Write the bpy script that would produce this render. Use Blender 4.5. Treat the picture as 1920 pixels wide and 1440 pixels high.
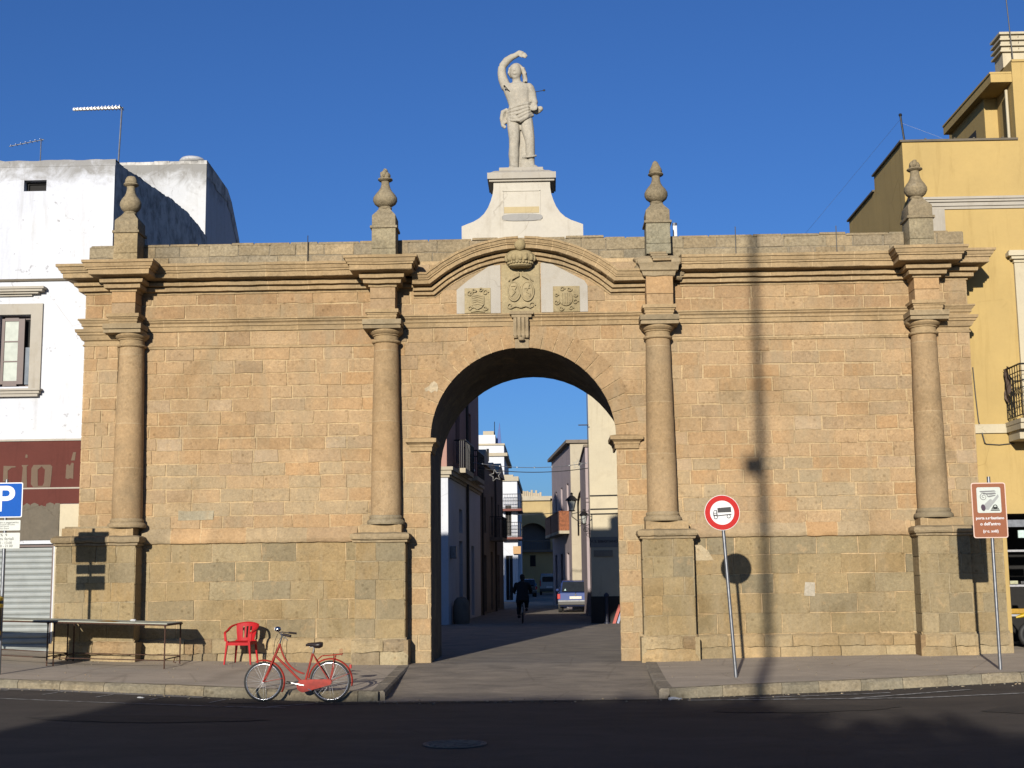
import bpy, bmesh, math, random
from mathutils import Vector, Matrix, noise
R = math.radians
rnd = random.Random(11)
for o in list(bpy.data.objects): bpy.data.objects.remove(o)
S = bpy.context.scene
COL = S.collection

# ------------------------------------------------------------------ camera
def cam_basis(yaw, pitch, roll):
    f = Vector((math.sin(yaw)*math.cos(pitch), math.cos(yaw)*math.cos(pitch), math.sin(pitch)))
    r0 = Vector((math.cos(yaw), -math.sin(yaw), 0)); u0 = r0.cross(f)
    r = math.cos(roll)*r0 - math.sin(roll)*u0; u = math.sin(roll)*r0 + math.cos(roll)*u0
    return r, u, f
r_, u_, f_ = cam_basis(-0.02609447, 0.14310373, 0.0118347)
cd = bpy.data.cameras.new('camera'); cam = bpy.data.objects.new('camera', cd); COL.objects.link(cam)
M = Matrix.Identity(4)
for i in range(3):
    M[i][0] = r_[i]; M[i][1] = u_[i]; M[i][2] = -f_[i]
M.translation = Vector((0, -26.45, 1.66)); cam.matrix_world = M
cd.sensor_width = 36; cd.lens = 36*2500/1920; cd.clip_end = 3000; cd.clip_start = .1
S.camera = cam
S.render.resolution_x = 1024; S.render.resolution_y = 768

# ------------------------------------------------------------------ sky, sun, exposure
SA, SB = .195, .262                       # light travels (SA, 1, -SB)
elev = math.atan(SB/math.hypot(1, SA)); azi = math.atan2(-SA, -1)
w = bpy.data.worlds.new('World'); S.world = w; w.use_nodes = True
nt = w.node_tree; bg = nt.nodes['Background']
sky = nt.nodes.new('ShaderNodeTexSky'); sky.sky_type = 'NISHITA'; sky.sun_disc = False
sky.sun_elevation = elev; sky.sun_rotation = azi
sky.air_density = 1.0; sky.dust_density = .7; sky.ozone_density = 4.5; sky.altitude = 0
hs = nt.nodes.new('ShaderNodeMix'); hs.data_type = 'RGBA'; hs.blend_type = 'MULTIPLY'; hs.inputs[0].default_value = 1
hs.inputs[7].default_value = (.44, .645, .98, 1)          # clear, deep winter blue
nt.links.new(sky.outputs[0], hs.inputs[6]); nt.links.new(hs.outputs[2], bg.inputs[0]); bg.inputs[1].default_value = .078
sd = bpy.data.lights.new('sun', 'SUN'); sd.energy = 5.0; sd.angle = R(.55); sd.color = (1, .93, .82)
sun = bpy.data.objects.new('sun', sd); COL.objects.link(sun)
sun.rotation_euler = Vector((SA, 1, -SB)).to_track_quat('-Z', 'Y').to_euler(); sun.location = (-8, -40, 20)
S.view_settings.view_transform = 'Standard'; S.view_settings.look = 'None'
S.view_settings.exposure = .55; S.view_settings.gamma = 1

# ------------------------------------------------------------------ helpers
def tag(o, label=None, cat=None, group=None, kind=None):
    if label: o['label'] = label
    if cat: o['category'] = cat
    if group: o['group'] = group
    if kind: o['kind'] = kind
    return o
def thing(name, label, cat, loc=(0, 0, 0), rz=0, group=None):
    o = bpy.data.objects.new(name, None); COL.objects.link(o); o.empty_display_size = .2
    o.location = loc; o.rotation_euler = (0, 0, rz)
    return tag(o, label, cat, group)
def lerp(a, b, t): return a+(b-a)*t
def jit(p, s=3., a=.006):
    n = noise.noise_vector(Vector(p)*s)
    return (p[0]+n[0]*a, p[1]+n[1]*a, p[2]+n[2]*a)
class MB:
    def __init__(s): s.v = []; s.f = []; s.c = []; s.mi = []; s.col = (1, 1, 1); s.m = 0
    def add(s, vs, fs, col=None, m=None):
        b = len(s.v); s.v += [tuple(v) for v in vs]
        for f in fs:
            s.f.append([b+i for i in f]); s.c.append(col or s.col); s.mi.append(s.m if m is None else m)
        return b
    def box(s, x0, x1, y0, y1, z0, z1, col=None, m=None, taper=0):
        t = taper
        v = [(x0, y0, z0), (x1, y0, z0), (x1, y1, z0), (x0, y1, z0), (x0+t, y0+t, z1), (x1-t, y0+t, z1), (x1-t, y1-t, z1), (x0+t, y1-t, z1)]
        s.add(v, [(0, 3, 2, 1), (4, 5, 6, 7), (0, 1, 5, 4), (1, 2, 6, 5), (2, 3, 7, 6), (3, 0, 4, 7)], col, m)
    def cbox(s, x0, x1, y0, y1, z0, z1, c=.01, col=None, m=None):
        # box with chamfered edges
        xs = (x0, x1); ys = (y0, y1); zs = (z0, z1); vs = []
        bm = bmesh.new(); bmesh.ops.create_cube(bm, size=1)
        for v in bm.verts: v.co = Vector((xs[v.co.x > 0], ys[v.co.y > 0], zs[v.co.z > 0]))
        bmesh.ops.bevel(bm, geom=bm.edges[:], offset=c, segments=2, affect='EDGES', profile=.6)
        s.addbm(bm, col, m)
    def addbm(s, bm, col=None, m=None, mat=None):
        bm.verts.index_update()
        if mat: bmesh.ops.transform(bm, matrix=mat, verts=bm.verts)
        s.add([v.co[:] for v in bm.verts], [[v.index for v in f.verts] for f in bm.faces], col, m); bm.free()
    def obox(s, c, ax, ay, az, hx, hy, hz, col=None, m=None):
        c = Vector(c); ax, ay, az = Vector(ax).normalized(), Vector(ay).normalized(), Vector(az).normalized()
        v = [c+ax*hx*i+ay*hy*j+az*hz*k for k in (-1, 1) for i, j in ((-1, -1), (1, -1), (1, 1), (-1, 1))]
        s.add(v, [(0, 3, 2, 1), (4, 5, 6, 7), (0, 1, 5, 4), (1, 2, 6, 5), (2, 3, 7, 6), (3, 0, 4, 7)], col, m)
    def tube(s, pts, r, n=8, col=None, m=None, cap=True, closed=False):
        pts = [Vector(p) for p in pts]; k = len(pts)
        rr = r if isinstance(r, (list, tuple)) else [r]*k
        up = None; rings = []
        for i, p in enumerate(pts):
            if closed: d = pts[(i+1) % k]-pts[i-1]
            else: d = pts[min(i+1, k-1)]-pts[max(i-1, 0)]
            if d.length < 1e-9: d = Vector((0, 0, 1))
            d.normalize()
            if up is None: up = d.orthogonal().normalized()
            up = (up-d*up.dot(d))
            if up.length < 1e-6: up = d.orthogonal()
            up.normalize(); b = d.cross(up)
            rings.append([p+(up*math.cos(2*math.pi*j/n)+b*math.sin(2*math.pi*j/n))*rr[i] for j in range(n)])
        vs = [v for g in rings for v in g]; fs = []
        for i in range(k if closed else k-1):
            a = i*n; c = ((i+1) % k)*n
            for j in range(n): fs.append((a+j, a+(j+1) % n, c+(j+1) % n, c+j))
        if cap and not closed: fs += [tuple(range(n))[::-1], tuple((k-1)*n+j for j in range(n))]
        s.add(vs, fs, col, m)
    def cyl(s, a, b, r, n=16, col=None, m=None): s.tube([a, b], r, n, col, m)
    def lathe(s, prof, c, n=24, col=None, m=None, jt=0, colf=None, sx=1, sy=1):
        vs = []; fs = []
        for r, z in prof:
            for j in range(n):
                a = 2*math.pi*j/n; p = (c[0]+r*sx*math.cos(a), c[1]+r*sy*math.sin(a), c[2]+z)
                vs.append(jit(p, 5, jt) if jt else p)
        b = len(s.v); s.v += [tuple(v) for v in vs]
        for i in range(len(prof)-1):
            cc = colf(prof[i][1], prof[i+1][1]) if colf else (col or s.col)
            for j in range(n):
                s.f.append([b+i*n+j, b+i*n+(j+1) % n, b+(i+1)*n+(j+1) % n, b+(i+1)*n+j]); s.c.append(cc); s.mi.append(s.m if m is None else m)
        for i, rev in ((0, 1), (len(prof)-1, 0)):
            f = [b+i*n+j for j in range(n)]
            s.f.append(f[::-1] if rev else f); s.c.append(col or s.col if not colf else colf(prof[i][1], prof[i][1])); s.mi.append(s.m if m is None else m)
    def prism(s, poly, y0, y1, col=None, m=None, axis='y'):
        # poly in (x,z), counter-clockwise seen from -y
        n = len(poly)
        if axis == 'y': vs = [(p[0], y0, p[1]) for p in poly]+[(p[0], y1, p[1]) for p in poly]
        else: vs = [(p[0], p[1], y0) for p in poly]+[(p[0], p[1], y1) for p in poly]
        fs = [tuple(range(n)), tuple(range(2*n-1, n-1, -1))]+[(i, n+i, n+(i+1) % n, (i+1) % n) for i in range(n)]
        if axis != 'y': fs = [f[::-1] for f in fs]
        s.add(vs, fs, col, m)
    def ball(s, c, r, col=None, m=None, seg=12, sc=(1, 1, 1), jt=0):
        vs = []; fs = []; rg = seg//2
        vs.append((0, 0, -1))
        for i in range(1, rg):
            t = -math.pi/2+math.pi*i/rg
            for j in range(seg): vs.append((math.cos(t)*math.cos(2*math.pi*j/seg), math.cos(t)*math.sin(2*math.pi*j/seg), math.sin(t)))
        vs.append((0, 0, 1)); k = len(vs)-1
        for j in range(seg): fs.append((0, 1+(j+1) % seg, 1+j)); fs.append((k, k-seg+j, k-seg+(j+1) % seg))
        for i in range(rg-2):
            for j in range(seg): a = 1+i*seg; fs.append((a+j, a+(j+1) % seg, a+seg+(j+1) % seg, a+seg+j))
        vs = [(c[0]+v[0]*r*sc[0], c[1]+v[1]*r*sc[1], c[2]+v[2]*r*sc[2]) for v in vs]
        if jt: vs = [jit(v, 12, jt) for v in vs]
        s.add(vs, fs, col, m)
    def build(s, name, mats, parent=None, smooth=None, tint=True):
        me = bpy.data.meshes.new(name); me.from_pydata(s.v, [], s.f)
        if not isinstance(mats, (list, tuple)): mats = [mats]
        for m in mats: me.materials.append(m)
        me.polygons.foreach_set('material_index', s.mi)
        if tint:
            a = me.color_attributes.new('tint', 'FLOAT_COLOR', 'CORNER'); d = []
            for p in me.polygons:
                c = s.c[p.index]; d += [c[0], c[1], c[2], 1]*p.loop_total
            a.data.foreach_set('color', d)
        me.validate(clean_customdata=False)
        if smooth is not None:
            me.polygons.foreach_set('use_smooth', [True]*len(me.polygons)); me.set_sharp_from_angle(angle=R(smooth))
        me.update()
        o = bpy.data.objects.new(name, me); COL.objects.link(o)
        if parent: o.parent = parent
        return o
def copytree(o, parent=None, keep=True):
    c = o.copy(); COL.objects.link(c); c.parent = parent
    for ch in list(o.children): copytree(ch, c)
    return c
def struct(o): o['kind'] = 'structure'; return o

# ------------------------------------------------------------------ materials
def newmat(name):
    m = bpy.data.materials.new(name); m.use_nodes = True
    return m, m.node_tree, m.node_tree.nodes['Principled BSDF']
def N(nt, t, **k):
    n = nt.nodes.new(t)
    for a, b in k.items():
        if a in n.inputs: n.inputs[a].default_value = b
        else: setattr(n, a, b)
    return n
def mixc(nt, a, b, fac, mode='MIX'):
    n = nt.nodes.new('ShaderNodeMix'); n.data_type = 'RGBA'; n.blend_type = mode
    for sock, v in ((n.inputs[6], a), (n.inputs[7], b), (n.inputs[0], fac)):
        if isinstance(v, (int, float)): sock.default_value = v
        elif isinstance(v, tuple): sock.default_value = v if len(v) == 4 else (*v, 1)
        else: nt.links.new(v, sock)
    return n.outputs[2]
def ramp(nt, src, p0, p1, c0=0., c1=1.):
    n = nt.nodes.new('ShaderNodeMapRange'); n.inputs[1].default_value = p0; n.inputs[2].default_value = p1
    n.inputs[3].default_value = c0; n.inputs[4].default_value = c1; n.clamp = True
    nt.links.new(src, n.inputs[0]); return n.outputs[0]
def noi(nt, vec, scale, detail=6, rough=.6, dist=0):
    n = N(nt, 'ShaderNodeTexNoise', Scale=scale, Detail=detail, Roughness=rough, Distortion=dist); nt.links.new(vec, n.inputs['Vector']); return n.outputs[0]
def stone_mat(name, base=None, stain=(.16, .14, .10), stain_amt=.5, light=(.62, .48, .32), light_amt=.25, speck=.35, bump=.25, zgrime=None, pits=0):
    m, nt, b = newmat(name); tc = nt.nodes.new('ShaderNodeTexCoord'); v = tc.outputs['Object']
    geo = nt.nodes.new('ShaderNodeNewGeometry'); v = geo.outputs['Position']
    at = N(nt, 'ShaderNodeAttribute', attribute_name='tint')
    c = at.outputs['Color'] if base is None else (*base, 1)
    n1 = noi(nt, v, 1.1, 5, .6, .3); c = mixc(nt, c, (*stain, 1), ramp(nt, n1, .5, .78, 0, stain_amt))
    n2 = noi(nt, v, 4.5, 6, .65, .4); c = mixc(nt, c, (*light, 1), ramp(nt, n2, .56, .74, 0, light_amt))
    n3 = noi(nt, v, 22, 5, .7); c = mixc(nt, c, (.34, .34, .34, 1), ramp(nt, n3, .40, .60, speck, 0), 'MULTIPLY')
    # coarse grain, strong in some areas and nearly absent in others
    ng = mixc(nt, c, (.62, .58, .52, 1), ramp(nt, noi(nt, v, 17, 8, .82, .4), .47, .66), 'MULTIPLY'); c = mixc(nt, c, ng, ramp(nt, noi(nt, v, 1.3, 3, .6), .35, .65, .15, .8))
    nh = mixc(nt, c, (1.28, 1.24, 1.18, 1), ramp(nt, noi(nt, v, 24, 7, .8, .3), .52, .70), 'MULTIPLY'); c = mixc(nt, c, nh, .8)
    n5 = noi(nt, v, 9, 5, .75, .6); c = mixc(nt, c, (1.22, 1.2, 1.16, 1), ramp(nt, n5, .5, .7, 0, .8), 'MULTIPLY')
    if pits:
        # clusters of small dark weathering pits
        pv = N(nt, 'ShaderNodeTexVoronoi', Scale=8.); pv.inputs['Randomness'].default_value = 1; nt.links.new(v, pv.inputs['Vector'])
        pm = nt.nodes.new('ShaderNodeMath'); pm.operation = 'MULTIPLY'; nt.links.new(ramp(nt, pv.outputs['Distance'], .12, .30, 1, 0), pm.inputs[0]); nt.links.new(ramp(nt, noi(nt, v, 1.7, 4, .6), .45, .62), pm.inputs[1])
        pa = nt.nodes.new('ShaderNodeMath'); pa.operation = 'MULTIPLY'; nt.links.new(pm.outputs[0], pa.inputs[0]); pa.inputs[1].default_value = pits
        c = mixc(nt, c, (.42, .38, .33, 1), pa.outputs[0], 'MULTIPLY')
        # bleached and sooty areas a metre or two across
        c = mixc(nt, c, (.80, .78, .74, 1), ramp(nt, noi(nt, v, .55, 5, .65, .8), .48, .70), 'MULTIPLY'); c = mixc(nt, c, (1.14, 1.13, 1.12, 1), ramp(nt, noi(nt, v, .8, 4, .6, .5), .52, .70), 'MULTIPLY')
    if zgrime:
        # rain streaks and damp patches: noise stretched vertically
        mp = N(nt, 'ShaderNodeMapping'); mp.inputs['Scale'].default_value = (1.6, 1.6, .35); nt.links.new(geo.outputs['Position'], mp.inputs[0])
        n6 = noi(nt, mp.outputs[0], 1.6, 6, .65, .2); c = mixc(nt, c, (*zgrime, 1), ramp(nt, n6, .5, .72, 0, .55))
    nt.links.new(c, b.inputs['Base Color']); b.inputs['Roughness'].default_value = .95; b.inputs['Specular IOR Level'].default_value = .15
    vo = N(nt, 'ShaderNodeTexVoronoi', Scale=38.); nt.links.new(v, vo.inputs['Vector'])
    pit = ramp(nt, vo.outputs['Distance'], .0, .35)
    n4 = noi(nt, v, 14, 8, .7)
    ad = N(nt, 'ShaderNodeMath', operation='ADD'); nt.links.new(n4, ad.inputs[0])
    ml = N(nt, 'ShaderNodeMath', operation='MULTIPLY'); nt.links.new(pit, ml.inputs[0]); ml.inputs[1].default_value = .35; nt.links.new(ml.outputs[0], ad.inputs[1])
    bp = N(nt, 'ShaderNodeBump', Strength=bump*1.6, Distance=.03); nt.links.new(ad.outputs[0], bp.inputs['Height']); nt.links.new(bp.outputs[0], b.inputs['Normal'])
    return m
def plaster(name, col, dirt=(.25, .23, .2), amt=.35, scale=1.5, rough=.9, bump=.12, spots=0., lo=.5, hi=.8, fine=.12, lichen=None):
    m, nt, b = newmat(name); geo = nt.nodes.new('ShaderNodeNewGeometry'); v = geo.outputs['Position']
    c = mixc(nt, (*col, 1), (*dirt, 1), ramp(nt, noi(nt, v, scale, 7, .65, .4), lo, hi, 0, amt))
    c = mixc(nt, c, (.55, .55, .55, 1), ramp(nt, noi(nt, v, 16, 5, .7), .3, .62, fine, 0), 'MULTIPLY')
    c = mixc(nt, c, (1.12, 1.11, 1.08, 1), ramp(nt, noi(nt, v, .6, 4, .6), .4, .65, 0, 1), 'MULTIPLY')
    if lichen:
        sp = N(nt, 'ShaderNodeSeparateXYZ'); nt.links.new(v, sp.inputs[0]); ad = N(nt, 'ShaderNodeMath', operation='MULTIPLY_ADD'); nt.links.new(noi(nt, v, 2.2, 6, .7, .6), ad.inputs[0]); ad.inputs[1].default_value = 1.6; nt.links.new(sp.outputs[2], ad.inputs[2])
        c = mixc(nt, c, (.22, .205, .175, 1), ramp(nt, ad.outputs[0], lichen, lichen+.5, 0, .75))
    ms = N(nt, 'ShaderNodeMapping'); ms.inputs['Scale'].default_value = (5, 5, .45); nt.links.new(v, ms.inputs[0])
    c = mixc(nt, c, (.72, .69, .64, 1), ramp(nt, noi(nt, ms.outputs[0], 1.3, 6, .65, .3), .54, .74, 0, .55), 'MULTIPLY')      # rain streaks
    pc = N(nt, 'ShaderNodeTexVoronoi', feature='DISTANCE_TO_EDGE', Scale=.9); pw = mixc(nt, v, N(nt, 'ShaderNodeTexNoise', Scale=2.5, Detail=6.).outputs[1], .25); nt.links.new(pw, pc.inputs['Vector'])
    ck = nt.nodes.new('ShaderNodeMath'); ck.operation = 'MULTIPLY'; nt.links.new(ramp(nt, pc.outputs['Distance'], 0, .008, .6, 0), ck.inputs[0]); nt.links.new(ramp(nt, noi(nt, v, .8, 3, .5), .5, .62), ck.inputs[1])
    c = mixc(nt, c, (.5, .46, .42, 1), ck.outputs[0], 'MULTIPLY')
    if spots: c = mixc(nt, c, (.16, .14, .12, 1), ramp(nt, noi(nt, v, 6, 5, .7, .3), .63, .69, 0, spots))
    nt.links.new(c, b.inputs['Base Color']); b.inputs['Roughness'].default_value = rough; b.inputs['Specular IOR Level'].default_value = .2
    bp = N(nt, 'ShaderNodeBump', Strength=bump, Distance=.03); nt.links.new(noi(nt, v, 9, 8, .65), bp.inputs['Height']); nt.links.new(bp.outputs[0], b.inputs['Normal'])
    return m
def simple(name, col, rough=.5, metal=0, var=.15, scale=20, spec=.5, coat=0, dirt=None, damt=.4):
    m, nt, b = newmat(name); tc = nt.nodes.new('ShaderNodeTexCoord'); v = tc.outputs['Object']
    c = mixc(nt, (*col, 1), tuple(x*(1-var*2) for x in col)+(1,), ramp(nt, noi(nt, v, scale, 5, .6), .4, .7))
    if dirt: c = mixc(nt, c, (*dirt, 1), ramp(nt, noi(nt, v, 5, 6, .7), .5, .72, 0, damt))
    nt.links.new(c, b.inputs['Base Color']); b.inputs['Roughness'].default_value = rough; b.inputs['Metallic'].default_value = metal
    b.inputs['Specular IOR Level'].default_value = spec; b.inputs['Coat Weight'].default_value = coat
    return m
def ground_mat(name, col, col2, scale=2, speck=.4, rough=.9, bump=.2, crack=0.):
    m, nt, b = newmat(name); geo = nt.nodes.new('ShaderNodeNewGeometry'); v = geo.outputs['Position']
    mp = N(nt, 'ShaderNodeMapping'); mp.inputs['Scale'].default_value = (.5, 1, 1); nt.links.new(v, mp.inputs[0])
    c = mixc(nt, (*col, 1), (*col2, 1), ramp(nt, noi(nt, mp.outputs[0], scale, 7, .65, .5), .38, .68))
    c = mixc(nt, c, (.4, .4, .4, 1), ramp(nt, noi(nt, v, 60, 3, .8), .35, .6, speck, 0), 'MULTIPLY')
    c = mixc(nt, c, (1.3, 1.28, 1.25, 1), ramp(nt, noi(nt, mp.outputs[0], .7, 5, .7, 1), .5, .7, 0, .6), 'MULTIPLY')
    if crack:
        vo = N(nt, 'ShaderNodeTexVoronoi', feature='DISTANCE_TO_EDGE', Scale=.55); 
        wv = mixc(nt, v, N(nt, 'ShaderNodeTexNoise', Scale=2.).outputs[1], .12); nt.links.new(wv, vo.inputs['Vector'])
        c = mixc(nt, c, (.45, .43, .4, 1), ramp(nt, vo.outputs['Distance'], 0, .012, crack, 0), 'MULTIPLY')
    nt.links.new(c, b.inputs['Base Color']); b.inputs['Roughness'].default_value = rough; b.inputs['Specular IOR Level'].default_value = .25
    bp = N(nt, 'ShaderNodeBump', Strength=bump, Distance=.02); nt.links.new(noi(nt, v, 45, 6, .75), bp.inputs['Height']); nt.links.new(bp.outputs[0], b.inputs['Normal'])
    return m
def glass(name, col=(.03, .035, .04), rough=.08):
    return simple(name, col, rough, 0, .1, 3, .6)
MS = {}
MS['wall'] = stone_mat('ashlar_stone', stain=(.36, .30, .19), stain_amt=.5, light=(.62, .42, .22), light_amt=.4, speck=.16, bump=.4, zgrime=(.37, .30, .19), pits=.55)
MS['trim'] = stone_mat('carved_stone', stain=(.24, .19, .12), stain_amt=.55, light=(.58, .43, .25), speck=.15, pits=.35, bump=.2)
MS['finial'] = stone_mat('weathered_stone', stain=(.20, .17, .12), stain_amt=.7, pits=.4, light=(.45, .4, .31), speck=.4, bump=.3)
MS['statue'] = stone_mat('statue_stone', base=(.50, .46, .38), stain=(.30, .28, .24), stain_amt=.5, light=(.6, .5, .4), light_amt=.3, speck=.15, bump=.1)
MS['stucco'] = plaster('pale_stucco', (.46, .425, .365), (.36, .31, .23), .6, 2.2, spots=0)
MS['pedwhite'] = plaster('cream_plaster', (.58, .54, .46), (.44, .39, .31), .6, 2.2, spots=.0)
MS['white'] = plaster('whitewash', (.68, .705, .765), (.54, .545, .55), .45, 1.2, spots=.35)
MS['whitetop'] = plaster('lichen_topped_whitewash', (.68, .705, .765), (.54, .545, .55), .45, 1.2, spots=.5, lichen=10.75)
MS['whitetop2'] = plaster('lichen_topped_whitewash_rear', (.63, .645, .67), (.48, .47, .45), .5, 1.2, spots=.45, lichen=12.95)
MS['whitedirty'] = plaster('lichen_whitewash', (.72, .70, .66), (.22, .21, .19), .75, 2.6, spots=.6, lo=.42, hi=.62)
MS['cream'] = plaster('cream_paint', (.60, .53, .38), (.4, .33, .24), .4, 2)
MS['yellow'] = plaster('ochre_yellow_plaster', (.53, .38, .15), (.46, .33, .13), .5, 1.1, fine=.08)
MS['redband'] = plaster('red_brown_paint', (.125, .038, .03), (.085, .028, .022), .5, 3)
MS['greystucco'] = plaster('grey_rough_render', (.17, .145, .11), (.11, .10, .08), .5, 3, bump=.3, fine=.3)
MS['ghost'] = plaster('exposed_render_letters', (.17, .12, .085), (.2, .15, .11), .5, 8, bump=.2)
MS['pinkwall'] = plaster('pink_plaster', (.46, .27, .22), (.36, .25, .2), .5, 1.5)
MS['lilac'] = plaster('lilac_plaster', (.42, .35, .36), (.3, .24, .24), .5, 2)
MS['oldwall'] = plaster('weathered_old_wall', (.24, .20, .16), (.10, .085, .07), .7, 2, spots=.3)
MS['palestone'] = plaster('pale_stone_wall', (.50, .44, .33), (.34, .29, .22), .5, 1.5)
MS['yellowfar'] = plaster('faded_yellow_plaster', (.50, .38, .19), (.40, .32, .18), .5, .8)
MS['darkbase'] = plaster('dark_base_render', (.05, .047, .043), (.03, .028, .026), .5, 2)
MS['wood'] = simple('brown_window_wood', (.075, .028, .018), .5)
MS['oldwood'] = simple('grey_old_wood', (.07, .06, .05), .8)
MS['glass'] = glass('window_glass')
MS['curtain'] = simple('white_curtain', (.62, .66, .58), .9, 0, .1, 6)
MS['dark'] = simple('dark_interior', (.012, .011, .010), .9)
MS['iron'] = simple('black_iron', (.02, .018, .017), .5, .3)
MS['rust'] = simple('rusty_iron', (.10, .045, .025), .85, .2, .3, 30)
MS['galv'] = simple('galvanised_steel', (.30, .31, .33), .42, .75, .15, 12)
MS['shutter'] = simple('grey_roller_shutter', (.33, .36, .35), .6, .0, .08, 4, dirt=(.30, .30, .27))
MS['cable'] = simple('black_cable', (.02, .02, .02), .6)
MS['pave'] = ground_mat('worn_asphalt_pavement', (.56, .475, .375), (.45, .385, .305), 2.2, .35, crack=.35)
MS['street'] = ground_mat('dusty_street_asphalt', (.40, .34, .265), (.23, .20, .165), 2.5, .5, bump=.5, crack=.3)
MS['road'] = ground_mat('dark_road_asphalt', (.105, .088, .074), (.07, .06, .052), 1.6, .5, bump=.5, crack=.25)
MS['gutter'] = plaster('pale_gutter_cement', (.30, .28, .25), (.2, .18, .16), .6, 4)
MS['kerb'] = stone_mat('kerb_stone', stain=(.14, .125, .095), stain_amt=.75, light=(.58, .49, .35), light_amt=.4, pits=.5, zgrime=(.2, .17, .12))
MS['paint'] = plaster('worn_white_road_paint', (.5, .5, .48), (.1, .095, .09), .95, 7, lo=.4, hi=.62)
# ================================================================== ground
def interp(x, xs, zs):
    if x <= xs[0]: return zs[0]
    for i in range(1, len(xs)):
        if x <= xs[i]: return lerp(zs[i-1], zs[i], (x-xs[i-1])/(xs[i]-xs[i-1]))
    return zs[-1]
def GP(x, y):                                 # pavement height
    return interp(x, [-14, -11, -10, -9, -8, -6, -4.5, -2.7, 1.4, 4.3, 8.5, 12], [.42, .29, .22, .16, .12, .08, .04, .02, .02, .06, .10, .12])+.03*y
def RD(x, y):                                 # road height
    e = interp(x, [-20, -12, -9, -7, -5, -3.6, 1.8, 4.9, 7.6, 12, 20], [.1, 0, -.09, -.17, -.24, -.275, -.275, -.23, -.17, -.1, 0])
    return lerp(e, -.29, min(1, max(0, (-5-y)/6)))
KL = [(-24, -3.6), (-12, -3.9), (-9.2, -4.03), (-8.3, -4.0), (-6.9, -4.22), (-5.0, -4.58), (-3.66, -4.92), (-2.72, -4.96)]
KR = [(1.80, -5.02), (3.1, -4.70), (4.86, -4.42), (7.6, -3.78), (12, -3.2), (24, -2.8)]
def kline(x, K): return interp(x, [p[0] for p in K], [p[1] for p in K])
def sheet(mb, xs, yfun, n, zf, col=None):
    # grid between y = yfun(x)[0] .. [1]
    vs = []; fs = []
    for x in xs:
        a, b = yfun(x)
        for j in range(n+1):
            xx = x[j] if isinstance(x, list) else x; y = lerp(a, b, j/n); vs.append((xx, y, zf(xx, y)))
    for i in range(len(xs)-1):
        for j in range(n): a = i*(n+1)+j; fs.append((a, a+n+1, a+n+2, a+1))
    mb.add(vs, [f for f in fs], col)
def frange(a, b, s):
    k = max(1, int(round((b-a)/s))); return [a+(b-a)*i/k for i in range(k+1)]

m = MB(); sheet(m, frange(-400, 400, 20), lambda x: (-400, 600), 30, lambda x, y: -.6)
struct(m.build('ground', MS['street']))
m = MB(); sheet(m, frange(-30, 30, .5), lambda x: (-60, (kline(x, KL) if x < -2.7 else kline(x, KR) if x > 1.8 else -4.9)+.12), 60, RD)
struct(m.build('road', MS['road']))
# left and right pavements, tops stop behind the kerb stones
KW = .16
m = MB(); sheet(m, frange(-24, -2.9, .25)+[-2.72], lambda x: (kline(x, KL)+KW, 1.2), 14, GP)
struct(m.build('pavement', MS['pave']))
m = MB(); sheet(m, [1.82]+frange(2, 24, .25), lambda x: (kline(x, KR)+KW, 1.2), 14, GP)
struct(m.build('pavement', MS['pave']))
# the street that comes out through the arch
def ST(x, y):
    if y > -.4: return .006
    return lerp(.006, -.275, min(1, (-.4-y)/4.5))
m = MB(); sheet(m, frange(-2.95, 2.0, .25), lambda x: (-5.0, 2.6), 26, ST)
sheet(m, frange(-9, 9, .5), lambda x: (2.6, 20), 10, lambda x, y: .006)
sheet(m, frange(-12, 12, 1), lambda x: (20, 150), 26, lambda x, y: .006)
struct(m.build('street', MS['street']))
# gutter strip along the left kerb and at the mouth of the street
m = MB(); sheet(m, frange(-20, -5.6, .3), lambda x: (kline(x, KL)-.30, kline(x, KL)+.02), 2, lambda x, y: RD(x, y)+.006)
struct(m.build('gutter', MS['gutter']))

def kerb_run(K, x0, x1, ends):
    m = MB(); x = x0
    while x < x1-.05:
        L = min(rnd.uniform(.55, 1.1), x1-x)
        if x1-x-L < .3: L = x1-x
        t = rnd.uniform(.9, 1.08); col = (.36*t, .305*t, .21*t) if rnd.random() > .25 else (.31*t, .275*t, .20*t)
        xs = frange(x+.004, x+L-.004, .09); rings = []
        for xx in xs:
            y = kline(xx, K); zt = GP(xx, y+KW)+.004; zb = RD(xx, y)-.1
            rings.append([jit((xx, y, zb), 6, .012), jit((xx, y, zt-.045), 9, .022), jit((xx, y+.045, zt-.003), 9, .012), (xx, y+KW+.02, zt), (xx, y+KW+.02, zt-.2)])
        vs = [v for g in rings for v in g]; fs = []
        for i in range(len(rings)-1):
            for j in range(4): fs.append((i*5+j, i*5+5+j, i*5+6+j, i*5+1+j))
        fs += [(0, 1, 2, 3, 4), tuple((len(rings)-1)*5+4-j for j in range(5))]
        m.add(vs, fs, col); x += L
    return m
m = kerb_run(KL, -20, -2.74, 0)
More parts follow.
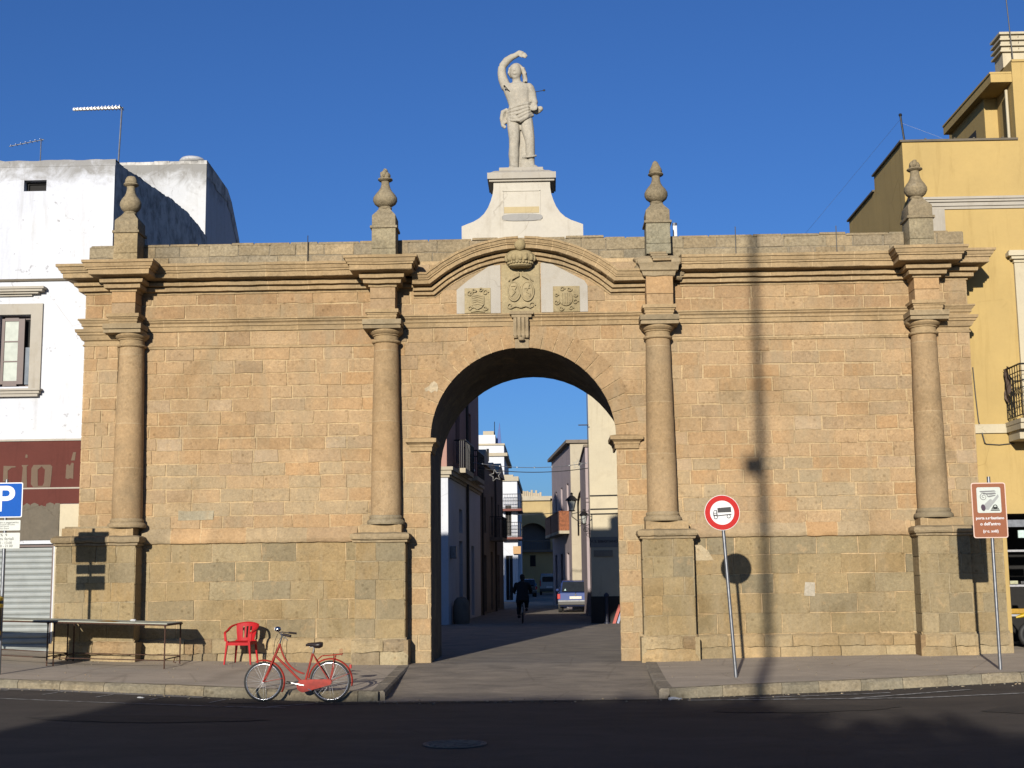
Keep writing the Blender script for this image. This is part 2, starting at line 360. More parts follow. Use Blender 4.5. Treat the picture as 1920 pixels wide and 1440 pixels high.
# return of the left kerb beside the ramp
def side_kerb(m, pts, s):
    for (xa, ya), (xb, yb) in zip(pts[:-1], pts[1:]):
        vs = []
        for t in (0.01, .25, .5, .75, .99):
            x, y = lerp(xa, xb, t), lerp(ya, yb, t); zt = GP(x, y)+.005; zb = -.4
            vs += [jit((x, y, zb), 6, .008), jit((x, y, zt-.03), 6, .008), jit((x-.03*s, y, zt), 6, .006), (x-.22*s, y, zt), (x-.045*s, y, zb)]
        fs = []
        for i in range(4):
            for j in range(4): f = (i*5+j, i*5+1+j, i*5+6+j, i*5+5+j); fs.append(f if s > 0 else f[::-1])
        fs += [(0, 4, 3, 2, 1), (20, 21, 22, 23, 24)]
        t = rnd.uniform(.9, 1.05); m.add(vs, fs, (.37*t, .325*t, .26*t))
side_kerb(m, [(-2.64, -4.86), (-2.65, -3.8), (-2.66, -2.7), (-2.67, -1.6), (-2.68, -.62)], 1)
struct(m.build('kerb', MS['kerb'], smooth=40))
m = kerb_run(KR, 1.86, 20, 0); side_kerb(m, [(1.70, -4.92), (1.70, -3.8), (1.73, -2.6), (1.76, -1.5), (1.79, -.5)], -1)
struct(m.build('kerb', MS['kerb'], smooth=40))
# worn painted lines
m = MB()
def stripe(m, pts, wd, zf=RD, dz=.009):
    n = len(pts); vs = []
    for i, (x, y) in enumerate(pts):
        a = pts[max(i-1, 0)]; b = pts[min(i+1, n-1)]; d = Vector((b[0]-a[0], b[1]-a[1])).normalized(); k = Vector((-d.y, d.x))*wd/2
        for s in (-1, 1): vs.append((x+k.x*s, y+k.y*s, zf(x+k.x*s, y+k.y*s)+dz))
    m.add(vs, [(2*i, 2*i+2, 2*i+3, 2*i+1) for i in range(n-1)])
def lin(a, b, n=10): return [(lerp(a[0], b[0], i/n), lerp(a[1], b[1], i/n)) for i in range(n+1)]
stripe(m, lin((2.1, -5.35), (5.2, -5.75))+lin((5.5, -5.8), (10, -5.2)), .10)
stripe(m, lin((2.9, -5.25), (5.3, -4.95)), .09)
stripe(m, lin((4.6, -5.6), (6.6, -4.85)), .10)
stripe(m, lin((7.2, -5.55), (9.5, -4.9)), .12)
for i, x in enumerate((-9.9, -9.0, -8.1, -7.2, -6.3, -5.3)): y = kline(x, KL)-.62; stripe(m, lin((x, y-.28), (x+.12, y+.26), 3), .035)
stripe(m, lin((-14, -5.05), (-4.0, -6.0), 20), .05)
stripe(m, lin((-4.3, -5.9), (-3.7, -5.3), 4), .05)
struct(m.build('road_markings', MS['paint']))
# joint line / drain strip where the street meets the road
m = MB(); stripe(m, lin((-5.0, -5.42), (2.0, -5.15), 24), .09, dz=.007)
struct(m.build('drainage_strip', simple('dark_drain', (.02, .018, .016), .9)))
mh = MB(); mh.lathe([(.36, 0), (.36, .012), (.33, .012), (.33, .006), (.0, .006)], (0, 0, 0), 32, sx=1.05)
for i in range(-4, 5):
    h = math.sqrt(max(0, .30**2-(i*.065)**2)); mh.box(-h, h, i*.065-.012, i*.065+.012, .0065, .013)
t = thing('manhole_cover', 'round grey iron manhole cover set in the shaded foreground road', 'manhole cover', (-1.14, -10.4, RD(-1.14, -10.4)+.004))
mh.build('cover', simple('worn_cast_iron', (.30, .25, .20), .95, 0, .25, 12, spec=.2), t)
# fallen litter
lt = plaster('white_paper', (.7, .7, .7), (.5, .5, .5), .3, 5)
for i, (x, y, s, lb) in enumerate(((1.92, -5.18, .085, 'crumpled white paper lying on the road at the corner of the right kerb'), (-6.5, -5.0, .045, 'small white litter scrap on the road below the left kerb'))):
    b = MB(); b.ball((0, 0, s*.2), s, seg=10, sc=(1.4, .8, .3), jt=s*.3)
    o = b.build('litter', lt); o.location = (x, y, RD(x, y)+.004); tag(o, lb, 'litter')

# ================================================================== the gate
gate = thing('city_gate', 'long honey coloured stone gate with one round arch, four columns and a curved pediment', 'gate', (-.45, 0, 0))
gate.location = (0, 0, 0)
AX, AZ, AR = -.48, 4.36, 1.85
WL, WR = -9.31, 8.40
JL, JR = AX-AR, AX+AR
MORT = (.60, .44, .25)
def tone(base, v=.10, hue=.05):
    t = rnd.gauss(1, v); h = rnd.gauss(0, hue)
    return (max(.02, base[0]*t*(1+h)), max(.02, base[1]*t), max(.02, base[2]*t*(1-h*1.2)))
def pal_upper(x, z):
    q = rnd.random()
    if z < 3.9 and q < .5: return tone((0.460, 0.346, 0.206), .04, .015)
    if q < .62: return tone((0.501, 0.346, 0.193), .028, .012)
    if q < .86: return tone((0.488, 0.320, 0.168), .032, .018)
    if q < .96: return tone((0.442, 0.315, 0.186), .035, .015)
    return tone((0.524, 0.385, 0.240), .032, .018)
def pal_dado(x, z):
    q = rnd.random()
    if q < .5: return tone((0.354, 0.274, 0.150), .05, .015)
    if q < .75: return tone((0.381, 0.280, 0.144), .05, .02)
    if q < .9: return tone((0.299, 0.243, 0.147), .05, .015)
    return tone((0.389, 0.307, 0.177), .05, .02)
def pal_foot(x, z):
    return tone((0.442, 0.336, 0.189), .10, .03) if rnd.random() < .85 else tone((0.323, 0.232, 0.133), .1)
def pal_par(x, z):
    return tone((0.408, 0.325, 0.204), .07, .02) if rnd.random() < .65 else tone((0.351, 0.290, 0.196), .08, .02)
def pal_frz(x, z):
    return tone((0.431, 0.280, 0.150), .07, .02) if rnd.random() < .55 else tone((0.460, 0.315, 0.174), .07, .02)

def block_poly(mb, L, Rr, yf, proud, col):
    # L, Rr: lists of (x,z) bottom->top for left and right side
    P = Rr+L[::-1]
    Q = []
    for p in P:
        if not Q or abs(p[0]-Q[-1][0])+abs(p[1]-Q[-1][1]) > 1e-4: Q.append(p)
    if len(Q) < 3: return
    cx = sum(p[0] for p in Q)/len(Q); cz = sum(p[1] for p in Q)/len(Q); n = len(Q); vs = []
    for p in Q: vs.append((p[0], yf+.004, p[1]))
    for p in Q:
        d = Vector((cx-p[0], cz-p[1])); l = d.length or 1; k = min(.008, l*.3)
        vs.append((p[0]+d.x/l*k, yf-proud, p[1]+d.y/l*k))
    fs = [tuple(range(n, 2*n))]+[(i, (i+1) % n, n+(i+1) % n, n+i) for i in range(n)]
    mb.add(vs, fs, col)
def blocks(mb, x0, x1, z0, z1, yf, h, w0, w1, pal, arch=False, gap=.013, proud=.013, rough=.010):
    nrow = max(1, int(round((z1-z0)/h))); zs = [z0]
    for i in range(1, nrow): zs.append(z0+(z1-z0)*i/nrow+rnd.uniform(-.012, .012))
    zs.append(z1)
    RM = AR+.2
    for r in range(nrow):
        za, zb = zs[r], zs[r+1]; x = x0; first = True
        while x < x1-.02:
            wd = rnd.uniform(w0, w1)*(rnd.uniform(.4, .8) if first and r % 2 else 1); first = False
            if x1-x-wd < w0*.5: wd = x1-x
            g = gap*rnd.uniform(.5, 1.2)*(.15 if rnd.random() < .25 else 1); gz = gap*rnd.uniform(.5, 1.1)*(.2 if rnd.random() < .2 else 1)
            a, b = x+g, x+wd-g; lo, hi = za+gz, zb-gz; x += wd
            if b-a < .03: continue
            pr = proud*rnd.uniform(.5, 1.5); col = pal((a+b)/2, (lo+hi)/2)
            j = lambda: rnd.uniform(-rough, rough)
            parts = [(a, b)]
            if arch and hi > AZ and a < AX < b and lo < AZ+RM: parts = [(a, AX-.004), (AX+.004, b)]
            for (pa, pb) in parts:
                ns = 5 if arch else 1; L = []; Rr = []
                for k in range(ns+1):
                    z = lerp(lo, hi, k/ns); l, r2 = pa, pb
                    if arch:
                        if z < AZ: e = AR-.0
                        elif z < AZ+RM: e = math.sqrt(max(0, RM*RM-(z-AZ)**2))
                        else: e = 0
                        if z < AZ: e = AR
                        if e > 0:
                            if (pa+pb)/2 < AX: r2 = min(r2, AX-e)
                            else: l = max(l, AX+e)
                    if r2-l > .02: L.append((l, z)); Rr.append((r2, z))
                if len(L) < 2: continue
                L[0] = (L[0][0]+j(), L[0][1]+j()); L[-1] = (L[-1][0]+j(), L[-1][1]+j()); Rr[0] = (Rr[0][0]+j(), Rr[0][1]+j()); Rr[-1] = (Rr[-1][0]+j(), Rr[-1][1]+j())
                if not arch:                                     # worn, slightly wavy edges
                    def wav(a_, b_):
                        k_ = max(1, int(math.hypot(b_[0]-a_[0], b_[1]-a_[1])/.11)); return [(lerp(a_[0], b_[0], q/k_)+(rnd.uniform(-.007, .007) if 0 < q else 0), lerp(a_[1], b_[1], q/k_)+(rnd.uniform(-.007, .007) if 0 < q else 0)) for q in range(k_)]
                    a_, b_, c_, d_ = L[0], Rr[0], Rr[-1], L[-1]
                    block_poly(mb, [], wav(a_, b_)+wav(b_, c_)+wav(c_, d_)+wav(d_, a_), yf, pr, col); continue
                block_poly(mb, L, Rr, yf, pr, col)

W = MB(); W.col = MORT
# core: flanks, passage block with the vault
ZB = -.35; ZT = 8.02
ARC = 28
fr = [(AX-AR*math.cos(math.pi*i/ARC), AZ+AR*math.sin(math.pi*i/ARC)) for i in range(ARC+1)]
BX, BZ, BR = -.29, 3.93, 2.03
bk = [(BX-BR*math.cos(math.pi*i/ARC), BZ+BR*math.sin(math.pi*i/ARC)) for i in range(ARC+1)]
Y0, Y1 = 0.0, 2.4
F = [(x, Y0, z) for x, z in [(JL, ZB)]+fr+[(JR, ZB)]]; B = [(x, Y1, z) for x, z in [(BX-BR, ZB)]+bk+[(BX+BR, ZB)]]
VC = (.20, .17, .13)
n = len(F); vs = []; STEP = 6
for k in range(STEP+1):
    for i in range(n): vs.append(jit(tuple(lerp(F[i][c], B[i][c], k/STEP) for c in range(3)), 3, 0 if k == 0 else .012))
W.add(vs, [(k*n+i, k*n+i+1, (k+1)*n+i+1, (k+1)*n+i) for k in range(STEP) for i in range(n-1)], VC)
def arch_face(y, xl, xr, pts, flip):
    vs = []; fs = []
    for x, z in pts: vs += [(x, y, z), (x, y, ZT)]
    k = len(pts)
    fs = [(2*i, 2*i+2, 2*i+3, 2*i+1) for i in range(k-1)]
    b = len(vs); x0 = pts[0][0]; x1 = pts[-1][0]
    vs += [(xl, y, ZB), (x0, y, ZB), (x0, y, ZT), (xl, y, ZT), (x1, y, ZB), (xr, y, ZB), (xr, y, ZT), (x1, y, ZT)]
    fs += [(b, b+1, b+2, b+3), (b+4, b+5, b+6, b+7)]
    W.add(vs, [f[::-1] for f in fs] if flip else fs)
arch_face(Y0, WL, WR, fr, False)
XA, XB = -3.7, 2.75
arch_face(Y1, XA, XB, bk, True)
W.add([(XA, .56, ZB), (XA, Y1, ZB), (XA, Y1, ZT), (XA, .56, ZT)], [(0, 3, 2, 1)]); W.add([(XB, .56, ZB), (XB, Y1, ZB), (XB, Y1, ZT), (XB, .56, ZT)], [(0, 1, 2, 3)])
W.add([(WL, .56, ZB), (XA, .56, ZB), (XA, .56, ZT), (WL, .56, ZT), (XB, .56, ZB), (WR, .56, ZB), (WR, .56, ZT), (XB, .56, ZT)], [(0, 3, 2, 1), (4, 7, 6, 5)])
W.add([(WL, 0, ZB), (WL, .56, ZB), (WL, .56, ZT), (WL, 0, ZT), (WR, 0, ZB), (WR, .56, ZB), (WR, .56, ZT), (WR, 0, ZT)], [(0, 3, 2, 1), (4, 5, 6, 7)])
W.add([(WL, 0, ZT), (WR, 0, ZT), (WR, .56, ZT), (WL, .56, ZT), (XA, .56, ZT), (XB, .56, ZT), (XB, Y1, ZT), (XA, Y1, ZT)], [(0, 1, 2, 3), (4, 5, 6, 7)])
# facing blocks
PL = (-8.30, -3.30); PC = (-3.25, 2.20); PR = (2.30, 7.45)
blocks(W, *PL, .50, 2.38, 0, .37, .55, 1.0, pal_dado, gap=.006)
blocks(W, PR[0], PR[1], .50, 2.40, 0, .37, .5, .95, pal_dado, gap=.006)
blocks(W, *PL, 2.66, 6.30, 0, .262, .42, .80, pal_upper)
blocks(W, *PR, 2.62, 6.32, 0, .262, .42, .80, pal_upper)
blocks(W, *PL, 6.33, 6.64, 0, .30, .5, 1.0, pal_frz); blocks(W, *PR, 6.36, 6.62, 0, .27, .6, 1.2, pal_upper)
blocks(W, *PL, 6.90, 7.46, 0, .28, .6, 1.1, pal_frz); blocks(W, *PR, 6.86, 7.46, 0, .27, .5, .75, pal_frz)
blocks(W, PC[0], PC[1], -.05, 4.12, 0, .30, .38, .62, pal_upper, arch=True)
blocks(W, PC[0], PC[1], 4.12, 6.64, 0, .27, .45, .85, pal_upper, arch=True)
blocks(W, PC[0], PC[1], 6.88, 7.96, 0, .27, .45, .8, pal_upper)
# voussoirs
NV = 23
for i in range(NV):
    a0 = math.pi*i/NV+.006; a1 = math.pi*(i+1)/NV-.006; ro = AR+rnd.uniform(.40, .47); pts = []
    for k in range(4): a = lerp(a0, a1, k/3); pts.append((AX-AR*math.cos(a), AZ+AR*math.sin(a)))
    for k in range(3, -1, -1): a = lerp(a0, a1, k/3); pts.append((AX-ro*math.cos(a), AZ+ro*math.sin(a)))
    pts = pts[::-1]
    vs = [(x, .002, z) for x, z in pts]+[(x, -.022-rnd.random()*.004, z) for x, z in pts]; nn = len(pts)
    # orientation: pts now counter-clockwise seen from the front
    W.add(vs, [tuple(range(nn, 2*nn))]+[(q, (q+1) % nn, nn+(q+1) % nn, nn+q) for q in range(nn)], tone((0.460, 0.311, 0.169), .05, .02))
# end piers and their blocks
for (a, b) in ((WL, -8.62), (7.62, WR)):
    W.box(a, b, -.15, -.001, ZB, ZT)
    blocks(W, a, b, 2.7, 6.36, -.15, .255, .26, .48, pal_upper); blocks(W, a, b, 6.9, 7.46, -.15, .28, .3, .5, pal_frz)
for xx, sgn in ((WL, -1), (WR, 1)):           # outer returns
    for z in frange(2.7, 7.4, .26): W.box(min(xx, xx+sgn*.012), max(xx, xx+sgn*.012), -.14, .5, z+.01, z+.25, col=pal_upper(0, 5))
wall = W.build('wall', MS['wall'], gate)

# footing stones under everything
Ft = MB(); Ft.col = (.42, .34, .21)
def rough_course(mb, x0, x1, y, z0, z1, zt, proj, pal=pal_foot, w0=.5, w1=.95):
    x = x0
    while x < x1-.05:
        L = min(rnd.uniform(w0, w1), x1-x)
        if x1-x-L < .25: L = x1-x
        nx = max(2, int(L/.08)); nz = 6; vs = []; g = .006
        yo = rnd.uniform(-.02, .02)
        for k in range(nz+1):
            for i in range(nx+1):
                u = i/nx; v = k/nz; xx = lerp(x+g, x+L-g, u); zz = lerp(z0, z1, v)
                b = .03*((2*u-1)**6)+.035*(max(0, 2*v-1)**4)
                p = jit((xx, y-proj+b+yo, zz), 5.5, .040 if 0 < i < nx else .010); vs.append(p)
        w_ = nx+1
        fs = [(k*w_+i, k*w_+i+1, (k+1)*w_+i+1, (k+1)*w_+i) for k in range(nz) for i in range(nx)]
        b0 = len(vs); vs += [(lerp(x+g, x+L-g, i/nx), y+.03, zt) for i in range(nx+1)]
        fs += [(nz*w_+i, nz*w_+i+1, b0+i+1, b0+i) for i in range(nx)]
        b1 = len(vs); vs += [(x+g, y+.03, lerp(z0, z1, k/nz)) for k in range(nz+1)]; fs += [(b1+k, k*w_, (k+1)*w_, b1+k+1) for k in range(nz)]
        b2 = len(vs); vs += [(x+L-g, y+.03, lerp(z0, z1, k/nz)) for k in range(nz+1)]; fs += [(k*w_+nx, b2+k, b2+k+1, (k+1)*w_+nx) for k in range(nz)]
        mb.add(vs, fs, pal(0, 0)); x += L
rough_course(Ft, -8.10, -3.74, 0, -.2, .22, .24, .13); rough_course(Ft, -8.10, -3.74, 0, .23, .49, .53, .09)
Ft.build('footing', MS['wall'], gate, smooth=50); Ft = MB()
rough_course(Ft, 2.80, 7.12, 0, -.2, .25, .27, .12); rough_course(Ft, 2.80, 7.12, 0, .26, .47, .51, .08)
Ft.build('footing', MS['wall'], gate, smooth=50)

# pedestals
def pedestal(x0, x1, y, label=None, side=(1, 1), w=(.3, .6)):
    m = MB(); m.box(x0, x1, y, .1, -.3, 2.40, col=(.42, .34, .21))
    blocks(m, x0, x1, .50, 2.36, y, .372, *w, pal_dado, proud=.01, gap=.006)
    for sx, s in ((x0, -1), (x1, 1)):         # courses on the returns
        for z in frange(.5, 2.3, .37)[:-1]:
            m.box(min(sx, sx+s*.012), max(sx, sx+s*.012), y+.005, -.005, z+.01, z+.355, col=pal_dado(0, 0))
    rough_course(m, x0-.07, x1+.07, y, -.25, .24, .25, .09); rough_course(m, x0-.04, x1+.04, y, .25, .47, .52, .07)
    for sx, s in ((x0, -1), (x1, 1)):
        a, b = (sx-.07, sx+.02) if s < 0 else (sx-.02, sx+.07); m.box(a, b, y-.05, -.01, -.25, .47, col=pal_foot(0, 0), taper=.0)
    o = m.build('pedestal', MS['wall'], gate)
    return o
PED = [(-9.62, -8.07, 'wide stone pedestal under the end pier and first column'), (-3.76, -2.80, None), (1.81, 2.78, None), (7.10, 8.07, None)]
for a, b, lb in PED:
    o = pedestal(a, b, -.45)
    if lb: o['label'] = lb
o = pedestal(8.05, 8.78, -.2, w=(.3, .5)); o['label'] = 'set back pier base at the right end of the gate'

# mouldings swept along a plan path; profile = (out, z) from bottom to top
def sweep(mb, path, prof, pal, step=.16, er=.006, seglen=(.55, .95), closed=False):
    P = [Vector((p[0], p[1], 0)) for p in path]; st = []
    nrm = []
    for i in range(len(P)-1): d = (P[i+1]-P[i]).normalized(); nrm.append(Vector((d.y, -d.x, 0)))
    for i in range(len(P)):
        if i == 0: mv = nrm[0]
        elif i == len(P)-1: mv = nrm[-1]
        else: mv = (nrm[i-1]+nrm[i])/(1+nrm[i-1].dot(nrm[i]))
        st.append((P[i], mv, True))
        if i < len(P)-1:
            L = (P[i+1]-P[i]).length
            if L > step*1.6:
                k = int(L/step)
                for q in range(1, k): st.append((P[i].lerp(P[i+1], q/k), nrm[i], False))
    rings = []
    for p, mv, c in st:
        rings.append([jit((p.x+mv.x*o, p.y+mv.y*o, z), 7, er) for o, z in prof])
    np_ = len(prof); acc = 0; col = pal(0, 0); lim = rnd.uniform(*seglen)
    for i in range(len(rings)-1):
        L = (st[i+1][0]-st[i][0]).length; acc += L
        if acc > lim: acc = 0; lim = rnd.uniform(*seglen); col = pal(0, 0)
        vs = rings[i]+rings[i+1]; fs = [(j, np_+j, np_+j+1, j+1) for j in range(np_-1)]
        mb.add(vs, fs, col)
        if acc == 0 and not st[i][2] and rnd.random() < .8:          # pale mortar joint between two moulding stones
            p, mv = st[i][0], st[i][1]; t_ = (st[i+1][0]-st[i][0]).normalized()*.008
            ra = [(q[0]-t_.x+mv.x*.0015, q[1]-t_.y+mv.y*.0015, q[2]+.001) for q in rings[i]]; rb_ = [(q[0]+t_.x+mv.x*.0015, q[1]+t_.y+mv.y*.0015, q[2]+.001) for q in rings[i]]
            mb.add(ra+rb_, fs, MORT)
    mb.add(rings[0], [tuple(range(np_))[::-1]], col); mb.add(rings[-1], [tuple(range(np_))], col)
pal_trim = lambda x, z: tone((0.454, 0.329, 0.183), .035, .012)
pal_dark = lambda x, z: tone((0.374, 0.295, 0.183), .07, .02)
CORN = [(0, 7.40), (.03, 7.405), (.035, 7.455), (.12, 7.46), (.13, 7.53), (.09, 7.535), (.09, 7.55), (.19, 7.56), (.20, 7.625), (.12, 7.63), (.12, 7.66), (.35, 7.68), (.365, 7.69), (.37, 7.79), (.372, 7.785), (.40, 7.788), (.405, 7.825), (.425, 7.828), (.44, 7.87), (.45, 7.90), (.475, 7.903), (.48, 7.955), (.30, 7.99), (-.02, 8.03)]
E_ = MB()
ER_ = .011
sweep(E_, [(WL, .56), (WL, -.15), (-8.69, -.15), (-8.69, -.45), (-8.21, -.45), (-8.21, 0), (-3.49, 0), (-3.49, -.45), (-2.99, -.45), (-2.99, 0), (-2.62, 0)], CORN, pal_trim, er=.011)
E2_ = MB(); sweep(E2_, [(2.72, 0), (7.29, 0), (7.29, -.45), (7.78, -.45), (7.78, -.15), (WR, -.15), (WR, .56)], CORN, pal_trim, er=.011)
E0_ = E_; F3_ = MB()
for x0, x1 in ((-8.69, -8.21), (-3.49, -2.99), (2.01, 2.54), (7.29, 7.78)):       # frieze blocks above the columns
    E_ = E0_ if x0 < 0 else E2_ if x0 > 5 else F3_
    E_.box(x0+.004, x1-.004, -.45, .02, 6.94, 7.17, col=pal_upper(0, 5)); E_.box(x0, x1, -.452, .02, 7.18, 7.42 if x0 != 2.01 else 7.55, col=pal_upper(0, 5))
E2_.build('entablature', MS['trim'], gate, smooth=30)
E_ = E0_; C3B = F3_
# broken cornice over the third column
C3 = [(0, 7.52), (.03, 7.54), (.05, 7.62), (.09, 7.64), (.10, 7.72), (.14, 7.78), (.13, 7.86), (.05, 7.93), (-.02, 7.95)]
sweep(C3B, [(1.98, 0), (1.98, -.45), (2.56, -.45), (2.56, 0)], C3, pal_dark, er=.02)
for i in range(4): C3B.cbox(2.14-.02*i, 2.50-.03*i, -.66+.02*i, -.42, 7.80+.05*i, 7.845+.05*i, .012, col=pal_dark(0, 0))
for i in range(9):
    C3B.ball((2.62+rnd.uniform(-.03, .14), -.12+rnd.uniform(-.1, .05), 7.55+i*.045), .085, col=pal_dark(0, 0), seg=8, sc=(1, 1, .8), jt=.03)
    C3B.ball((1.86+rnd.uniform(-.05, .08), -.30+rnd.uniform(-.1, .05), 7.72+i*.022), .075, col=pal_dark(0, 0), seg=8, sc=(1.2, 1, .7), jt=.03)
E_.build('entablature', MS['trim'], gate, smooth=30)
C3B.build('broken_cornice', MS['trim'], gate, smooth=30)
# curved pediment cornice
def arc_sweep(mb, a0, a1, cx, cz, Rr, prof, pal, n):
    np_ = len(prof); ztop = 7.98; rings = []
    for i in range(n+1):
        a = lerp(a0, a1, i/n); d = (math.sin(a), math.cos(a))
        rings.append([jit((cx+d[0]*(Rr+z-ztop), -o, cz+d[1]*(Rr+z-ztop)), 7, .008) for o, z in prof])
    col = pal(0, 0)
    for i in range(n):
        if i % 5 == 0: col = pal(0, 0)
        mb.add(rings[i]+rings[i+1], [(j, np_+j, np_+j+1, j+1) for j in range(np_-1)], col)
    mb.add(rings[0], [tuple(range(np_))[::-1]], col); mb.add(rings[-1], [tuple(range(np_))], col)
Pd = MB(); PCZ = 8.42-3.0
am = math.asin(1.93/3.0); CURV = [(o*.92, 7.98-(7.98-z)*.80) for o, z in CORN]
CURV[-1] = (-.02, 7.98); CURV[-2] = (.3, 7.985)
def poly_sweep(mb, pts, prof, pal):           # path in (x,z), mitred
    np_ = len(prof); rings = []
    for i, (x, z) in enumerate(pts):
        def nn_(p, q): d = Vector((q[0]-p[0], q[1]-p[1])).normalized(); return Vector((-d.y, d.x))
        n1 = nn_(pts[i-1], pts[i]) if i > 0 else nn_(pts[0], pts[1]); n2 = nn_(pts[i], pts[i+1]) if i < len(pts)-1 else n1
        nn = (n1+n2)/(1+n1.dot(n2))
        rings.append([jit((x+nn.x*(zz-7.98), -o, z+nn.y*(zz-7.98)), 7, .010) for o, zz in prof])
    col = pal(0, 0)
    for i in range(len(rings)-1):
        if i % 4 == 3: col = pal(0, 0)
        mb.add(rings[i]+rings[i+1], [(j, np_+j, np_+j+1, j+1) for j in range(np_-1)], col)
        if i % 4 == 3:
            d = Vector((pts[i+1][0]-pts[i][0], pts[i+1][1]-pts[i][1])).normalized()*.008
            mb.add([(q[0]-d.x, q[1]-.0015, q[2]-d.y) for q in rings[i]]+[(q[0]+d.x, q[1]-.0015, q[2]+d.y) for q in rings[i]], [(j, np_+j, np_+j+1, j+1) for j in range(np_-1)], MORT)
    mb.add(rings[0], [tuple(range(np_))[::-1]], col); mb.add(rings[-1], [tuple(range(np_))], col)
AC = AX+.02
def arcpt(a): return (AC+3.0*math.sin(a), PCZ+3.0*math.cos(a))
zE = arcpt(am)[1]
poly_sweep(Pd, [(-2.66, zE), (-2.55, zE)]+[arcpt(lerp(-am, -.022, i/24)) for i in range(25)], CURV, pal_trim)
poly_sweep(Pd, [arcpt(lerp(.022, am, i/24)) for i in range(25)]+[(arcpt(am)[0]+.12, zE), (2.02, zE)], CURV, pal_trim)
# masonry filling between the curve and the parapet
Pd.prism([(AX+.02+2.9*math.sin(a), PCZ+2.9*math.cos(a)) for a in [lerp(am, -am, i/30) for i in range(31)]]+[(-2.3, 7.4), (1.4, 7.4)], -.012, .04, col=(.40, .30, .18))
Pd.build('pediment', MS['trim'], gate, smooth=30)
# string course, ledge, thin band
St = MB()
STR = [(0, 6.64), (.04, 6.645), (.045, 6.68), (.02, 6.685), (.03, 6.74), (.055, 6.745), (.06, 6.79), (.045, 6.80), (.085, 6.83), (.09, 6.86), (.12, 6.865), (.12, 6.895), (0, 6.91)]
def part_sweep(name, path, prof, pal, **k):
    q = MB(); sweep(q, path, prof, pal, **k); return q.build(name, MS['trim'], gate, smooth=30)
for a, b in ((-8.22, -3.42), (-3.0, 2.03), (2.5, 7.3)): part_sweep('string_course', [(a, 0), (b, 0)], STR, pal_trim, er=.004)
BND = [(0, 6.285), (.03, 6.29), (.035, 6.325), (0, 6.34)]
for a, b in ((-8.12, -3.42), (2.5, 7.25)): part_sweep('stone_band', [(a, 0), (b, 0)], BND, pal_trim, er=.004)
PCAP = [(0, 6.34), (.03, 6.35), (.03, 6.38), (.01, 6.39), (.01, 6.45), (.05, 6.47), (.08, 6.53), (.09, 6.56), (.12, 6.57), (.125, 6.61), (.15, 6.62), (.16, 6.68), (.03, 6.70), (.03, 6.75), (.06, 6.755), (.06, 6.80), (.09, 6.83), (.10, 6.86), (.12, 6.865), (.12, 6.90), (0, 6.91)]
part_sweep('pilaster_capital', [(WL, .56), (WL, -.15), (-8.6, -.15)], PCAP, pal_trim, er=.005); part_sweep('pilaster_capital', [(7.7, -.15), (WR, -.15), (WR, .56)], PCAP, pal_trim, er=.005)
Lg = MB()
LED = [(0, 2.36), (.07, 2.375), (.085, 2.40), (.095, 2.45), (.08, 2.49), (.06, 2.53), (.035, 2.60), (.0, 2.67)]
for a, b in ((-8.1, -3.78), (2.80, 7.08)): part_sweep('ledge', [(a, 0), (b, 0)], LED, pal_upper, er=.014, step=.1)
LEP = [(0, 2.33), (.05, 2.345), (.055, 2.38), (.03, 2.385), (.08, 2.40), (.10, 2.44), (.09, 2.50), (.02, 2.53), (-.1, 2.54)]
for a, b in ((-9.62, -8.07), (-3.76, -2.80), (1.81, 2.78), (7.10, 8.07)):
    Lg = MB(); sweep(Lg, [(a, .05), (a, -.45), (b, -.45), (b, .05)], LEP, pal_dark, er=.014, step=.1)
    sweep(Lg, [(a+.07, .05), (a+.07, -.40), (b-.07, -.40), (b-.07, .05)], [(0, 2.5), (0, 2.68), (-.1, 2.70)], pal_trim, er=.01, step=.12)
    Lg.box(a+.02, b-.02, -.43, .02, 2.42, 2.52, col=(.36, .29, .18)); Lg.box(a+.1, b-.1, -.39, .02, 2.5, 2.69, col=(.40, .32, .2))
    if a < -9: Lg.box(-9.5, -8.5, -.38, .5, 2.3, 2.72, col=(.4, .32, .2))
    Lg.build('pedestal_cornice', MS['trim'], gate, smooth=35)
Lg = MB(); sweep(Lg, [(8.07, -.2), (8.78, -.2), (8.78, .4)], LEP, pal_dark, er=.014, step=.1)
Lg.box(8.0, 8.7, -.19, .5, 2.3, 2.7, col=(.4, .32, .2))
Lg.build('pedestal_cornice', MS['trim'], gate, smooth=35)
# impost blocks at the springing of the arch
IMP = [(0, 4.13), (.03, 4.14), (.035, 4.22), (.05, 4.235), (.055, 4.27), (.10, 4.31), (.12, 4.315), (.125, 4.39), (.0, 4.42)]
for path in ([(-2.72, -.02), (JL, -.02), (JL, .85)], [(JR, .85), (JR, -.02), (1.80, -.02)]):
    m = MB(); 
    if path[0][0] < -2: path = [(-2.70, .05), (-2.70, -.022), (JL, -.022), (JL, .85)]
    else: path = [(JR, .85), (JR, -.022), (1.78, -.022), (1.78, .05)]
    sweep(m, path, IMP, pal_trim, er=.006); m.build('impost', MS['trim'], gate, smooth=30)

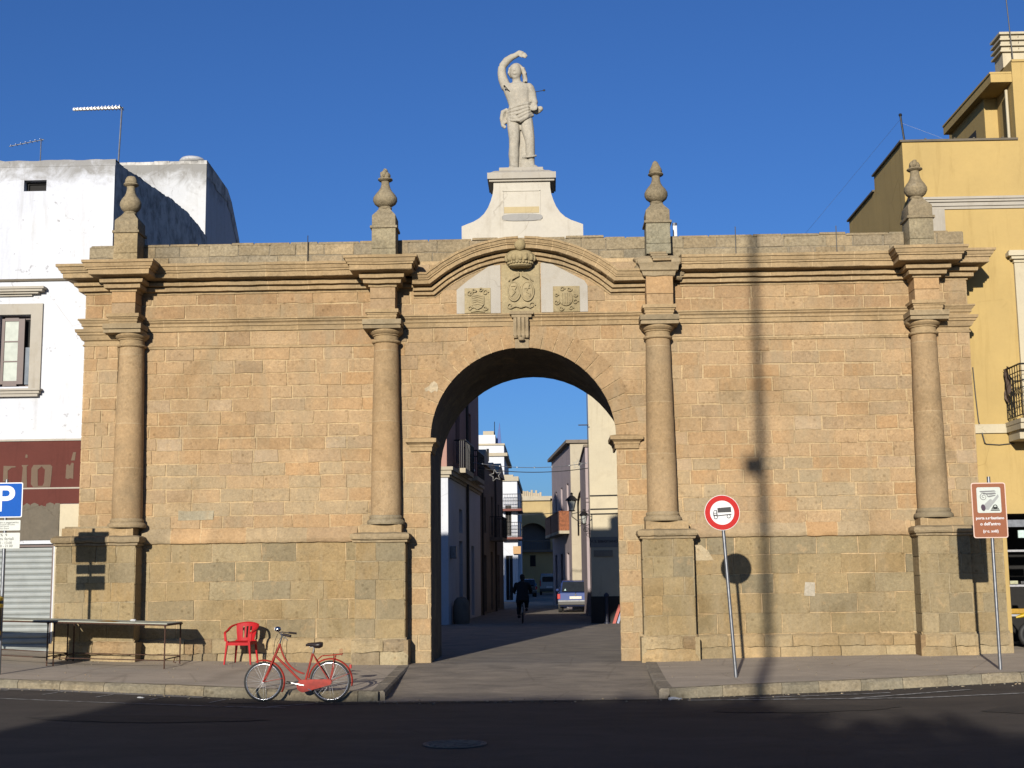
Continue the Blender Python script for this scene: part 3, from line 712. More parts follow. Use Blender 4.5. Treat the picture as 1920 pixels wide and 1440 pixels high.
# parapet
Pp = MB(); Pp.col = (.33, .28, .2)
Pp.box(WL-.03, WR+.06, .03, .5, ZT-.02, 8.44)
blocks(Pp, WL-.03, WR+.06, 8.01, 8.20, .03, .2, .5, .9, pal_par, proud=.012); blocks(Pp, WL-.03, WR+.06, 8.20, 8.455, .03, .26, .5, .85, pal_par, proud=.016)
x = WL
while x < WR:
    L = min(rnd.uniform(.4, .9), WR-x+.05); z = 8.445+rnd.uniform(-.012, .02)+(.03 if -1.9 < x < 1 else 0)
    Pp.box(x+.004, x+L-.004, .0+rnd.uniform(0, .02), .52, z-.03, z+.018, col=pal_dark(0, 0), taper=.012); x += L
for a, b, s in ((WL-.05, WL-.03, 1), (WR+.06, WR+.08, -1)):
    Pp.prism([(a-.18*(s > 0), 8.0), (b+.18*(s < 0), 8.0), (b, 8.12), (a, 8.12)], -.05, .45, col=pal_dark(0, 0))
Pp.build('parapet', MS['finial'], gate)

# columns
for ci, (cx, dx) in enumerate(((-8.345, -.10), (-3.20, -.05), (2.235, .02), (7.50, .04))):
    cy = -.16; r0, r1 = .298, .243; zb, zt = 2.86, 6.31
    cuts = [2.7]+[3.9+rnd.uniform(-.2, .2), 4.9+rnd.uniform(-.2, .2), 6.14]; tones = [tone((0.454, 0.318, 0.176), .04, .02) for _ in range(5)]
    def cf(z0, z1, cuts=cuts, tones=tones):
        z = (z0+z1)/2; k = sum(1 for c in cuts if z > c); 
        if any(abs(z-c) < .009 for c in cuts): return (.52, .39, .23)
        return tones[k]
    zs = sorted(set([lerp(zb, zt, i/30) for i in range(31)]+[c-.008 for c in cuts[1:]]+[c+.008 for c in cuts[1:]]))
    prof = [(lerp(r0, r1, ((z-zb)/(zt-zb))**1.35), z) for z in zs]
    m = MB(); m.lathe(prof, (cx, cy, 0), 40, jt=.007, colf=cf); col_o = m.build('column', MS['trim'], gate, smooth=60)
    m = MB(); pc = pal_trim(0, 0)
    m.lathe([(.24, 6.29), (.275, 6.30), (.29, 6.32), (.285, 6.345), (.25, 6.355), (.245, 6.36), (.245, 6.44), (.27, 6.445), (.272, 6.465), (.285, 6.47), (.31, 6.49), (.335, 6.52), (.34, 6.56), (.2, 6.57)], (cx, cy, 0), 40, col=pc, jt=.003)
    a = cx+dx
    m.add([], [])
    for (h, z0, z1, yy) in ((.375, 6.56, 6.615, -.52), (.36, 6.615, 6.64, -.50), (.385, 6.64, 6.74, -.54)): m.box(a-h, a+h, yy, .0, z0, z1, col=pal_dark(0, 0))
    for (h, z0, z1, yy) in ((.275, 6.74, 6.79, -.455), (.29, 6.79, 6.85, -.47), (.305, 6.85, 6.88, -.49), (.33, 6.88, 6.95, -.52)): m.box(a-h, a+h, yy, .0, z0, z1, col=pc)
    m.build('capital', MS['trim'], col_o, smooth=30)
    m = MB(); m.lathe([(.36, 2.69), (.375, 2.72), (.37, 2.76), (.335, 2.79), (.32, 2.80), (.33, 2.82), (.325, 2.85), (.30, 2.87), (.295, 2.88)], (cx, cy, 0), 36, col=pal_dark(0, 0), jt=.008)
    m.build('base', MS['trim'], col_o, smooth=50)

# finials on the parapet
FIN = [(-8.45, 9.86, 0), (-3.225, 9.93, 1), (2.28, 9.98, 2), (7.50, 9.86, 3)]
for cx, ztop, k in FIN:
    m = MB(); y0, y1 = -.44, .08; h = .245; c1 = tone((0.397, 0.328, 0.205), .05); c2 = tone((0.346, 0.294, 0.198), .05)
    m.cbox(cx-h, cx+h, y0, y1, 7.99, 8.20, .012, col=c1); m.cbox(cx-h+.004, cx+h-.004, y0+.004, y1, 8.205, 8.62, .012, col=c1)
    m.cbox(cx-h-.03, cx+h+.03, y0-.03, y1+.03, 8.62, 8.675, .014, col=c2); m.cbox(cx-h+.005, cx+h-.005, y0+.005, y1, 8.675, 8.90, .02, col=c2)
    blk = m.build('finial', MS['finial'], gate, smooth=30)
    if k == 0: blk['label'] = 'slimmer finial at the left end, against the white house'
    m = MB(); yc = -.18; s = (.92, 1.04, 1.0, .96)[k]; zt = ztop
    # concave square foot
    pr = [(.235, 8.895), (.21, 8.93), (.16, 8.99), (.125, 9.04), (.11, 9.07)]
    for (a, za), (b, zb2) in zip(pr[:-1], pr[1:]):
        vs = [(cx+i*a, yc+j*a, za) for i, j in ((-1, -1), (1, -1), (1, 1), (-1, 1))]+[(cx+i*b, yc+j*b, zb2) for i, j in ((-1, -1), (1, -1), (1, 1), (-1, 1))]
        m.add(vs, [(0, 1, 5, 4), (1, 2, 6, 5), (2, 3, 7, 6), (3, 0, 4, 7)], c2)
    m.lathe([(.12, 9.06), (.135, 9.075), (.135, 9.10), (.115, 9.115), (.15, 9.135), (.205*s, 9.18), (.235*s, 9.25), (.232*s, 9.31), (.195*s, 9.38), (.135*s, 9.45), (.098, 9.52), (.082, 9.60), (.085, 9.655), (.13, 9.67), (.155, 9.69), (.15, 9.71), (.06, 9.73)], (cx, yc, 0), 24, col=c2, jt=.012)
    # carved flame
    if k in (0, 2): m.lathe([(.10, 9.71), (.125, 9.75), (.115, 9.80), (.09, 9.85), (.05, zt-.03), (.015, zt)], (cx, yc, 0), 9, col=c2, jt=.03)
    else:
        for q in range(7):
            a = q*.9; m.ball((cx+.06*math.cos(a), yc+.06*math.sin(a), 9.77+.02*(q % 3)), .055, col=c2, seg=8, sc=(1, 1, 1.5), jt=.02)
        m.ball((cx, yc, zt-.06), .05, col=c2, seg=8, sc=(1, 1, 1.3), jt=.02)
    m.build('urn', MS['finial'], blk, smooth=50)

# plaster fields and coats of arms in the pediment
m = MB()
m.prism([(-1.79, 6.92), (-.90, 6.92), (-.90, 8.05), (-1.56, 7.60), (-1.79, 7.41)], -.030, -.005)
m.build('plaster_field', MS['stucco'], gate); m = MB()
m.prism([(-.08, 6.92), (.86, 6.92), (.86, 7.46), (.80, 7.56), (.05, 7.97), (-.08, 8.03)], -.030, -.005)
m.build('plaster_field', MS['stucco'], gate)
def relief_base(x0, x1, z0, z1, y=-.045):
    m = MB(); m.col = (.44, .36, .21); m.cbox(x0, x1, y, -.02, z0, z1, .01); return m
def ring_path(cx, cz, rx, rz, y, n=24): return [(cx+rx*math.cos(2*math.pi*i/n), y, cz+rz*math.sin(2*math.pi*i/n)) for i in range(n)]
def scroll(m, cx, cz, r, y, s=1, turns=1.4, th=.016, start=0):
    pts = []
    for i in range(22):
        t = i/21; a = start+s*turns*2*math.pi*t; rr = r*(1-.75*t); pts.append((cx+rr*math.cos(a), y, cz+rr*math.sin(a)))
    m.tube(pts, [th*(1-.4*i/21) for i in range(22)], 6)
RC = (.43, .35, .205)
# left small shield
m = relief_base(-1.63, -1.10, 6.92, 7.44); c = -1.365; y = -.06
m.prism([(c-.13, 7.10), (c-.08, 7.03), (c, 6.99), (c+.08, 7.03), (c+.13, 7.10), (c+.13, 7.27), (c+.06, 7.33), (c-.06, 7.33), (c-.13, 7.27)], -.085, -.04, col=RC)
for s in (-1, 1):
    scroll(m, c+s*.16, 7.34, .06, y-.01, s, 1.2); scroll(m, c+s*.15, 7.02, .05, y-.01, -s, 1.2); scroll(m, c+s*.07, 7.39, .045, y-.02, s, 1.1)
for i in range(5): m.tube([(c-.11, y-.03, 7.08+.045*i), (c+.0, y-.04, 7.10+.045*i+.01*(i % 2)), (c+.11, y-.03, 7.07+.045*i)], .009, 6)
m.tube([(c-.14, y, 6.95), (c, y-.02, 6.965), (c+.14, y, 6.95)], .018, 6)
m.build('coat_of_arms', MS['trim'], gate, smooth=50)['label'] = 'small worn square coat of arms on the left of the crest'
# right small shield
m = relief_base(.16, .70, 6.92, 7.45); c = .42
m.lathe([(0, -.0), (.12, 0), (.135, -.02), (.13, -.05), (.08, -.075), (0, -.08)], (0, 0, 0), 20, col=RC)
k = len(m.v)-6*20
for i in range(k, len(m.v)): v = m.v[i]; m.v[i] = (c+v[0]*1.05, -.045+v[2]*.8, 7.19+v[1]*1.15)
for i in range(4): m.tube([(c-.07+.047*i, -.112, 7.09), (c-.07+.047*i, -.118, 7.29)], .010, 6)
for s in (-1, 1):
    scroll(m, c+s*.19, 7.12, .055, -.07, s, 1.2); scroll(m, c+s*.19, 7.26, .04, -.07, -s, 1.1); scroll(m, c+s*.07, 7.385, .05, -.07, -s, 1.2); scroll(m, c+s*.10, 6.99, .05, -.07, s, 1.1)
m.build('coat_of_arms', MS['trim'], gate, smooth=50)['label'] = 'small square coat of arms with scrolled border on the right of the crest'
# central crest with crown
m = relief_base(-.88, -.10, 6.90, 7.92, -.05); c = -.49; y = -.07
for s, cx in ((-1, c-.135), (1, c+.135)):
    m.lathe([(0, 0), (.11, 0), (.118, -.02), (.10, -.045), (0, -.05)], (0, 0, 0), 20, col=RC); k = len(m.v)-5*20
    for i in range(k, len(m.v)): v = m.v[i]; m.v[i] = (cx+v[0]*1.0, -.055+v[2], 7.35+v[1]*1.62)
    m.tube(ring_path(cx, 7.35, .125, .195, -.085), .017, 6, closed=True)
    # draped mantle
    for q in range(3): m.tube([(c+s*.03, y-.02, 7.74-.03*q), (c+s*(.14+.02*q), y-.03, 7.68-.04*q), (c+s*(.25-.03*q), y-.01, 7.56-.05*q)], [.022, .026, .012], 6)
    scroll(m, c+s*.22, 7.06, .07, y-.01, s, 1.2); m.tube([(c, y-.02, 7.02), (c+s*.1, y-.02, 7.05), (c+s*.2, y-.01, 7.01)], .022, 6)
cx = c-.135; m.tube([(cx-.05, -.115, 7.24), (cx+.05, -.12, 7.45)], .013, 6); m.tube([(cx-.06, -.115, 7.45), (cx+.055, -.12, 7.46)], .013, 6); m.tube([(cx-.04, -.115, 7.40), (cx+.03, -.12, 7.34), (cx-.02, -.12, 7.28)], .013, 6)
cx = c+.135; m.tube([(cx-.06, -.115, 7.40), (cx+.05, -.12, 7.41)], .013, 6); m.tube([(cx-.01, -.115, 7.36), (cx+.04, -.12, 7.48)], .013, 6); m.tube([(cx-.02, -.115, 7.33), (cx+.05, -.12, 7.29), (cx+.04, -.115, 7.23)], .013, 6)
crest = m.build('coat_of_arms', MS['trim'], gate, smooth=50); crest['label'] = 'large central crest with two oval shields under a crown'
m = MB(); m.col = (.43, .345, .19)
m.lathe([(.20, 0), (.24, .03), (.235, .06), (.21, .08), (.26, .12), (.30, .19), (.29, .26), (.22, .32), (.12, .36), (.05, .38)], (c, -.16, 7.82), 22, sx=1, sy=.75, jt=.012)
for i in range(13):
    a = math.pi+math.pi*i/12; m.ball((c+.245*math.cos(a), -.16+.20*math.sin(a), 7.90), .028, seg=8)
for i in range(7):
    a = math.pi+math.pi*(i+.5)/7; m.ball((c+.27*math.cos(a), -.16+.2*math.sin(a), 8.0), .06, seg=8, sc=(1, .8, 1.3), jt=.015)
m.ball((c, -.34, 8.25), .12, seg=14, sc=(1, .8, 1.05), jt=.02)
m.build('crown', MS['trim'], crest, smooth=50)
# scrolled corbel over the keystone
m = MB(); m.col = (.40, .31, .19)
m.box(-.72, -.24, -.20, 0, 6.86, 6.92); m.box(-.68, -.28, -.17, 0, 6.80, 6.86, taper=0)
prof = [(0, 6.80), (-.16, 6.80), (-.18, 6.72), (-.17, 6.62), (-.13, 6.53), (-.12, 6.48), (-.14, 6.43), (-.12, 6.39), (-.06, 6.38), (0, 6.40)]
for i, (xa, xb) in enumerate(((-.64, -.58), (-.565, -.50), (-.485, -.42), (-.405, -.345))):
    vs = [(xa, p[0]-.012*(i % 2), p[1]) for p in prof]+[(xb, p[0]-.012*(i % 2), p[1]) for p in prof]; q = len(prof)
    m.add(vs, [(j, j+1, q+j+1, q+j) for j in range(q-1)]+[tuple(range(q))[::-1], tuple(range(q, 2*q))])
m.box(-.65, -.335, -.10, 0, 6.45, 6.80); m.ball((-.49, -.15, 6.36), .05, seg=8, sc=(1.4, 1, .8))
m.box(-.62, -.34, -.05, 0, 6.19, 6.38, col=(.38, .30, .19))
m.build('corbel', MS['trim'], gate, smooth=40)
# pale mortar repair blob left of the arch
# statue pedestal of flared plaster
m = MB(); pc = -.445
half = [(1.245, 8.40), (1.245, 8.78), (1.12, 8.83), (1.0, 8.875), (.88, 8.945), (.78, 9.04), (.70, 9.165), (.645, 9.30), (.605, 9.43), (.585, 9.56), (.58, 9.72)]
poly = [(pc+a, z) for a, z in half]+[(pc-a, z) for a, z in half[::-1]]
m.prism(poly, .15, .95)
sp = m.build('statue_pedestal', MS['pedwhite'], gate)
m = MB(); m.box(pc-.67, pc+.67, .09, 1.02, 9.70, 9.745); m.box(pc-.705, pc+.705, .04, 1.06, 9.745, 9.875, taper=.0); m.box(pc-.68, pc+.68, .07, 1.0, 9.875, 9.955, taper=.12)
m.build('cap', MS['stucco'], sp)
m = MB(); w2 = .375; zz0, zz1 = 8.96, 9.58
fr2 = [(-.40, .97), (-.36, .97)]
for a, b, c0, c1 in ((pc-.40, pc-.375, 8.91, 9.51), (pc+.355, pc+.38, 8.91, 9.51), (pc-.40, pc+.38, 9.50, 9.525), (pc-.40, pc+.38, 8.88, 8.905)): m.box(a, b, .135, .149, c0, c1)
m.build('panel_frame', MS['pedwhite'], sp)
m = MB(); m.box(pc-.37, pc+.35, .143, .149, 9.04, 9.17); m.build('ochre_band', plaster('ochre_stain', (.52, .42, .24), (.45, .37, .22), .4, 5), sp)
m = MB(); pts = []
for i in range(24):
    a = 2*math.pi*i/24; pts.append((pc-.0+.42*math.copysign(abs(math.cos(a))**.6, math.cos(a)), 8.945+.075*math.copysign(abs(math.sin(a))**.7, math.sin(a))))
m.prism(pts, .128, .1485); m.build('plaque', plaster('grey_plaque', (.36, .35, .33), (.28, .27, .25), .4, 4), sp)
# iron rods standing on the wall
for x, z0, z1 in ((-4.83, 8.0, 8.60), (3.87, 8.02, 8.62), (5.9, 8.0, 8.60)):
    m = MB(); m.cyl((x, -.03, z0), (x+.003, -.03, z1), .009, 6); m.build('iron_rod', MS['iron'], gate)

#r3 pale repair patches and odd stones
def patch(pts, y, col):
    q = MB(); q.col = col; q.prism(pts, y-.004, y); q.build('repair_patch', MS['wall'], gate)
patch([(-2.42, 5.34), (-2.36, 5.36), (-2.31, 5.31), (-2.24, 5.36), (-2.19, 5.33), (-2.17, 5.42), (-2.19, 5.50), (-2.25, 5.55), (-2.31, 5.52), (-2.36, 5.45), (-2.45, 5.40)], -.027, (.58, .48, .33))
patch([(2.86, 1.92), (3.22, 1.92), (3.12, 2.10), (2.98, 2.22), (2.86, 2.24)], -.020, (.56, .46, .30))
patch([(4.95, 1.22), (5.16, 1.20), (5.17, 1.47), (4.98, 1.48)], -.020, (.50, .45, .36))
patch([(-7.36, 2.83), (-6.66, 2.84), (-6.65, 3.02), (-7.2, 3.01), (-7.36, 3.03)], -.022, (.42, .37, .26))
#r4

#r6 grit along the kerbs and patched asphalt
g = MB()
for i in range(260):
    x = rnd.uniform(-12, 10); K_ = KL if x < 0 else KR
    if -2.7 < x < 1.8: y = rnd.uniform(-5.6, -4.9)
    else: y = kline(x, K_)-abs(rnd.gauss(0, .22))-.03
    r = rnd.uniform(.006, .02); g.ball((x, y, RD(x, y)+r*.4+.006), r, col=tone((.40, .34, .25), .2), seg=6, sc=(1.2, 1, .6))
for i in range(140):
    x = rnd.choice((rnd.uniform(-9, -2.9), rnd.uniform(2.0, 8.5))); y = rnd.choice((-.62-abs(rnd.gauss(0, .08)), rnd.uniform(-4, -.7))); r = rnd.uniform(.005, .014)
    g.ball((x, y, GP(x, y)+r*.4), r, col=tone((.42, .34, .22), .2), seg=6, sc=(1.2, 1, .6))
o = g.build('grit', MS['kerb']); tag(o, 'scattered grit and crumbs of stone along the kerbs and wall foot', 'grit', kind='stuff')
pm = ground_mat('asphalt_patch', (.075, .064, .056), (.05, .045, .041), 3, .5, bump=.4)
q = MB()
for cx_, cy_, a_, b_ in ((3.6, -6.9, 1.3, .45), (-5.6, -7.6, 1.6, .4), (6.8, -7.6, .9, .5)):
    n_ = 22; pts = [(cx_+a_*math.cos(2*math.pi*i/n_)*rnd.uniform(.85, 1.1), cy_+b_*math.sin(2*math.pi*i/n_)*rnd.uniform(.8, 1.15)) for i in range(n_)]
    b0 = [(x, y, RD(x, y)+.007) for x, y in pts]+[(cx_, cy_, RD(cx_, cy_)+.008)]; q.add(b0, [(i, (i+1) % n_, n_) for i in range(n_)])
struct(q.build('road_patch', pm))
# ================================================================== buildings
def facade(mb, P0, U, width, height, holes, depth=.18, col=None, m=None, z0=0, top=None):
    """wall with rectangular openings; P0 foot corner, U along the wall, outward normal = U x Z"""
    P0 = Vector(P0); U = Vector(U).normalized(); Nn = Vector((U.y, -U.x, 0))
    us = sorted(set([0, width]+[h[0] for h in holes]+[h[1] for h in holes])); vsn = sorted(set([z0, height]+[h[2] for h in holes]+[h[3] for h in holes]))
    def P(u, v, d=0):
        q = P0+U*u-Nn*d; return (q.x, q.y, P0.z+v)
    for i in range(len(us)-1):
        for j in range(len(vsn)-1):
            uc, vc = (us[i]+us[i+1])/2, (vsn[j]+vsn[j+1])/2
            if any(h[0] < uc < h[1] and h[2] < vc < h[3] for h in holes): continue
            mb.add([P(us[i], vsn[j]), P(us[i+1], vsn[j]), P(us[i+1], vsn[j+1]), P(us[i], vsn[j+1])], [(0, 1, 2, 3)], col, m)
    for a, b, c, d in holes:
        q = [(a, c), (b, c), (b, d), (a, d)]
        for k in range(4):
            p1, p2 = q[k], q[(k+1) % 4]
            mb.add([P(*p1), P(*p1, depth), P(*p2, depth), P(*p2)], [(0, 1, 2, 3)], col, m)
    return P
def win_part(P, a, b, c, d, parent, depth=.15, frame='wood', pane='glass', bars=1, name='window', mull=1, fw=.05, panename='pane'):
    """frame bars and a pane set in a hole; P(u,v,d) from facade()"""
    m = MB()
    def bar(u0, u1, v0, v1, d0, d1):
        vs = [P(u, v, dd) for dd in (d0, d1) for u, v in ((u0, v0), (u1, v0), (u1, v1), (u0, v1))]
        m.add(vs, [(0, 1, 2, 3), (7, 6, 5, 4), (0, 4, 5, 1), (1, 5, 6, 2), (2, 6, 7, 3), (3, 7, 4, 0)])
    e = .002; d0, d1 = depth-.07, depth-.01
    bar(a+e, a+fw, c+e, d-e, d0, d1); bar(b-fw, b-e, c+e, d-e, d0, d1); bar(a+fw, b-fw, c+e, c+fw, d0, d1); bar(a+fw, b-fw, d-fw, d-e, d0, d1)
    for k in range(1, mull+1): u = lerp(a, b, k/(mull+1)); bar(u-fw*.6, u+fw*.6, c+fw, d-fw, d0+.004, d1-.004)
    for k in range(1, bars+1): v = lerp(c, d, k/(bars+1)); bar(a+fw, b-fw, v-fw*.3, v+fw*.3, d0+.01, d1-.01)
    f = m.build(name, MS[frame], parent)
    g = MB(); g.add([P(a, c, depth-.03), P(b, c, depth-.03), P(b, d, depth-.03), P(a, d, depth-.03)], [(0, 1, 2, 3)])
    g.build(panename, MS[pane], f); return f
def door_part(P, a, b, c, d, parent, depth=.2, mat='oldwood', name='door'):
    m = MB(); k = 3
    for i in range(2):
        u0, u1 = lerp(a, b, i/2)+.01, lerp(a, b, (i+1)/2)-.01
        for j in range(k):
            v0, v1 = lerp(c, d, j/k)+.06, lerp(c, d, (j+1)/k)-.06
            vs = [P(u, v, dd) for dd in (depth-.07, depth-.03) for u, v in ((u0+.06, v0), (u1-.06, v0), (u1-.06, v1), (u0+.06, v1))]
            m.add(vs, [(0, 1, 2, 3), (0, 4, 5, 1), (1, 5, 6, 2), (2, 6, 7, 3), (3, 7, 4, 0)])
        m.add([P(u0, c, depth-.045), P(u1, c, depth-.045), P(u1, d, depth-.045), P(u0, d, depth-.045)], [(0, 1, 2, 3)])
    return m.build(name, MS[mat], parent)

# ---------------------------------------------------------------- white house on the left
WY = .57
wh = thing('white_house', 'whitewashed two storey house left of the gate with brown window and red painted shop band', 'house', (-10.3, WY, 0))
wh.location = (0, 0, 0)
m = MB(); XR = -9.05; X0 = -17
hl = [( -11.36-X0, -10.70-X0, 5.66, 7.16), (-10.98-X0, -10.50-X0, 9.83, 10.07), (-13.2-X0, -10.06-X0, .15, 2.42)]
hl += [(-14.6-X0, -13.9-X0, 5.66, 7.16)]
P = facade(m, (X0, WY, 0), (1, 0, 0), XR-X0, 10.42, hl, .22, z0=-.1)
m.build('front_wall', MS['whitetop'], wh)
m = MB()
# side wall: high at the street corner, falls away towards the back with a ragged edge
prof = [(WY, 10.46), (2.0, 10.58), (3.4, 10.70), (4.8, 10.84), (6.2, 10.92), (7.2, 10.86), (8.2, 10.78)]
for (ya, za), (yb, zb2) in zip(prof[:-1], prof[1:]):
    n_ = max(1, int((yb-ya)/.25))
    for i in range(n_):
        y0, y1 = lerp(ya, yb, i/n_), lerp(ya, yb, (i+1)/n_); t0, t1 = lerp(za, zb2, i/n_)+rnd.uniform(-.03, .03), lerp(za, zb2, (i+1)/n_)
        m.add([(XR, y0, 0), (XR, y1, 0), (XR, y1, t1), (XR, y0, t0), (XR-.3, y1, t1), (XR-.3, y0, t0), (XR-.3, y1, 0), (XR-.3, y0, 0)], [(0, 1, 2, 3), (3, 2, 4, 5), (5, 4, 6, 7)])
m.add([(X0, WY+.3, 10.38), (XR-.3, WY+.3, 10.38), (XR-.3, WY+.3, 0), (X0, WY+.3, 0)], [(0, 1, 2, 3)])
m.add([(X0, .8, 8.1), (XR-.3, .8, 8.1), (XR-.3, 9, 8.1), (X0, 9, 8.1)], [(0, 1, 2, 3)])
m.build('side_wall', MS['whitedirty'], wh)
m = MB(); x = X0
while x < XR:                                                        # ragged lichen-stained wall top
    x1_ = min(x+.14, XR+.01); z0_, z1_ = [10.50+.05*noise.noise(Vector((q*2.1, 0, 0)))+.02*noise.noise(Vector((q*11, 3, 0))) for q in (x, x1_)]
    m.add([(x, WY-.006, 10.36), (x1_, WY-.006, 10.36), (x1_, WY-.006, z1_), (x, WY-.006, z0_), (x, WY+.3, z0_), (x1_, WY+.3, z1_)], [(0, 1, 2, 3), (3, 2, 5, 4)]); x = x1_
    if x >= XR: break
m.build('coping', MS['whitetop'], wh)
m = MB(); m.box(-17, -9.3, WY-.04, WY-.002, 7.88, 7.93); m.build('drip_moulding', MS['greystucco'], wh)
win = win_part(P, *hl[0], wh, depth=.22, frame='wood', pane='dark', bars=0, mull=0, fw=.06)
# open casement: left leaf closed with white curtain, right leaf folded in
m = MB(); zb, zt = 5.72, 7.10; y = WY+.05
for x0, x1 in ((-11.34, -11.28), (-10.99, -10.86)): m.box(x0, x1, y, y+.05, zb, zt)
for z0, z1 in ((zb-.04, zb+.07), (zt-.05, zt+.02)): m.box(-11.28, -10.99, y+.002, y+.048, z0, z1)
for z in (6.20, 6.62): m.box(-11.28, -10.99, y+.005, y+.04, z-.013, z+.013)
lf = m.build('casement', MS['wood'], win)
m = MB(); m.box(-11.28, -10.99, y+.02, y+.03, zb+.07, zt-.05); m.build('curtain', MS['curtain'], win)
m = MB(); m.box(-10.86, -10.745, y+.06, y+.07, zb, 6.50); m.build('pane', simple('grey_reflecting_pane', (.22, .25, .28), .15, 0, .2, 3), win)
win_part(P, *hl[3], wh, depth=.22, frame='wood', pane='glass', bars=2)
win_part(P, *hl[1], wh, depth=.22, frame='dark', pane='dark', bars=0, mull=0, name='vent_opening')
m = MB(); pz = WY-.045
m.box(-10.70, -10.46, pz, WY-.001, 5.60, 7.40); m.box(-11.62, -11.36, pz, WY-.001, 5.60, 7.40); m.box(-11.36, -10.70, pz, WY-.001, 7.17, 7.40)
m.build('window_surround', MS['stucco'], wh)
m = MB()
for (o, z0, z1, e) in ((.10, 5.44, 5.50, .0), (.13, 5.50, 5.56, .04), (.17, 5.56, 5.60, .07)): m.box(-11.66-e, -10.48+e, WY-o, WY, z0, z1)
m.build('sill', MS['stucco'], win)
m = MB()
for (o, z0, z1, e) in ((.06, 7.56, 7.60, -.25), (.12, 7.60, 7.64, -.1), (.17, 7.64, 7.69, .0), (.20, 7.69, 7.74, .04)): m.box(-11.66-e, -10.44+e, WY-o, WY, z0, z1, taper=0)
m.build('window_hood', MS['stucco'], wh)
m = MB(); m.box(-17, -9.34, WY-.02, WY-.001, 3.23, 4.52); m.box(-17, -9.98, WY-.021, WY-.001, 3.0, 3.23)
rb = m.build('shop_band', MS['redband'], wh)
m = MB(); m.box(-17, -9.36, WY-.026, WY-.020, 3.535, 3.565); m.box(-17, -9.5, WY-.05, WY-.001, 4.52, 4.56); m.build('band_line', MS['stucco'], rb)
m = MB(); m.box(-17, -9.96, WY-.035, WY-.0215, 2.50, 3.12)
for i in range(26):
    x = -14+i*.16; m.ball((x, WY-.022, 3.12+rnd.uniform(-.03, .06)), .10, seg=8, sc=(1, .12, 1), jt=.02)
m.build('rough_render', MS['greystucco'], wh)
m = MB(); m.box(-9.95, -9.36, WY-.03, WY-.001, 2.46, 3.22); m.box(-10.02, -9.36, WY-.045, WY-.001, .0, 2.44); m.build('plaster_pier', MS['cream'], wh)
# ghost letters
def glyph(m, poly):
    q = MB(); q.prism(poly, WY-.027, WY-.0205); q.build('faded_letter', MS['ghost'], rb)
m = MB()
glyph(m, [(-10.77, 3.575), (-10.65, 3.575), (-10.67, 4.0), (-10.63, 4.03), (-10.78, 4.03), (-10.75, 3.98)]); glyph(m, [(-10.71, 4.18), (-10.66, 4.18), (-10.66, 4.24), (-10.70, 4.25)])
glyph(m, [(-10.57, 3.64), (-10.52, 3.575), (-10.42, 3.575), (-10.43, 3.68), (-10.44, 3.93), (-10.36, 4.0), (-10.36, 4.03), (-10.53, 4.03), (-10.57, 3.96)])
glyph(m, [(-10.42, 3.575), (-10.17, 3.575), (-10.16, 3.66), (-10.14, 3.99), (-10.18, 4.03), (-10.36, 4.03), (-10.36, 4.0), (-10.29, 3.93), (-10.30, 3.66), (-10.33, 3.60), (-10.42, 3.60)])
glyph(m, [(-9.86, 3.75), (-9.81, 3.73), (-9.76, 3.75), (-9.70, 3.73), (-9.70, 4.05), (-9.74, 4.07), (-9.78, 4.0), (-9.82, 4.04), (-9.85, 4.02)]); glyph(m, [(-9.76, 4.11), (-9.68, 4.11), (-9.66, 4.28), (-9.72, 4.28)])
glyph(m, [(-11.15, 3.70), (-11.05, 3.70), (-11.06, 3.92), (-10.98, 3.98), (-10.90, 3.985), (-10.90, 4.01), (-11.15, 4.02)]); glyph(m, [(-9.56, 3.76), (-9.51, 3.76), (-9.51, 4.0), (-9.56, 4.02)])
# roller shutter
m = MB(); z = .2; c = 0
while z < 2.34:
    vs = []; x0, x1 = -13.18, -10.10; y = WY+.10; h = .115
    pr = [(y, z), (y-.018, z+.02), (y-.022, z+.05), (y-.018, z+.08), (y, z+.10), (y+.012, z+.105), (y+.012, z+h)]
    k = len(pr); m.add([(x0, a, b) for a, b in pr]+[(x1, a, b) for a, b in pr], [(j, k+j, k+j+1, j+1) for j in range(k-1)]); z += h
shu = m.build('roller_shutter', MS['shutter'], wh)
m = MB(); m.box(-10.10, -10.062, WY+.03, WY+.15, .15, 2.36); m.box(-13.2, -10.062, WY+.02, WY+.15, 2.36, 2.40); m.build('shutter_frame', MS['wood'], shu)
m = MB(); m.box(-13.3, -9.9, WY-.18, WY+.3, -.1, .235); m.build('doorstep', MS['wood'], wh)
# block behind
m = MB(); bx, by = -9.12, 8.25
xs = frange(-13.5, bx, .3); top = lambda x: 12.88+.03*math.sin(x*5)
for a, b in zip(xs[:-1], xs[1:]): m.add([(a, by, 0), (b, by, 0), (b, by, top(b)), (a, by, top(a)), (b, by+.4, 12.9), (a, by+.4, 12.9)], [(0, 1, 2, 3), (3, 2, 4, 5)])
prof = [(by, 12.9), (9.2, 12.86), (10.6, 12.78), (11.1, 12.55), (12.1, 11.7), (12.8, 10.6), (13.4, 9.0), (13.6, 8)]
pts = [(y, z) for y, z in prof]
for (ya, za), (yb, zb2) in zip(pts[:-1], pts[1:]): m.add([(bx, ya, 0), (bx, yb, 0), (bx, yb, zb2), (bx, ya, za), (-13.5, yb, zb2), (-13.5, ya, za)], [(0, 1, 2, 3), (3, 2, 4, 5)])
hb = thing('rear_house', 'whitewashed block with sloping dirty parapet rising behind the white house', 'house', (0, 0, 0))
m.build('wall', MS['whitetop2'], hb)
m = MB(); x = -13.5
while x < bx-.01: L = rnd.uniform(.2, .5); m.box(x, min(x+L, bx+.01), by-.006, by+.4, 12.82, 12.90+rnd.uniform(0, .03), taper=.006); x += L
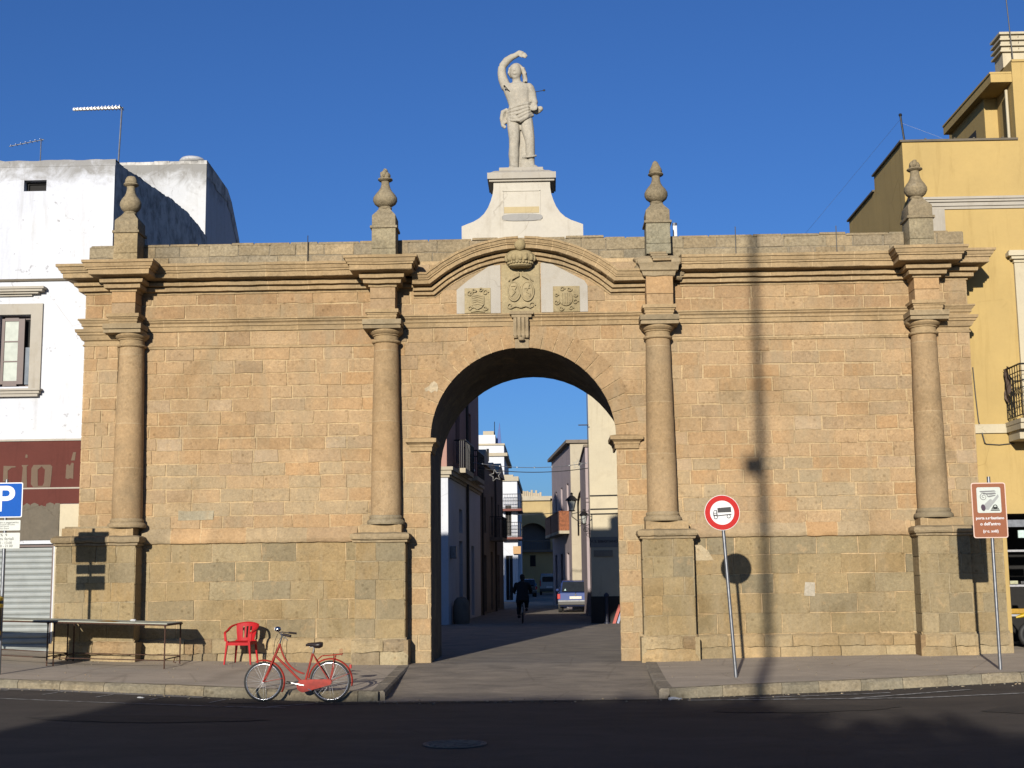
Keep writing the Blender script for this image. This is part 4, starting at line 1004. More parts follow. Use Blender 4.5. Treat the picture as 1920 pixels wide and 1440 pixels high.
for (ya, za), (yb, zb2) in zip(prof[:-2], prof[1:-1]): m.add([(bx+.015, ya, za-.45), (bx+.015, yb, zb2-.35), (bx+.015, yb, zb2+.02), (bx+.015, ya, za+.02)], [(0, 1, 2, 3)])
m.build('coping', MS['whitedirty'], hb)
m = MB(); m.lathe([(0, 0), (.2, 0), (.34, .05), (.36, .09), (.30, .16), (.15, .20), (0, .21)], (0, 0, 0), 20)
o = m.build('water_tank_lid', simple('white_plastic', (.75, .75, .75), .4), None, smooth=50); o.location = (-9.6, 8.6, 12.92); tag(o, 'rounded white tank lid peeping over the parapet of the rear white block', 'tank lid')
# television aerials
def aerial(name, label, base, top, arm, els, mat, el=.16, r=.012):
    t = thing(name, label, 'aerial', base); b = Vector(base)
    m = MB(); m.tube([(0, 0, 0), Vector(top)-b], r, 6); m.build('mast', MS[mat], t)
    a0, a1 = Vector(arm[0])-b, Vector(arm[1])-b; m = MB(); m.tube([a0, a1], r*.8, 6)
    for i in range(els):
        p = a0.lerp(a1, (i+.5)/els); m.tube([p+Vector((0, -el*(.6+.4*i/els), 0)), p+Vector((0, el*(.6+.4*i/els), 0))], r*.5, 5)
    m.build('boom', MS[mat], t); return t
aerial('television_aerial', 'small grey television aerial at the far left of the white house roof', (-11.02, 1.5, 8.2), (-11.02, 1.5, 11.30), ((-11.72, 1.5, 11.14), (-10.96, 1.5, 11.28)), 7, 'galv', .10, .013)
t = aerial('television_aerial', 'tall pale television aerial with long boom above the white house corner', (-9.37, 1.5, 8.2), (-9.25, 1.5, 11.97), ((-10.32, 1.5, 11.95), (-9.22, 1.5, 11.97)), 14, 'galv', .16, .02)
m = MB(); m.obox((-.44, 0, 3.76), (1, 0, .02), (0, 1, 0), (0, 0, 1), .52, .03, .025); m.build('reflector', simple('pale_reflector', (.7, .66, .6), .4), t)

# ---------------------------------------------------------------- yellow building on the right
YY = .58
yb = thing('yellow_building', 'ochre yellow building right of the gate with balcony, roof cabin and open shop front', 'building', (0, 0, 0))
m = MB(); YX = 7.49; XE = 15
hy = [(9.13-YX, 12.5-YX, .12, 2.78), (9.95-YX, 10.9-YX, 4.75, 7.6)]
Py = facade(m, (YX, YY, 0), (1, 0, 0), XE-YX, 10.52, hy, .3, z0=-.1)
m.build('front_wall', MS['yellow'], yb)
m = MB()
def side_poly(pr):
    return pr
sp_ = [(YY, 10.52), (3.0, 10.52), (3.0, 10.18), (5.6, 10.18), (5.6, 9.6), (5.6, 0), (YY, 0)]
m.add([(YX, y, z) for y, z in sp_], [tuple(range(len(sp_)))[::-1]]); m.add([(YX+.3, y, z) for y, z in sp_], [tuple(range(len(sp_)))])
for (ya, za), (yb_, zb2) in zip(sp_[:4], sp_[1:5]): m.add([(YX, ya, za), (YX+.3, ya, za), (YX+.3, yb_, zb2), (YX, yb_, zb2)], [(0, 1, 2, 3)])
m.add([(YX+.3, YY+.31, 10.52), (XE, YY+.31, 10.52), (XE, YY+.31, 2.9), (YX+.3, YY+.31, 2.9)], [(0, 1, 2, 3)])
m.build('side_wall', MS['yellow'], yb)
m = MB(); m.box(YX-.05, 9.88, YY-.04, YY+.32, 10.52, 10.565); m.box(YX-.05, YX+.33, YY+.3, 3.02, 10.522, 10.56); m.box(YX-.05, YX+.33, 3.02, 5.65, 10.18, 10.22)
for x in (7.95, 8.55, 8.95, 9.55): m.cbox(x, x+.04, YY-.05, YY+.0, 10.565, 10.585, .006)
m.build('coping', MS['greystucco'], yb)
m = MB()
for (o, z0, z1) in ((.03, 9.06, 9.12), (.06, 9.12, 9.20), (.10, 9.20, 9.25), (.13, 9.25, 9.30)): m.box(YX+.05, XE, YY-o, YY-.001, z0, z1)
m.build('roof_cornice', MS['stucco'], yb)
m = MB(); m.box(YX+.02, 8.28, YY-.028, YY-.001, 8.0, 9.06); m.build('corner_pier', MS['stucco'], yb)
m = MB(); m.box(8.35, 9.62, YY-.05, YY-.001, 4.40, 4.58); m.build('string_band', MS['cream'], yb)
# window dressing at the frame edge
m = MB(); m.box(9.62, 9.95, YY-.07, YY-.001, 4.7, 7.9); m.box(10.9, 11.2, YY-.07, YY-.001, 4.7, 7.9)
for (o, z0, z1, e) in ((.10, 7.9, 7.96, .0), (.16, 7.96, 8.02, .06), (.20, 8.02, 8.10, .13), (.16, 8.10, 8.14, .10)): m.box(9.60-e, 11.2+e, YY-o, YY-.001, z0, z1)
m.build('window_surround', MS['cream'], yb)
win_part(Py, *hy[1], yb, depth=.3, frame='wood', pane='glass', bars=3)
# balcony
m = MB(); bx0, bx1, by0 = 9.30, 11.6, -.28
for (o, z0, z1) in ((.0, 4.52, 4.60), (-.05, 4.40, 4.52), (-.25, 4.22, 4.40)): m.box(bx0-.06-o*.2, bx1, by0-.06-o, YY-.03, z0, z1)
bal = m.build('balcony', MS['cream'], yb)
m = MB(); zt, zb = 5.68, 4.68
def rail_run(m, a, b, n, z0, z1, r=.009):
    a, b = Vector(a), Vector(b)
    for z, rr in ((z1, .018), (z0, .012), (z1-.14, .010)): m.tube([(a.x, a.y, z), (b.x, b.y, z)], rr, 6)
    for i in range(n+1):
        p = a.lerp(b, i/n); m.tube([(p.x, p.y, z0), (p.x, p.y, z1)], r, 5)
        if i < n:
            q = a.lerp(b, (i+1)/n); c = (p+q)/2; hw = (q-p).length/2; d = (q-p).normalized()
            for zc, rad in ((lerp(z0, z1, .72), hw*.8), (lerp(z0, z1, .22), hw*.8)):
                m.tube([(c.x+d.x*rad*math.cos(t), c.y+d.y*rad*math.cos(t), zc+rad*1.3*math.sin(t)) for t in [k*math.pi/5 for k in range(10)]], .006, 4, closed=True)
            m.tube([(p.x, p.y, lerp(z0, z1, .34)), (q.x, q.y, lerp(z0, z1, .6))], .006, 4); m.tube([(q.x, q.y, lerp(z0, z1, .34)), (p.x, p.y, lerp(z0, z1, .6))], .006, 4)
rail_run(m, (bx0, by0, 0), (bx0, YY-.02, 0), 6, zb, zt); rail_run(m, (bx0, by0, 0), (bx1, by0, 0), 16, zb, zt)
m.build('railing', MS['iron'], bal)
m = MB(); vs = []
for i in range(7):
    for j in range(6):
        vs.append((bx0-.03-.03*math.sin(j*1.7+i)+.0, lerp(YY-.35, YY-.08, j/5), lerp(5.70, 4.95+.25*abs(j-3)/3, i/6)+.02*math.sin(i*2+j)))
m.add(vs, [(i*6+j, i*6+j+1, (i+1)*6+j+1, (i+1)*6+j) for i in range(6) for j in range(5)])
c = m.build('hanging_cloth', simple('faded_brown_cloth', (.20, .14, .11), .95, 0, .3, 14), None, smooth=60); tag(c, 'faded brown cloth hanging over the side rail of the yellow building balcony', 'cloth')
# roof cabin with jutting canopy, pier and chimney
m = MB(); m.box(9.86, XE, YY-.001, 5, 10.5, 12.22); m.box(9.86, XE, YY-.03, 5.05, 12.22, 12.27); m.build('roof_cabin', MS['yellow'], yb)
m = MB()
m.box(9.58, 9.86, 1.6, 3.9, 10.3, 11.8); m.build('cabin_wing', MS['yellow'], yb)
m = MB(); m.box(9.42, 9.86, YY+.03, YY+.12, 11.80, 11.98); m.box(9.40, 9.855, YY+.02, 4.0, 11.98, 12.02); m.box(9.42, 9.856, YY+.12, 4.0, 11.80, 11.98)
cn = m.build('canopy', MS['yellow'], yb)
m = MB(); m.box(9.574, 9.5799, 2.2, 3.2, 10.6, 11.3); m.build('cabin_window', MS['dark'], yb)
m = MB(); m.tube([(9.80, YY+.25, 10.6), (9.80, YY+.25, 11.7)], .03, 8); m.build('drainpipe', MS['cream'], yb)
m = MB(); m.box(9.84, 10.6, 1.0, 1.5, 12.27, 12.62); 
for i in range(3):
    z = 12.60+i*.13; m.box(9.78, 10.66, .94, 1.56, z, z+.04, taper=0); m.box(9.84, 10.6, 1.0, 1.5, z+.04, z+.13)
    for j in range(5): m.box(9.80+j*.19, 9.90+j*.19, .945, .985, z+.0405, z+.09)
m.box(9.78, 10.66, .94, 1.56, 12.99, 13.04)
m.build('chimney', MS['cream'], yb)
m = MB(); m.tube([(10.02, .9, 12.3), (9.97, .9, 13.5), (9.93, .9, 14.4)], .012, 6); o = m.build('aerial_mast', MS['iron'], None); tag(o, 'thin dark aerial mast rising beside the chimney of the yellow building', 'mast')
m = MB(); m.tube([(7.74, 1.2, 10.5), (7.66, 1.2, 11.32)], .022, 8); m.ball((7.66, 1.2, 11.33), .04, seg=8); o = m.build('roof_post', MS['iron'], None); tag(o, 'short black post on the parapet of the yellow building', 'post')
for i, (a, b, c) in enumerate((((7.67, 1.2, 11.25), (6.2, 3.5, 9.6), (5.0, 8, 8.4)), ((7.68, 1.2, 11.15), (8.4, 1.2, 10.85), (8.9, 1.2, 10.6)))):
    m = MB(); m.tube([Vector(a).lerp(Vector(b), t) if t < 1 else b for t in (0, .5, 1)]+[c], .0025, 4); o = m.build('guy_wire', MS['galv'], None)
    tag(o, ('thin guy wire running down left from the roof post to the gate top', 'thin guy wire running down right from the roof post to the coping')[i], 'wire')
# loose cable down the yellow wall
m = MB(); m.tube([(8.66, YY-.02, 5.75), (8.68, YY-.02, 5.2), (8.71, YY-.02, 4.65), (8.80, YY-.06, 4.2), (8.84, YY-.02, 4.18), (9.1, YY-.02, 4.16), (9.4, YY-.02, 4.19)], .011, 6); m.build('wall_cable', MS['cable'], yb)
# shop front: dark room with shelves, fascia
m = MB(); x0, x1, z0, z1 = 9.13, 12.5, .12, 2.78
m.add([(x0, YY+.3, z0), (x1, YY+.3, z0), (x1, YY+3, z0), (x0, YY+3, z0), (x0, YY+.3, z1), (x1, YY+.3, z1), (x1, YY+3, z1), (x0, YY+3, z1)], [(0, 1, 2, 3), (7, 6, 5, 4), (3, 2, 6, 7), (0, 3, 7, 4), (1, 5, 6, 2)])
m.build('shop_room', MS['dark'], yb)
m = MB(); m.box(9.14, 12.4, YY+.1, YY+.3, 2.52, 2.66); m.build('shop_lintel', MS['galv'], yb)
m = MB(); m.box(9.38, 9.9, YY+.05, YY+.09, 2.30, 2.45); m.build('shop_notice', simple('pale_notice', (.6, .75, .7), .5), yb)
shm = simple('white_shelf', (.45, .45, .47), .5)
sh = thing('shop_shelves', 'pale metal shelves inside the dark shop of the yellow building', 'shelves', (9.2, YY+.5, .1))
for z in (1.95, 1.25, .66):
    m = MB(); m.box(0, 2.6, 0, .4, z-.02, z+.02); m.build('shelf', shm, sh)
m = MB()
for x in (.02, 1.3): m = MB(); m.box(x, x+.04, .41, .45, 0, 2.2); m.build('upright', shm, sh)
for i, (x, z, s, c, lb) in enumerate(((.12, 1.27, (.16, .12, .07), (.5, .5, .3), 'pale folded packet on the middle shelf of the shop'), (.34, 1.27, (.10, .12, .06), (.05, .05, .05), 'small dark packet on the middle shelf of the shop'), (.50, 1.27, (.12, .12, .14), (.55, .02, .02), 'red box on the middle shelf of the shop'), (.10, .68, (.36, .2, .10), (.5, .28, .01), 'yellow and red tray on the lowest shelf of the shop'))):
    m = MB(); m.cbox(0, s[0], 0, s[1], 0, s[2], .012); o = m.build('shop_box', simple('pack_%d' % i, c, .5), None); o.location = (9.2+x, YY+.52, .12+z-.02+.01); tag(o, lb, 'box')
# yellow motor scooter / quad in the shop, mostly cut off by the frame
q = thing('motor_scooter', 'yellow and black motor scooter parked in the shop opening at the right edge', 'scooter', (9.42, YY+.0, .13))
blk = simple('black_rubber', (.02, .02, .02), .7); ylw = simple('yellow_scooter_paint', (.62, .42, .01), .25, 0, .05, 10, coat=.5)
for x in (.12, 1.15):
    m = MB(); m.tube([(x+.20*math.cos(a), .15, .26+.20*math.sin(a)) for a in [k*math.pi/12 for k in range(24)]], .06, 8, closed=True); w_ = m.build('wheel', blk, q, smooth=60)
    m = MB(); m.lathe([(0, -.04), (.14, -.04), (.14, .04), (0, .04)], (0, 0, 0), 14)
    for i in range(len(m.v)): v = m.v[i]; m.v[i] = (x+v[0], .15+v[2], .26+v[1])
    m.build('rim', MS['galv'], w_)
m = MB(); m.tube([(-.16, .15, .60), (.05, .15, .66), (.28, .15, .58), (.42, .15, .45)], [.02, .05, .07, .03], 10); m.tube([(.30, .15, .95), (.34, .15, .6), (.42, .15, .38), (.9, .15, .36), (1.1, .15, .6), (1.35, .15, .66)], [.06, .09, .07, .08, .12, .05], 10)
m.build('body', ylw, q, smooth=60)
m = MB(); m.tube([(.75, .15, .72), (1.1, .15, .78), (1.35, .15, .8)], [.07, .10, .05], 10); m.build('seat', blk, q, smooth=60)
m = MB(); m.tube([(.12, .15, .26), (.26, .15, .98)], .025, 8); m.tube([(.22, -.12, 1.04), (.26, .15, .98), (.22, .42, 1.04)], .016, 8); m.build('handlebar', blk, q, smooth=60)
m = MB(); m.ball((.18, .15, .86), .08, seg=10, sc=(.6, 1, 1)); m.build('headlight', simple('red_lens', (.6, .03, .02), .2), q, smooth=60)
# lower annexe behind the gate on the right
ax = thing('roof_annexe', 'low ochre roof annexe with sloping top behind the gate parapet', 'building', (0, 0, 0))
m = MB(); pr = [(6.2, 9.75), (6.9, 9.95), (10.5, 9.95), (10.5, 0), (6.2, 0)]
m.add([(7.55, y, z) for y, z in pr], [tuple(range(5))[::-1]]); m.box(7.5, 9.5, 6.2, 10.5, 9.0, 9.7)
m.build('wall', MS['yellow'], ax)
m = MB(); m.box(7.45, 9.5, 6.1, 10.6, 9.952, 9.99); m.build('coping', MS['greystucco'], ax)
m = MB(); m.box(7.543, 7.549, 6.5, 6.85, 9.2, 9.7); m.build('window', MS['dark'], ax)
m = MB(); m.lathe([(0, .0), (.16, .03), (.3, .1), (.42, .22), (.41, .225), (.28, .12), (0, .03)], (0, 0, 0), 20)
o = m.build('satellite_dish', simple('white_dish', (.7, .7, .7), .4), None, smooth=50); o.location = (6.95, 3.4, 8.85); o.rotation_euler = (R(60), 0, R(-35)); tag(o, 'white satellite dish behind the parapet near the right finial', 'satellite dish')
m = MB(); m.tube([(0, 0, 0), (0, 0, 1.0)], .02, 6); m.tube([(-.05, 0, .8), (.06, 0, .95)], .01, 5); o = m.build('short_mast', MS['iron'], None); o.location = (5.62, 3.2, 8.05); tag(o, 'tiny dark mast tip showing above the right parapet', 'mast')
m = MB(); m.box(2.66, 2.74, .40, .48, 8.44, 8.78); m.tube([(2.70, .44, 8.78), (2.70, .44, 8.84)], .05, 8); o = m.build('vent_pipe', MS['galv'], None); tag(o, 'small grey pipe right behind the third finial', 'pipe')
# ================================================================== street behind the gate
def house(name, label, cat='house'): return thing(name, label, cat, (0, 0, 0))
def vbox(mb, x0, x1, y0, y1, z0, z1, **k): mb.box(x0, x1, y0, y1, z0, z1, **k)
# A: white ground floor and pink upper floor, facade runs away along the street
A0 = Vector((-3.54, 20.7, 0)); A1 = Vector((-2.96, 31.5, 0)); UA = (A1-A0).normalized(); LA = (A1-A0).length
hA = house('pink_house', 'street house with white ground floor and pink upper floor, left side seen through the arch')
NA = Vector((UA.y, -UA.x, 0))
m = MB()
holes = [(3.2, 4.3, .1, 3.0), (7.3, 8.3, .1, 2.9), (3.2, 4.3, 3.3, 4.2)]
PA = facade(m, A0, UA, LA, 5.15, holes, .25)
m.add([(-9, 20.7, 0), (-3.54, 20.7, 0), (-3.54, 20.7, 5.15), (-9, 20.7, 5.15)], [(0, 1, 2, 3)])
m.build('ground_floor_wall', MS['white'], hA)
for h in holes[:2]: door_part(PA, *h, hA, .25)
win_part(PA, *holes[2], hA, depth=.25, frame='oldwood', pane='dark')
m = MB(); hp = [(2.6, 3.9, 5.9, 8.3), (6.6, 7.8, 5.9, 8.3)]
A0u = A0+Vector((-.04, 0.02, 0)); PU = facade(m, A0u, UA, LA, 10.9, hp, .25, z0=5.5)
m.add([(-9, 20.72, 5.5), (A0u.x, 20.72, 5.5), (A0u.x, 20.72, 10.9), (-9, 20.72, 10.9)], [(0, 1, 2, 3)])
e1 = A0u+UA*LA; m.add([(e1.x, e1.y, 0), (-9, e1.y, 0), (-9, e1.y, 10.9), (e1.x, e1.y, 10.9), (-9, 20.72, 10.9), (A0u.x, 20.72, 10.9)], [(0, 1, 2, 3), (3, 2, 4, 5)])
m.build('upper_wall', MS['pinkwall'], hA)
for h in hp: win_part(PU, *h, hA, depth=.2, frame='oldwood', pane='glass', bars=2)
m = MB()
for (o, z0, z1) in ((.06, 5.15, 5.25), (.14, 5.25, 5.40), (.20, 5.40, 5.52)):
    q0 = A0-UA*o+NA*o; q1 = A0+UA*LA+NA*o; m.add([(q0.x, q0.y, z0), (q1.x, q1.y, z0), (q1.x, q1.y, z1), (q0.x, q0.y, z1), (-9, q0.y, z0), (-9, q0.y, z1), (-9, q1.y, z0), (-9, q1.y, z1)], [(0, 1, 2, 3), (4, 0, 3, 5), (3, 2, 7, 5), (4, 6, 1, 0)])
m.build('cornice', MS['palestone'], hA)
for u0, u1 in ((1.8, 4.6), (5.9, 8.6)):
    m = MB(); a, b = A0+UA*u0, A0+UA*u1; c, d = a+NA*.42, b+NA*.42
    m.add([(p.x, p.y, z) for z in (5.45, 5.62) for p in (a, b, d, c)], [(0, 1, 2, 3), (7, 6, 5, 4), (3, 2, 6, 7), (0, 3, 7, 4), (1, 5, 6, 2)]); bl = m.build('balcony', MS['palestone'], hA)
    m = MB()
    for p0, p1, k in ((a, c, 6), (c, d, 22), (d, b, 6)):
        m.tube([(p0.x, p0.y, 6.65), (p1.x, p1.y, 6.65)], .025, 6)
        for i in range(k+1): q = p0.lerp(p1, i/k); m.tube([(q.x, q.y, 5.62), (q.x, q.y, 6.65)], .014, 4)
    m.build('railing', MS['iron'], bl)
m = MB(); q = A0+UA*.6+NA*.1; m.cbox(q.x-.1, q.x+.12, q.y-.15, q.y+.15, 2.3, 2.75, .02); m.build('meter_box', MS['galv'], hA)
m = MB(); q = A0+UA*5.4+NA*.08; m.tube([(q.x, q.y, 0), (q.x, q.y, 10.8)], .06, 8); m.build('drainpipe', MS['oldwood'], hA)
# B: old stone house
B0 = A1.copy(); B1 = Vector((-2.36, 43, 0)); UB = (B1-B0).normalized(); LB = (B1-B0).length; NB = Vector((UB.y, -UB.x, 0))
hB = house('old_stone_house', 'shaded weathered stone house with gabled roof edge further up the left of the street')
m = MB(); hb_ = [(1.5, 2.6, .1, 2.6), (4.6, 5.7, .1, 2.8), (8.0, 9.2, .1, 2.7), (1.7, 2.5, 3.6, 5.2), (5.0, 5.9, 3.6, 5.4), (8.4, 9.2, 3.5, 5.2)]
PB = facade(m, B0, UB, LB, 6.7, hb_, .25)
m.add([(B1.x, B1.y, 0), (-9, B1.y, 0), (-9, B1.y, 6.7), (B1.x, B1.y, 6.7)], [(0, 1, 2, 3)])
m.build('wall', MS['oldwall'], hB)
for h in hb_[:3]: door_part(PB, *h, hB, .25)
for h in hb_[3:]: win_part(PB, *h, hB, depth=.25, frame='oldwood', pane='dark')
m = MB()
for u0, u1, zt in ((0, 3.2, 7.3), (3.2, 7.0, 7.0), (7.0, LB, 7.3)):
    a, b = B0+UB*u0+NB*.12, B0+UB*u1+NB*.12; c = (a+b)/2
    m.add([(a.x, a.y, 6.6), (b.x, b.y, 6.6), (c.x, c.y, zt), (a.x-4, a.y, 6.6), (b.x-4, b.y, 6.6), (c.x-4, c.y, zt)], [(0, 1, 2), (0, 2, 5, 3), (2, 1, 4, 5)])
m.build('roof', MS['palestone'], hB)
m = MB(); a, b = B0+UB*4.2, B0+UB*6.6; c, d = a+NB*.6, b+NB*.6
m.add([(p.x, p.y, z) for z in (3.3, 3.45) for p in (a, b, d, c)], [(0, 1, 2, 3), (7, 6, 5, 4), (3, 2, 6, 7), (0, 3, 7, 4), (1, 5, 6, 2)]); bl = m.build('balcony', MS['oldwall'], hB)
m = MB(); rail_ = [(a, c, 5), (c, d, 16), (d, b, 5)]
for p0, p1, k in rail_:
    m.tube([(p0.x, p0.y, 4.4), (p1.x, p1.y, 4.4)], .02, 5)
    for i in range(k+1): q = p0.lerp(p1, i/k); m.tube([(q.x, q.y, 3.45), (q.x, q.y, 4.4)], .012, 4)
m.build('railing', MS['iron'], bl)
for u in (.3, 6.5): 
    m = MB(); q = B0+UB*u+NB*.08; m.tube([(q.x, q.y, 0), (q.x, q.y, 6.6)], .05, 6); m.build('drainpipe', MS['oldwood'], hB)
# T: pale tower-like house behind
TS = 27
hT = house('white_tower_house', 'tall pale house sunlit behind the stone house, with ledge and roof shed')
m = MB(); m.box(-8, -3.42, 78, 90, 0, 11.9); m.box(-8, -4.1, 78.1, 90, 11.9, 12.7); m.build('wall', MS['white'], hT)
m = MB(); m.box(-4.6, -3.15, 77.8, 90.2, 11.0, 11.25); m.box(-8.1, -3.36, 77.9, 90.1, 11.85, 12.0); m.build('cornice', MS['palestone'], hT)
m = MB(); m.box(-4.8, -4.6, 77.98, 77.999, 10.6, 11.6); m.build('window', MS['dark'], hT)
m = MB(); m.box(-5.1, -4.25, 79, 81, 12.7, 13.1); m.build('roof_shed', MS['palestone'], hT)
m = MB(); m.add([(-4.1, 79, 12.0), (-3.65, 79, 12.0), (-3.78, 79, 13.8), (-3.78, 79.3, 13.8), (-4.1, 79.3, 12.0), (-3.65, 79.3, 12.0)], [(0, 1, 2), (5, 4, 3), (0, 2, 3, 4), (1, 5, 3, 2)])
o = m.build('blue_tarpaulin', simple('blue_tarp', (.02, .09, .35), .6), None); tag(o, 'pointed blue tarpaulin on the roof of the tall pale house', 'tarpaulin')
m = MB(); m.tube([(-4.2, 79.5, 12.6), (-4.2, 79.5, 13.9)], .03, 5); o = m.build('roof_mast', MS['iron'], None); tag(o, 'thin mast beside the blue tarpaulin on the roof', 'mast')
# C: white house with two balconies
hC = house('balcony_house', 'sunlit white house with two dark railed balconies beyond the stone house')
m = MB(); Pc_ = facade(m, (-7, 62, 0), (1, 0, 0), 4.95, 7.9, [(4.15, 4.55, 4.3, 6.3), (4.15, 4.6, .1, 3.0)], .3)
Pd_ = facade(m, (-2.05, 62, 0), (0.0, 1, 0), 14, 7.9, [(1, 2.2, 4.3, 6.5), (5, 6.2, 4.3, 6.5), (1, 2.5, .1, 3), (5, 7, .1, 3)], .3)
m.add([(-7, 62, 7.9), (-2.05, 62, 7.9), (-2.05, 76, 7.9), (-7, 76, 7.9)], [(0, 1, 2, 3)])
m.build('wall', MS['white'], hC)
win_part(Pc_, 4.15, 4.55, 4.3, 6.3, hC, depth=.2, frame='oldwood', pane='dark'); door_part(Pc_, 4.15, 4.6, .1, 3.0, hC, .2, mat='dark')
for h in [(1, 2.2, 4.3, 6.5), (5, 6.2, 4.3, 6.5)]: win_part(Pd_, *h, hC, depth=.2, frame='oldwood', pane='dark')
for h in [(1, 2.5, .1, 3), (5, 7, .1, 3)]: door_part(Pd_, *h, hC, .2, mat='oldwood')
m = MB(); m.box(-7.1, -1.95, 61.85, 76, 7.9, 8.2); m.box(-7.1, -2.3, 61.9, 76, 8.2, 8.32); m.build('cornice', MS['palestone'], hC)
for z0, x0, nm in ((4.05, -3.1, 1), (5.9, -3.1, 0)):
    m = MB(); m.box(x0, -1.75, 61.2, 66, z0, z0+.14); bl = m.build('balcony', simple('red_brown_slab_%d' % nm, (.20, .06, .04), .8), hC)
    m = MB()
    for p0, p1, k in (((x0, 61.25), (-1.8, 61.25), 12), ((-1.8, 61.25), (-1.8, 66), 30)):
        for z in (z0+.2, z0+.65, z0+1.1): m.tube([(*p0, z), (*p1, z)], .022, 5)
        for i in range(k+1): x, y = lerp(p0[0], p1[0], i/k), lerp(p0[1], p1[1], i/k); m.tube([(x, y, z0+.14), (x, y, z0+1.1)], .014, 4)
    m.build('railing', MS['iron'], bl)
m = MB(); m.box(-2.35, -1.85, 61.7, 61.9, 3.1, 3.6); m.build('shop_sign', simple('amber_sign', (.5, .25, .05), .5), hC)
hG = house('shadowing_house', 'plain house on the left just before the yellow end house')
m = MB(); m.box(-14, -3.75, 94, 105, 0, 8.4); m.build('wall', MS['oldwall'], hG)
m = MB(); m.box(-14, -3.7, 93.9, 105.1, 8.4, 8.6); m.build('cornice', MS['palestone'], hG)
# D: yellow house closing the street
hD = house('street_end_house', 'faded yellow house with a large recessed arch closing the far end of the street')
m = MB(); y = 108; m.col = (1, 1, 1)
acx, azz, ar = -1.6, 4.9, 1.75
arcp = [(acx-ar*math.cos(math.pi*i/16), azz+ar*1.15*math.sin(math.pi*i/16)) for i in range(17)]
xl, xr, zt = -8, -.80, 9.15
vs = []
for x, z in arcp: vs += [(x, y, z), (x, y, zt)]
vs += [(p[0], y+1.6, p[1]) for p in arcp]
fs = [(2*i, 2*i+2, 2*i+3, 2*i+1) for i in range(16)]+[(2*i, 34+i, 34+i+1, 2*i+2) for i in range(16)]
m.add(vs, fs)
m.add([(xl, y, 0), (arcp[0][0], y, 0), (arcp[0][0], y, zt), (xl, y, zt)], [(0, 1, 2, 3)])
x2 = arcp[-1][0]
m.add([(x2, y, 4.2), (xr+.95+.01, y, 4.2), (xr+.96, y, zt), (x2, y, zt)], [(0, 1, 2, 3)]); m.add([(arcp[0][0], y, 0), (4, y, 0), (4, y, 4.2), (arcp[0][0], y, 4.2)], [(0, 1, 2, 3)])
m.add([(xr+.96, y, 4.2), (4, y+3, 4.2), (4, y+3, zt), (xr+.96, y, zt)], [(0, 1, 2, 3)])
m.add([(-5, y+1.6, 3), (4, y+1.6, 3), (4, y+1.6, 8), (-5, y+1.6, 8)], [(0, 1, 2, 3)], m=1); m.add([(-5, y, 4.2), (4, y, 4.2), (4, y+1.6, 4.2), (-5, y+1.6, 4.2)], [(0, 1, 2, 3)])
m.add([(xl, y, zt), (4, y, zt), (4, y+8, zt), (xl, y+8, zt)], [(0, 1, 2, 3)])
m.build('wall', [MS['yellowfar'], plaster('grey_recess_shade', (.20, .20, .21), (.13, .13, .14), .5, 1.5)], hD)  # recess back wall coloured dark grey to stand in for its shade
m = MB(); m.box(xl, xr+1.0, y-.35, y+8, 9.15, 9.35); m.box(xl, xr+3.5, y-.05, y+8, 9.35, 9.6, taper=.05); m.build('cornice', MS['palestone'], hD)
m = MB(); m.box(-4, 3, y-.5, y-.01, 4.0, 4.25)
for i in range(26): m.tube([(-3.9+i*.25, y-.45, 4.25), (-3.9+i*.25, y-.45, 5.1)], .03, 4)
m.tube([(-4, y-.45, 5.1), (3, y-.45, 5.1)], .05, 5); m.build('balcony', MS['oldwall'], hD)
m = MB(); m.box(-1.9, -1.35, y-.05, y-.005, 2.6, 3.7); m.build('window', MS['dark'], hD)
m = MB(); m.box(-3.9, -3.0, y-.05, y-.005, 0, 2.9); m.build('door', MS['dark'], hD)
for i in range(9):
    pass
rs = plaster('roof_rubble_render', (.5, .42, .3), (.3, .25, .2), .5, 3)
m = MB(); 
for i in range(12): m.cbox(-3.3+i*.22, -3.1+i*.22, y+1, y+2, 9.55, 9.85+rnd.uniform(0, .45), .03)
m.build('roof_parapet', rs, hD)
# F: lilac facade turning with the street
hF = house('lilac_house', 'lilac and sand coloured house with brown balcony screen on the right of the street')
F0 = Vector((.22, 51, 0)); F1 = Vector((1.13, 40, 0)); UF = (F1-F0).normalized(); LF = (F1-F0).length; NF = Vector((UF.y, -UF.x, 0))
m = MB(); hf = [(2.2, 3.1, 4.5, 6.3), (5.6, 6.5, 4.5, 6.3), (8.9, 9.8, 4.5, 6.3), (1.6, 2.8, .1, 2.8), (5.0, 6.2, .1, 2.8), (8.4, 9.6, .1, 2.8)]
PF = facade(m, F0, UF, LF, 8.2, hf, .2); m.build('street_wall', MS['lilac'], hF)
for h in hf[:3]: win_part(PF, *h, hF, depth=.2, frame='wood', pane='wood', bars=3)
for h in hf[3:]: door_part(PF, *h, hF, .2)
m = MB(); ac = 2.05; za = 5.2
arcp = [(ac-.62*math.cos(math.pi*i/12), za+.95*math.sin(math.pi*i/12)) for i in range(13)]; vs = []
for x, z in arcp: vs += [(x, 40, z), (x, 40, 8.2)]
vs += [(x, 40.5, z) for x, z in arcp]
m.add(vs, [(2*i, 2*i+2, 2*i+3, 2*i+1) for i in range(12)]+[(2*i, 26+i, 27+i, 2*i+2) for i in range(12)])
m.add([(1.13, 40, 0), (ac-.62, 40, 0), (ac-.62, 40, 8.2), (1.13, 40, 8.2), (ac+.62, 40, 0), (6, 40, 0), (6, 40, 8.2), (ac+.62, 40, 8.2)], [(0, 1, 2, 3), (4, 5, 6, 7)])
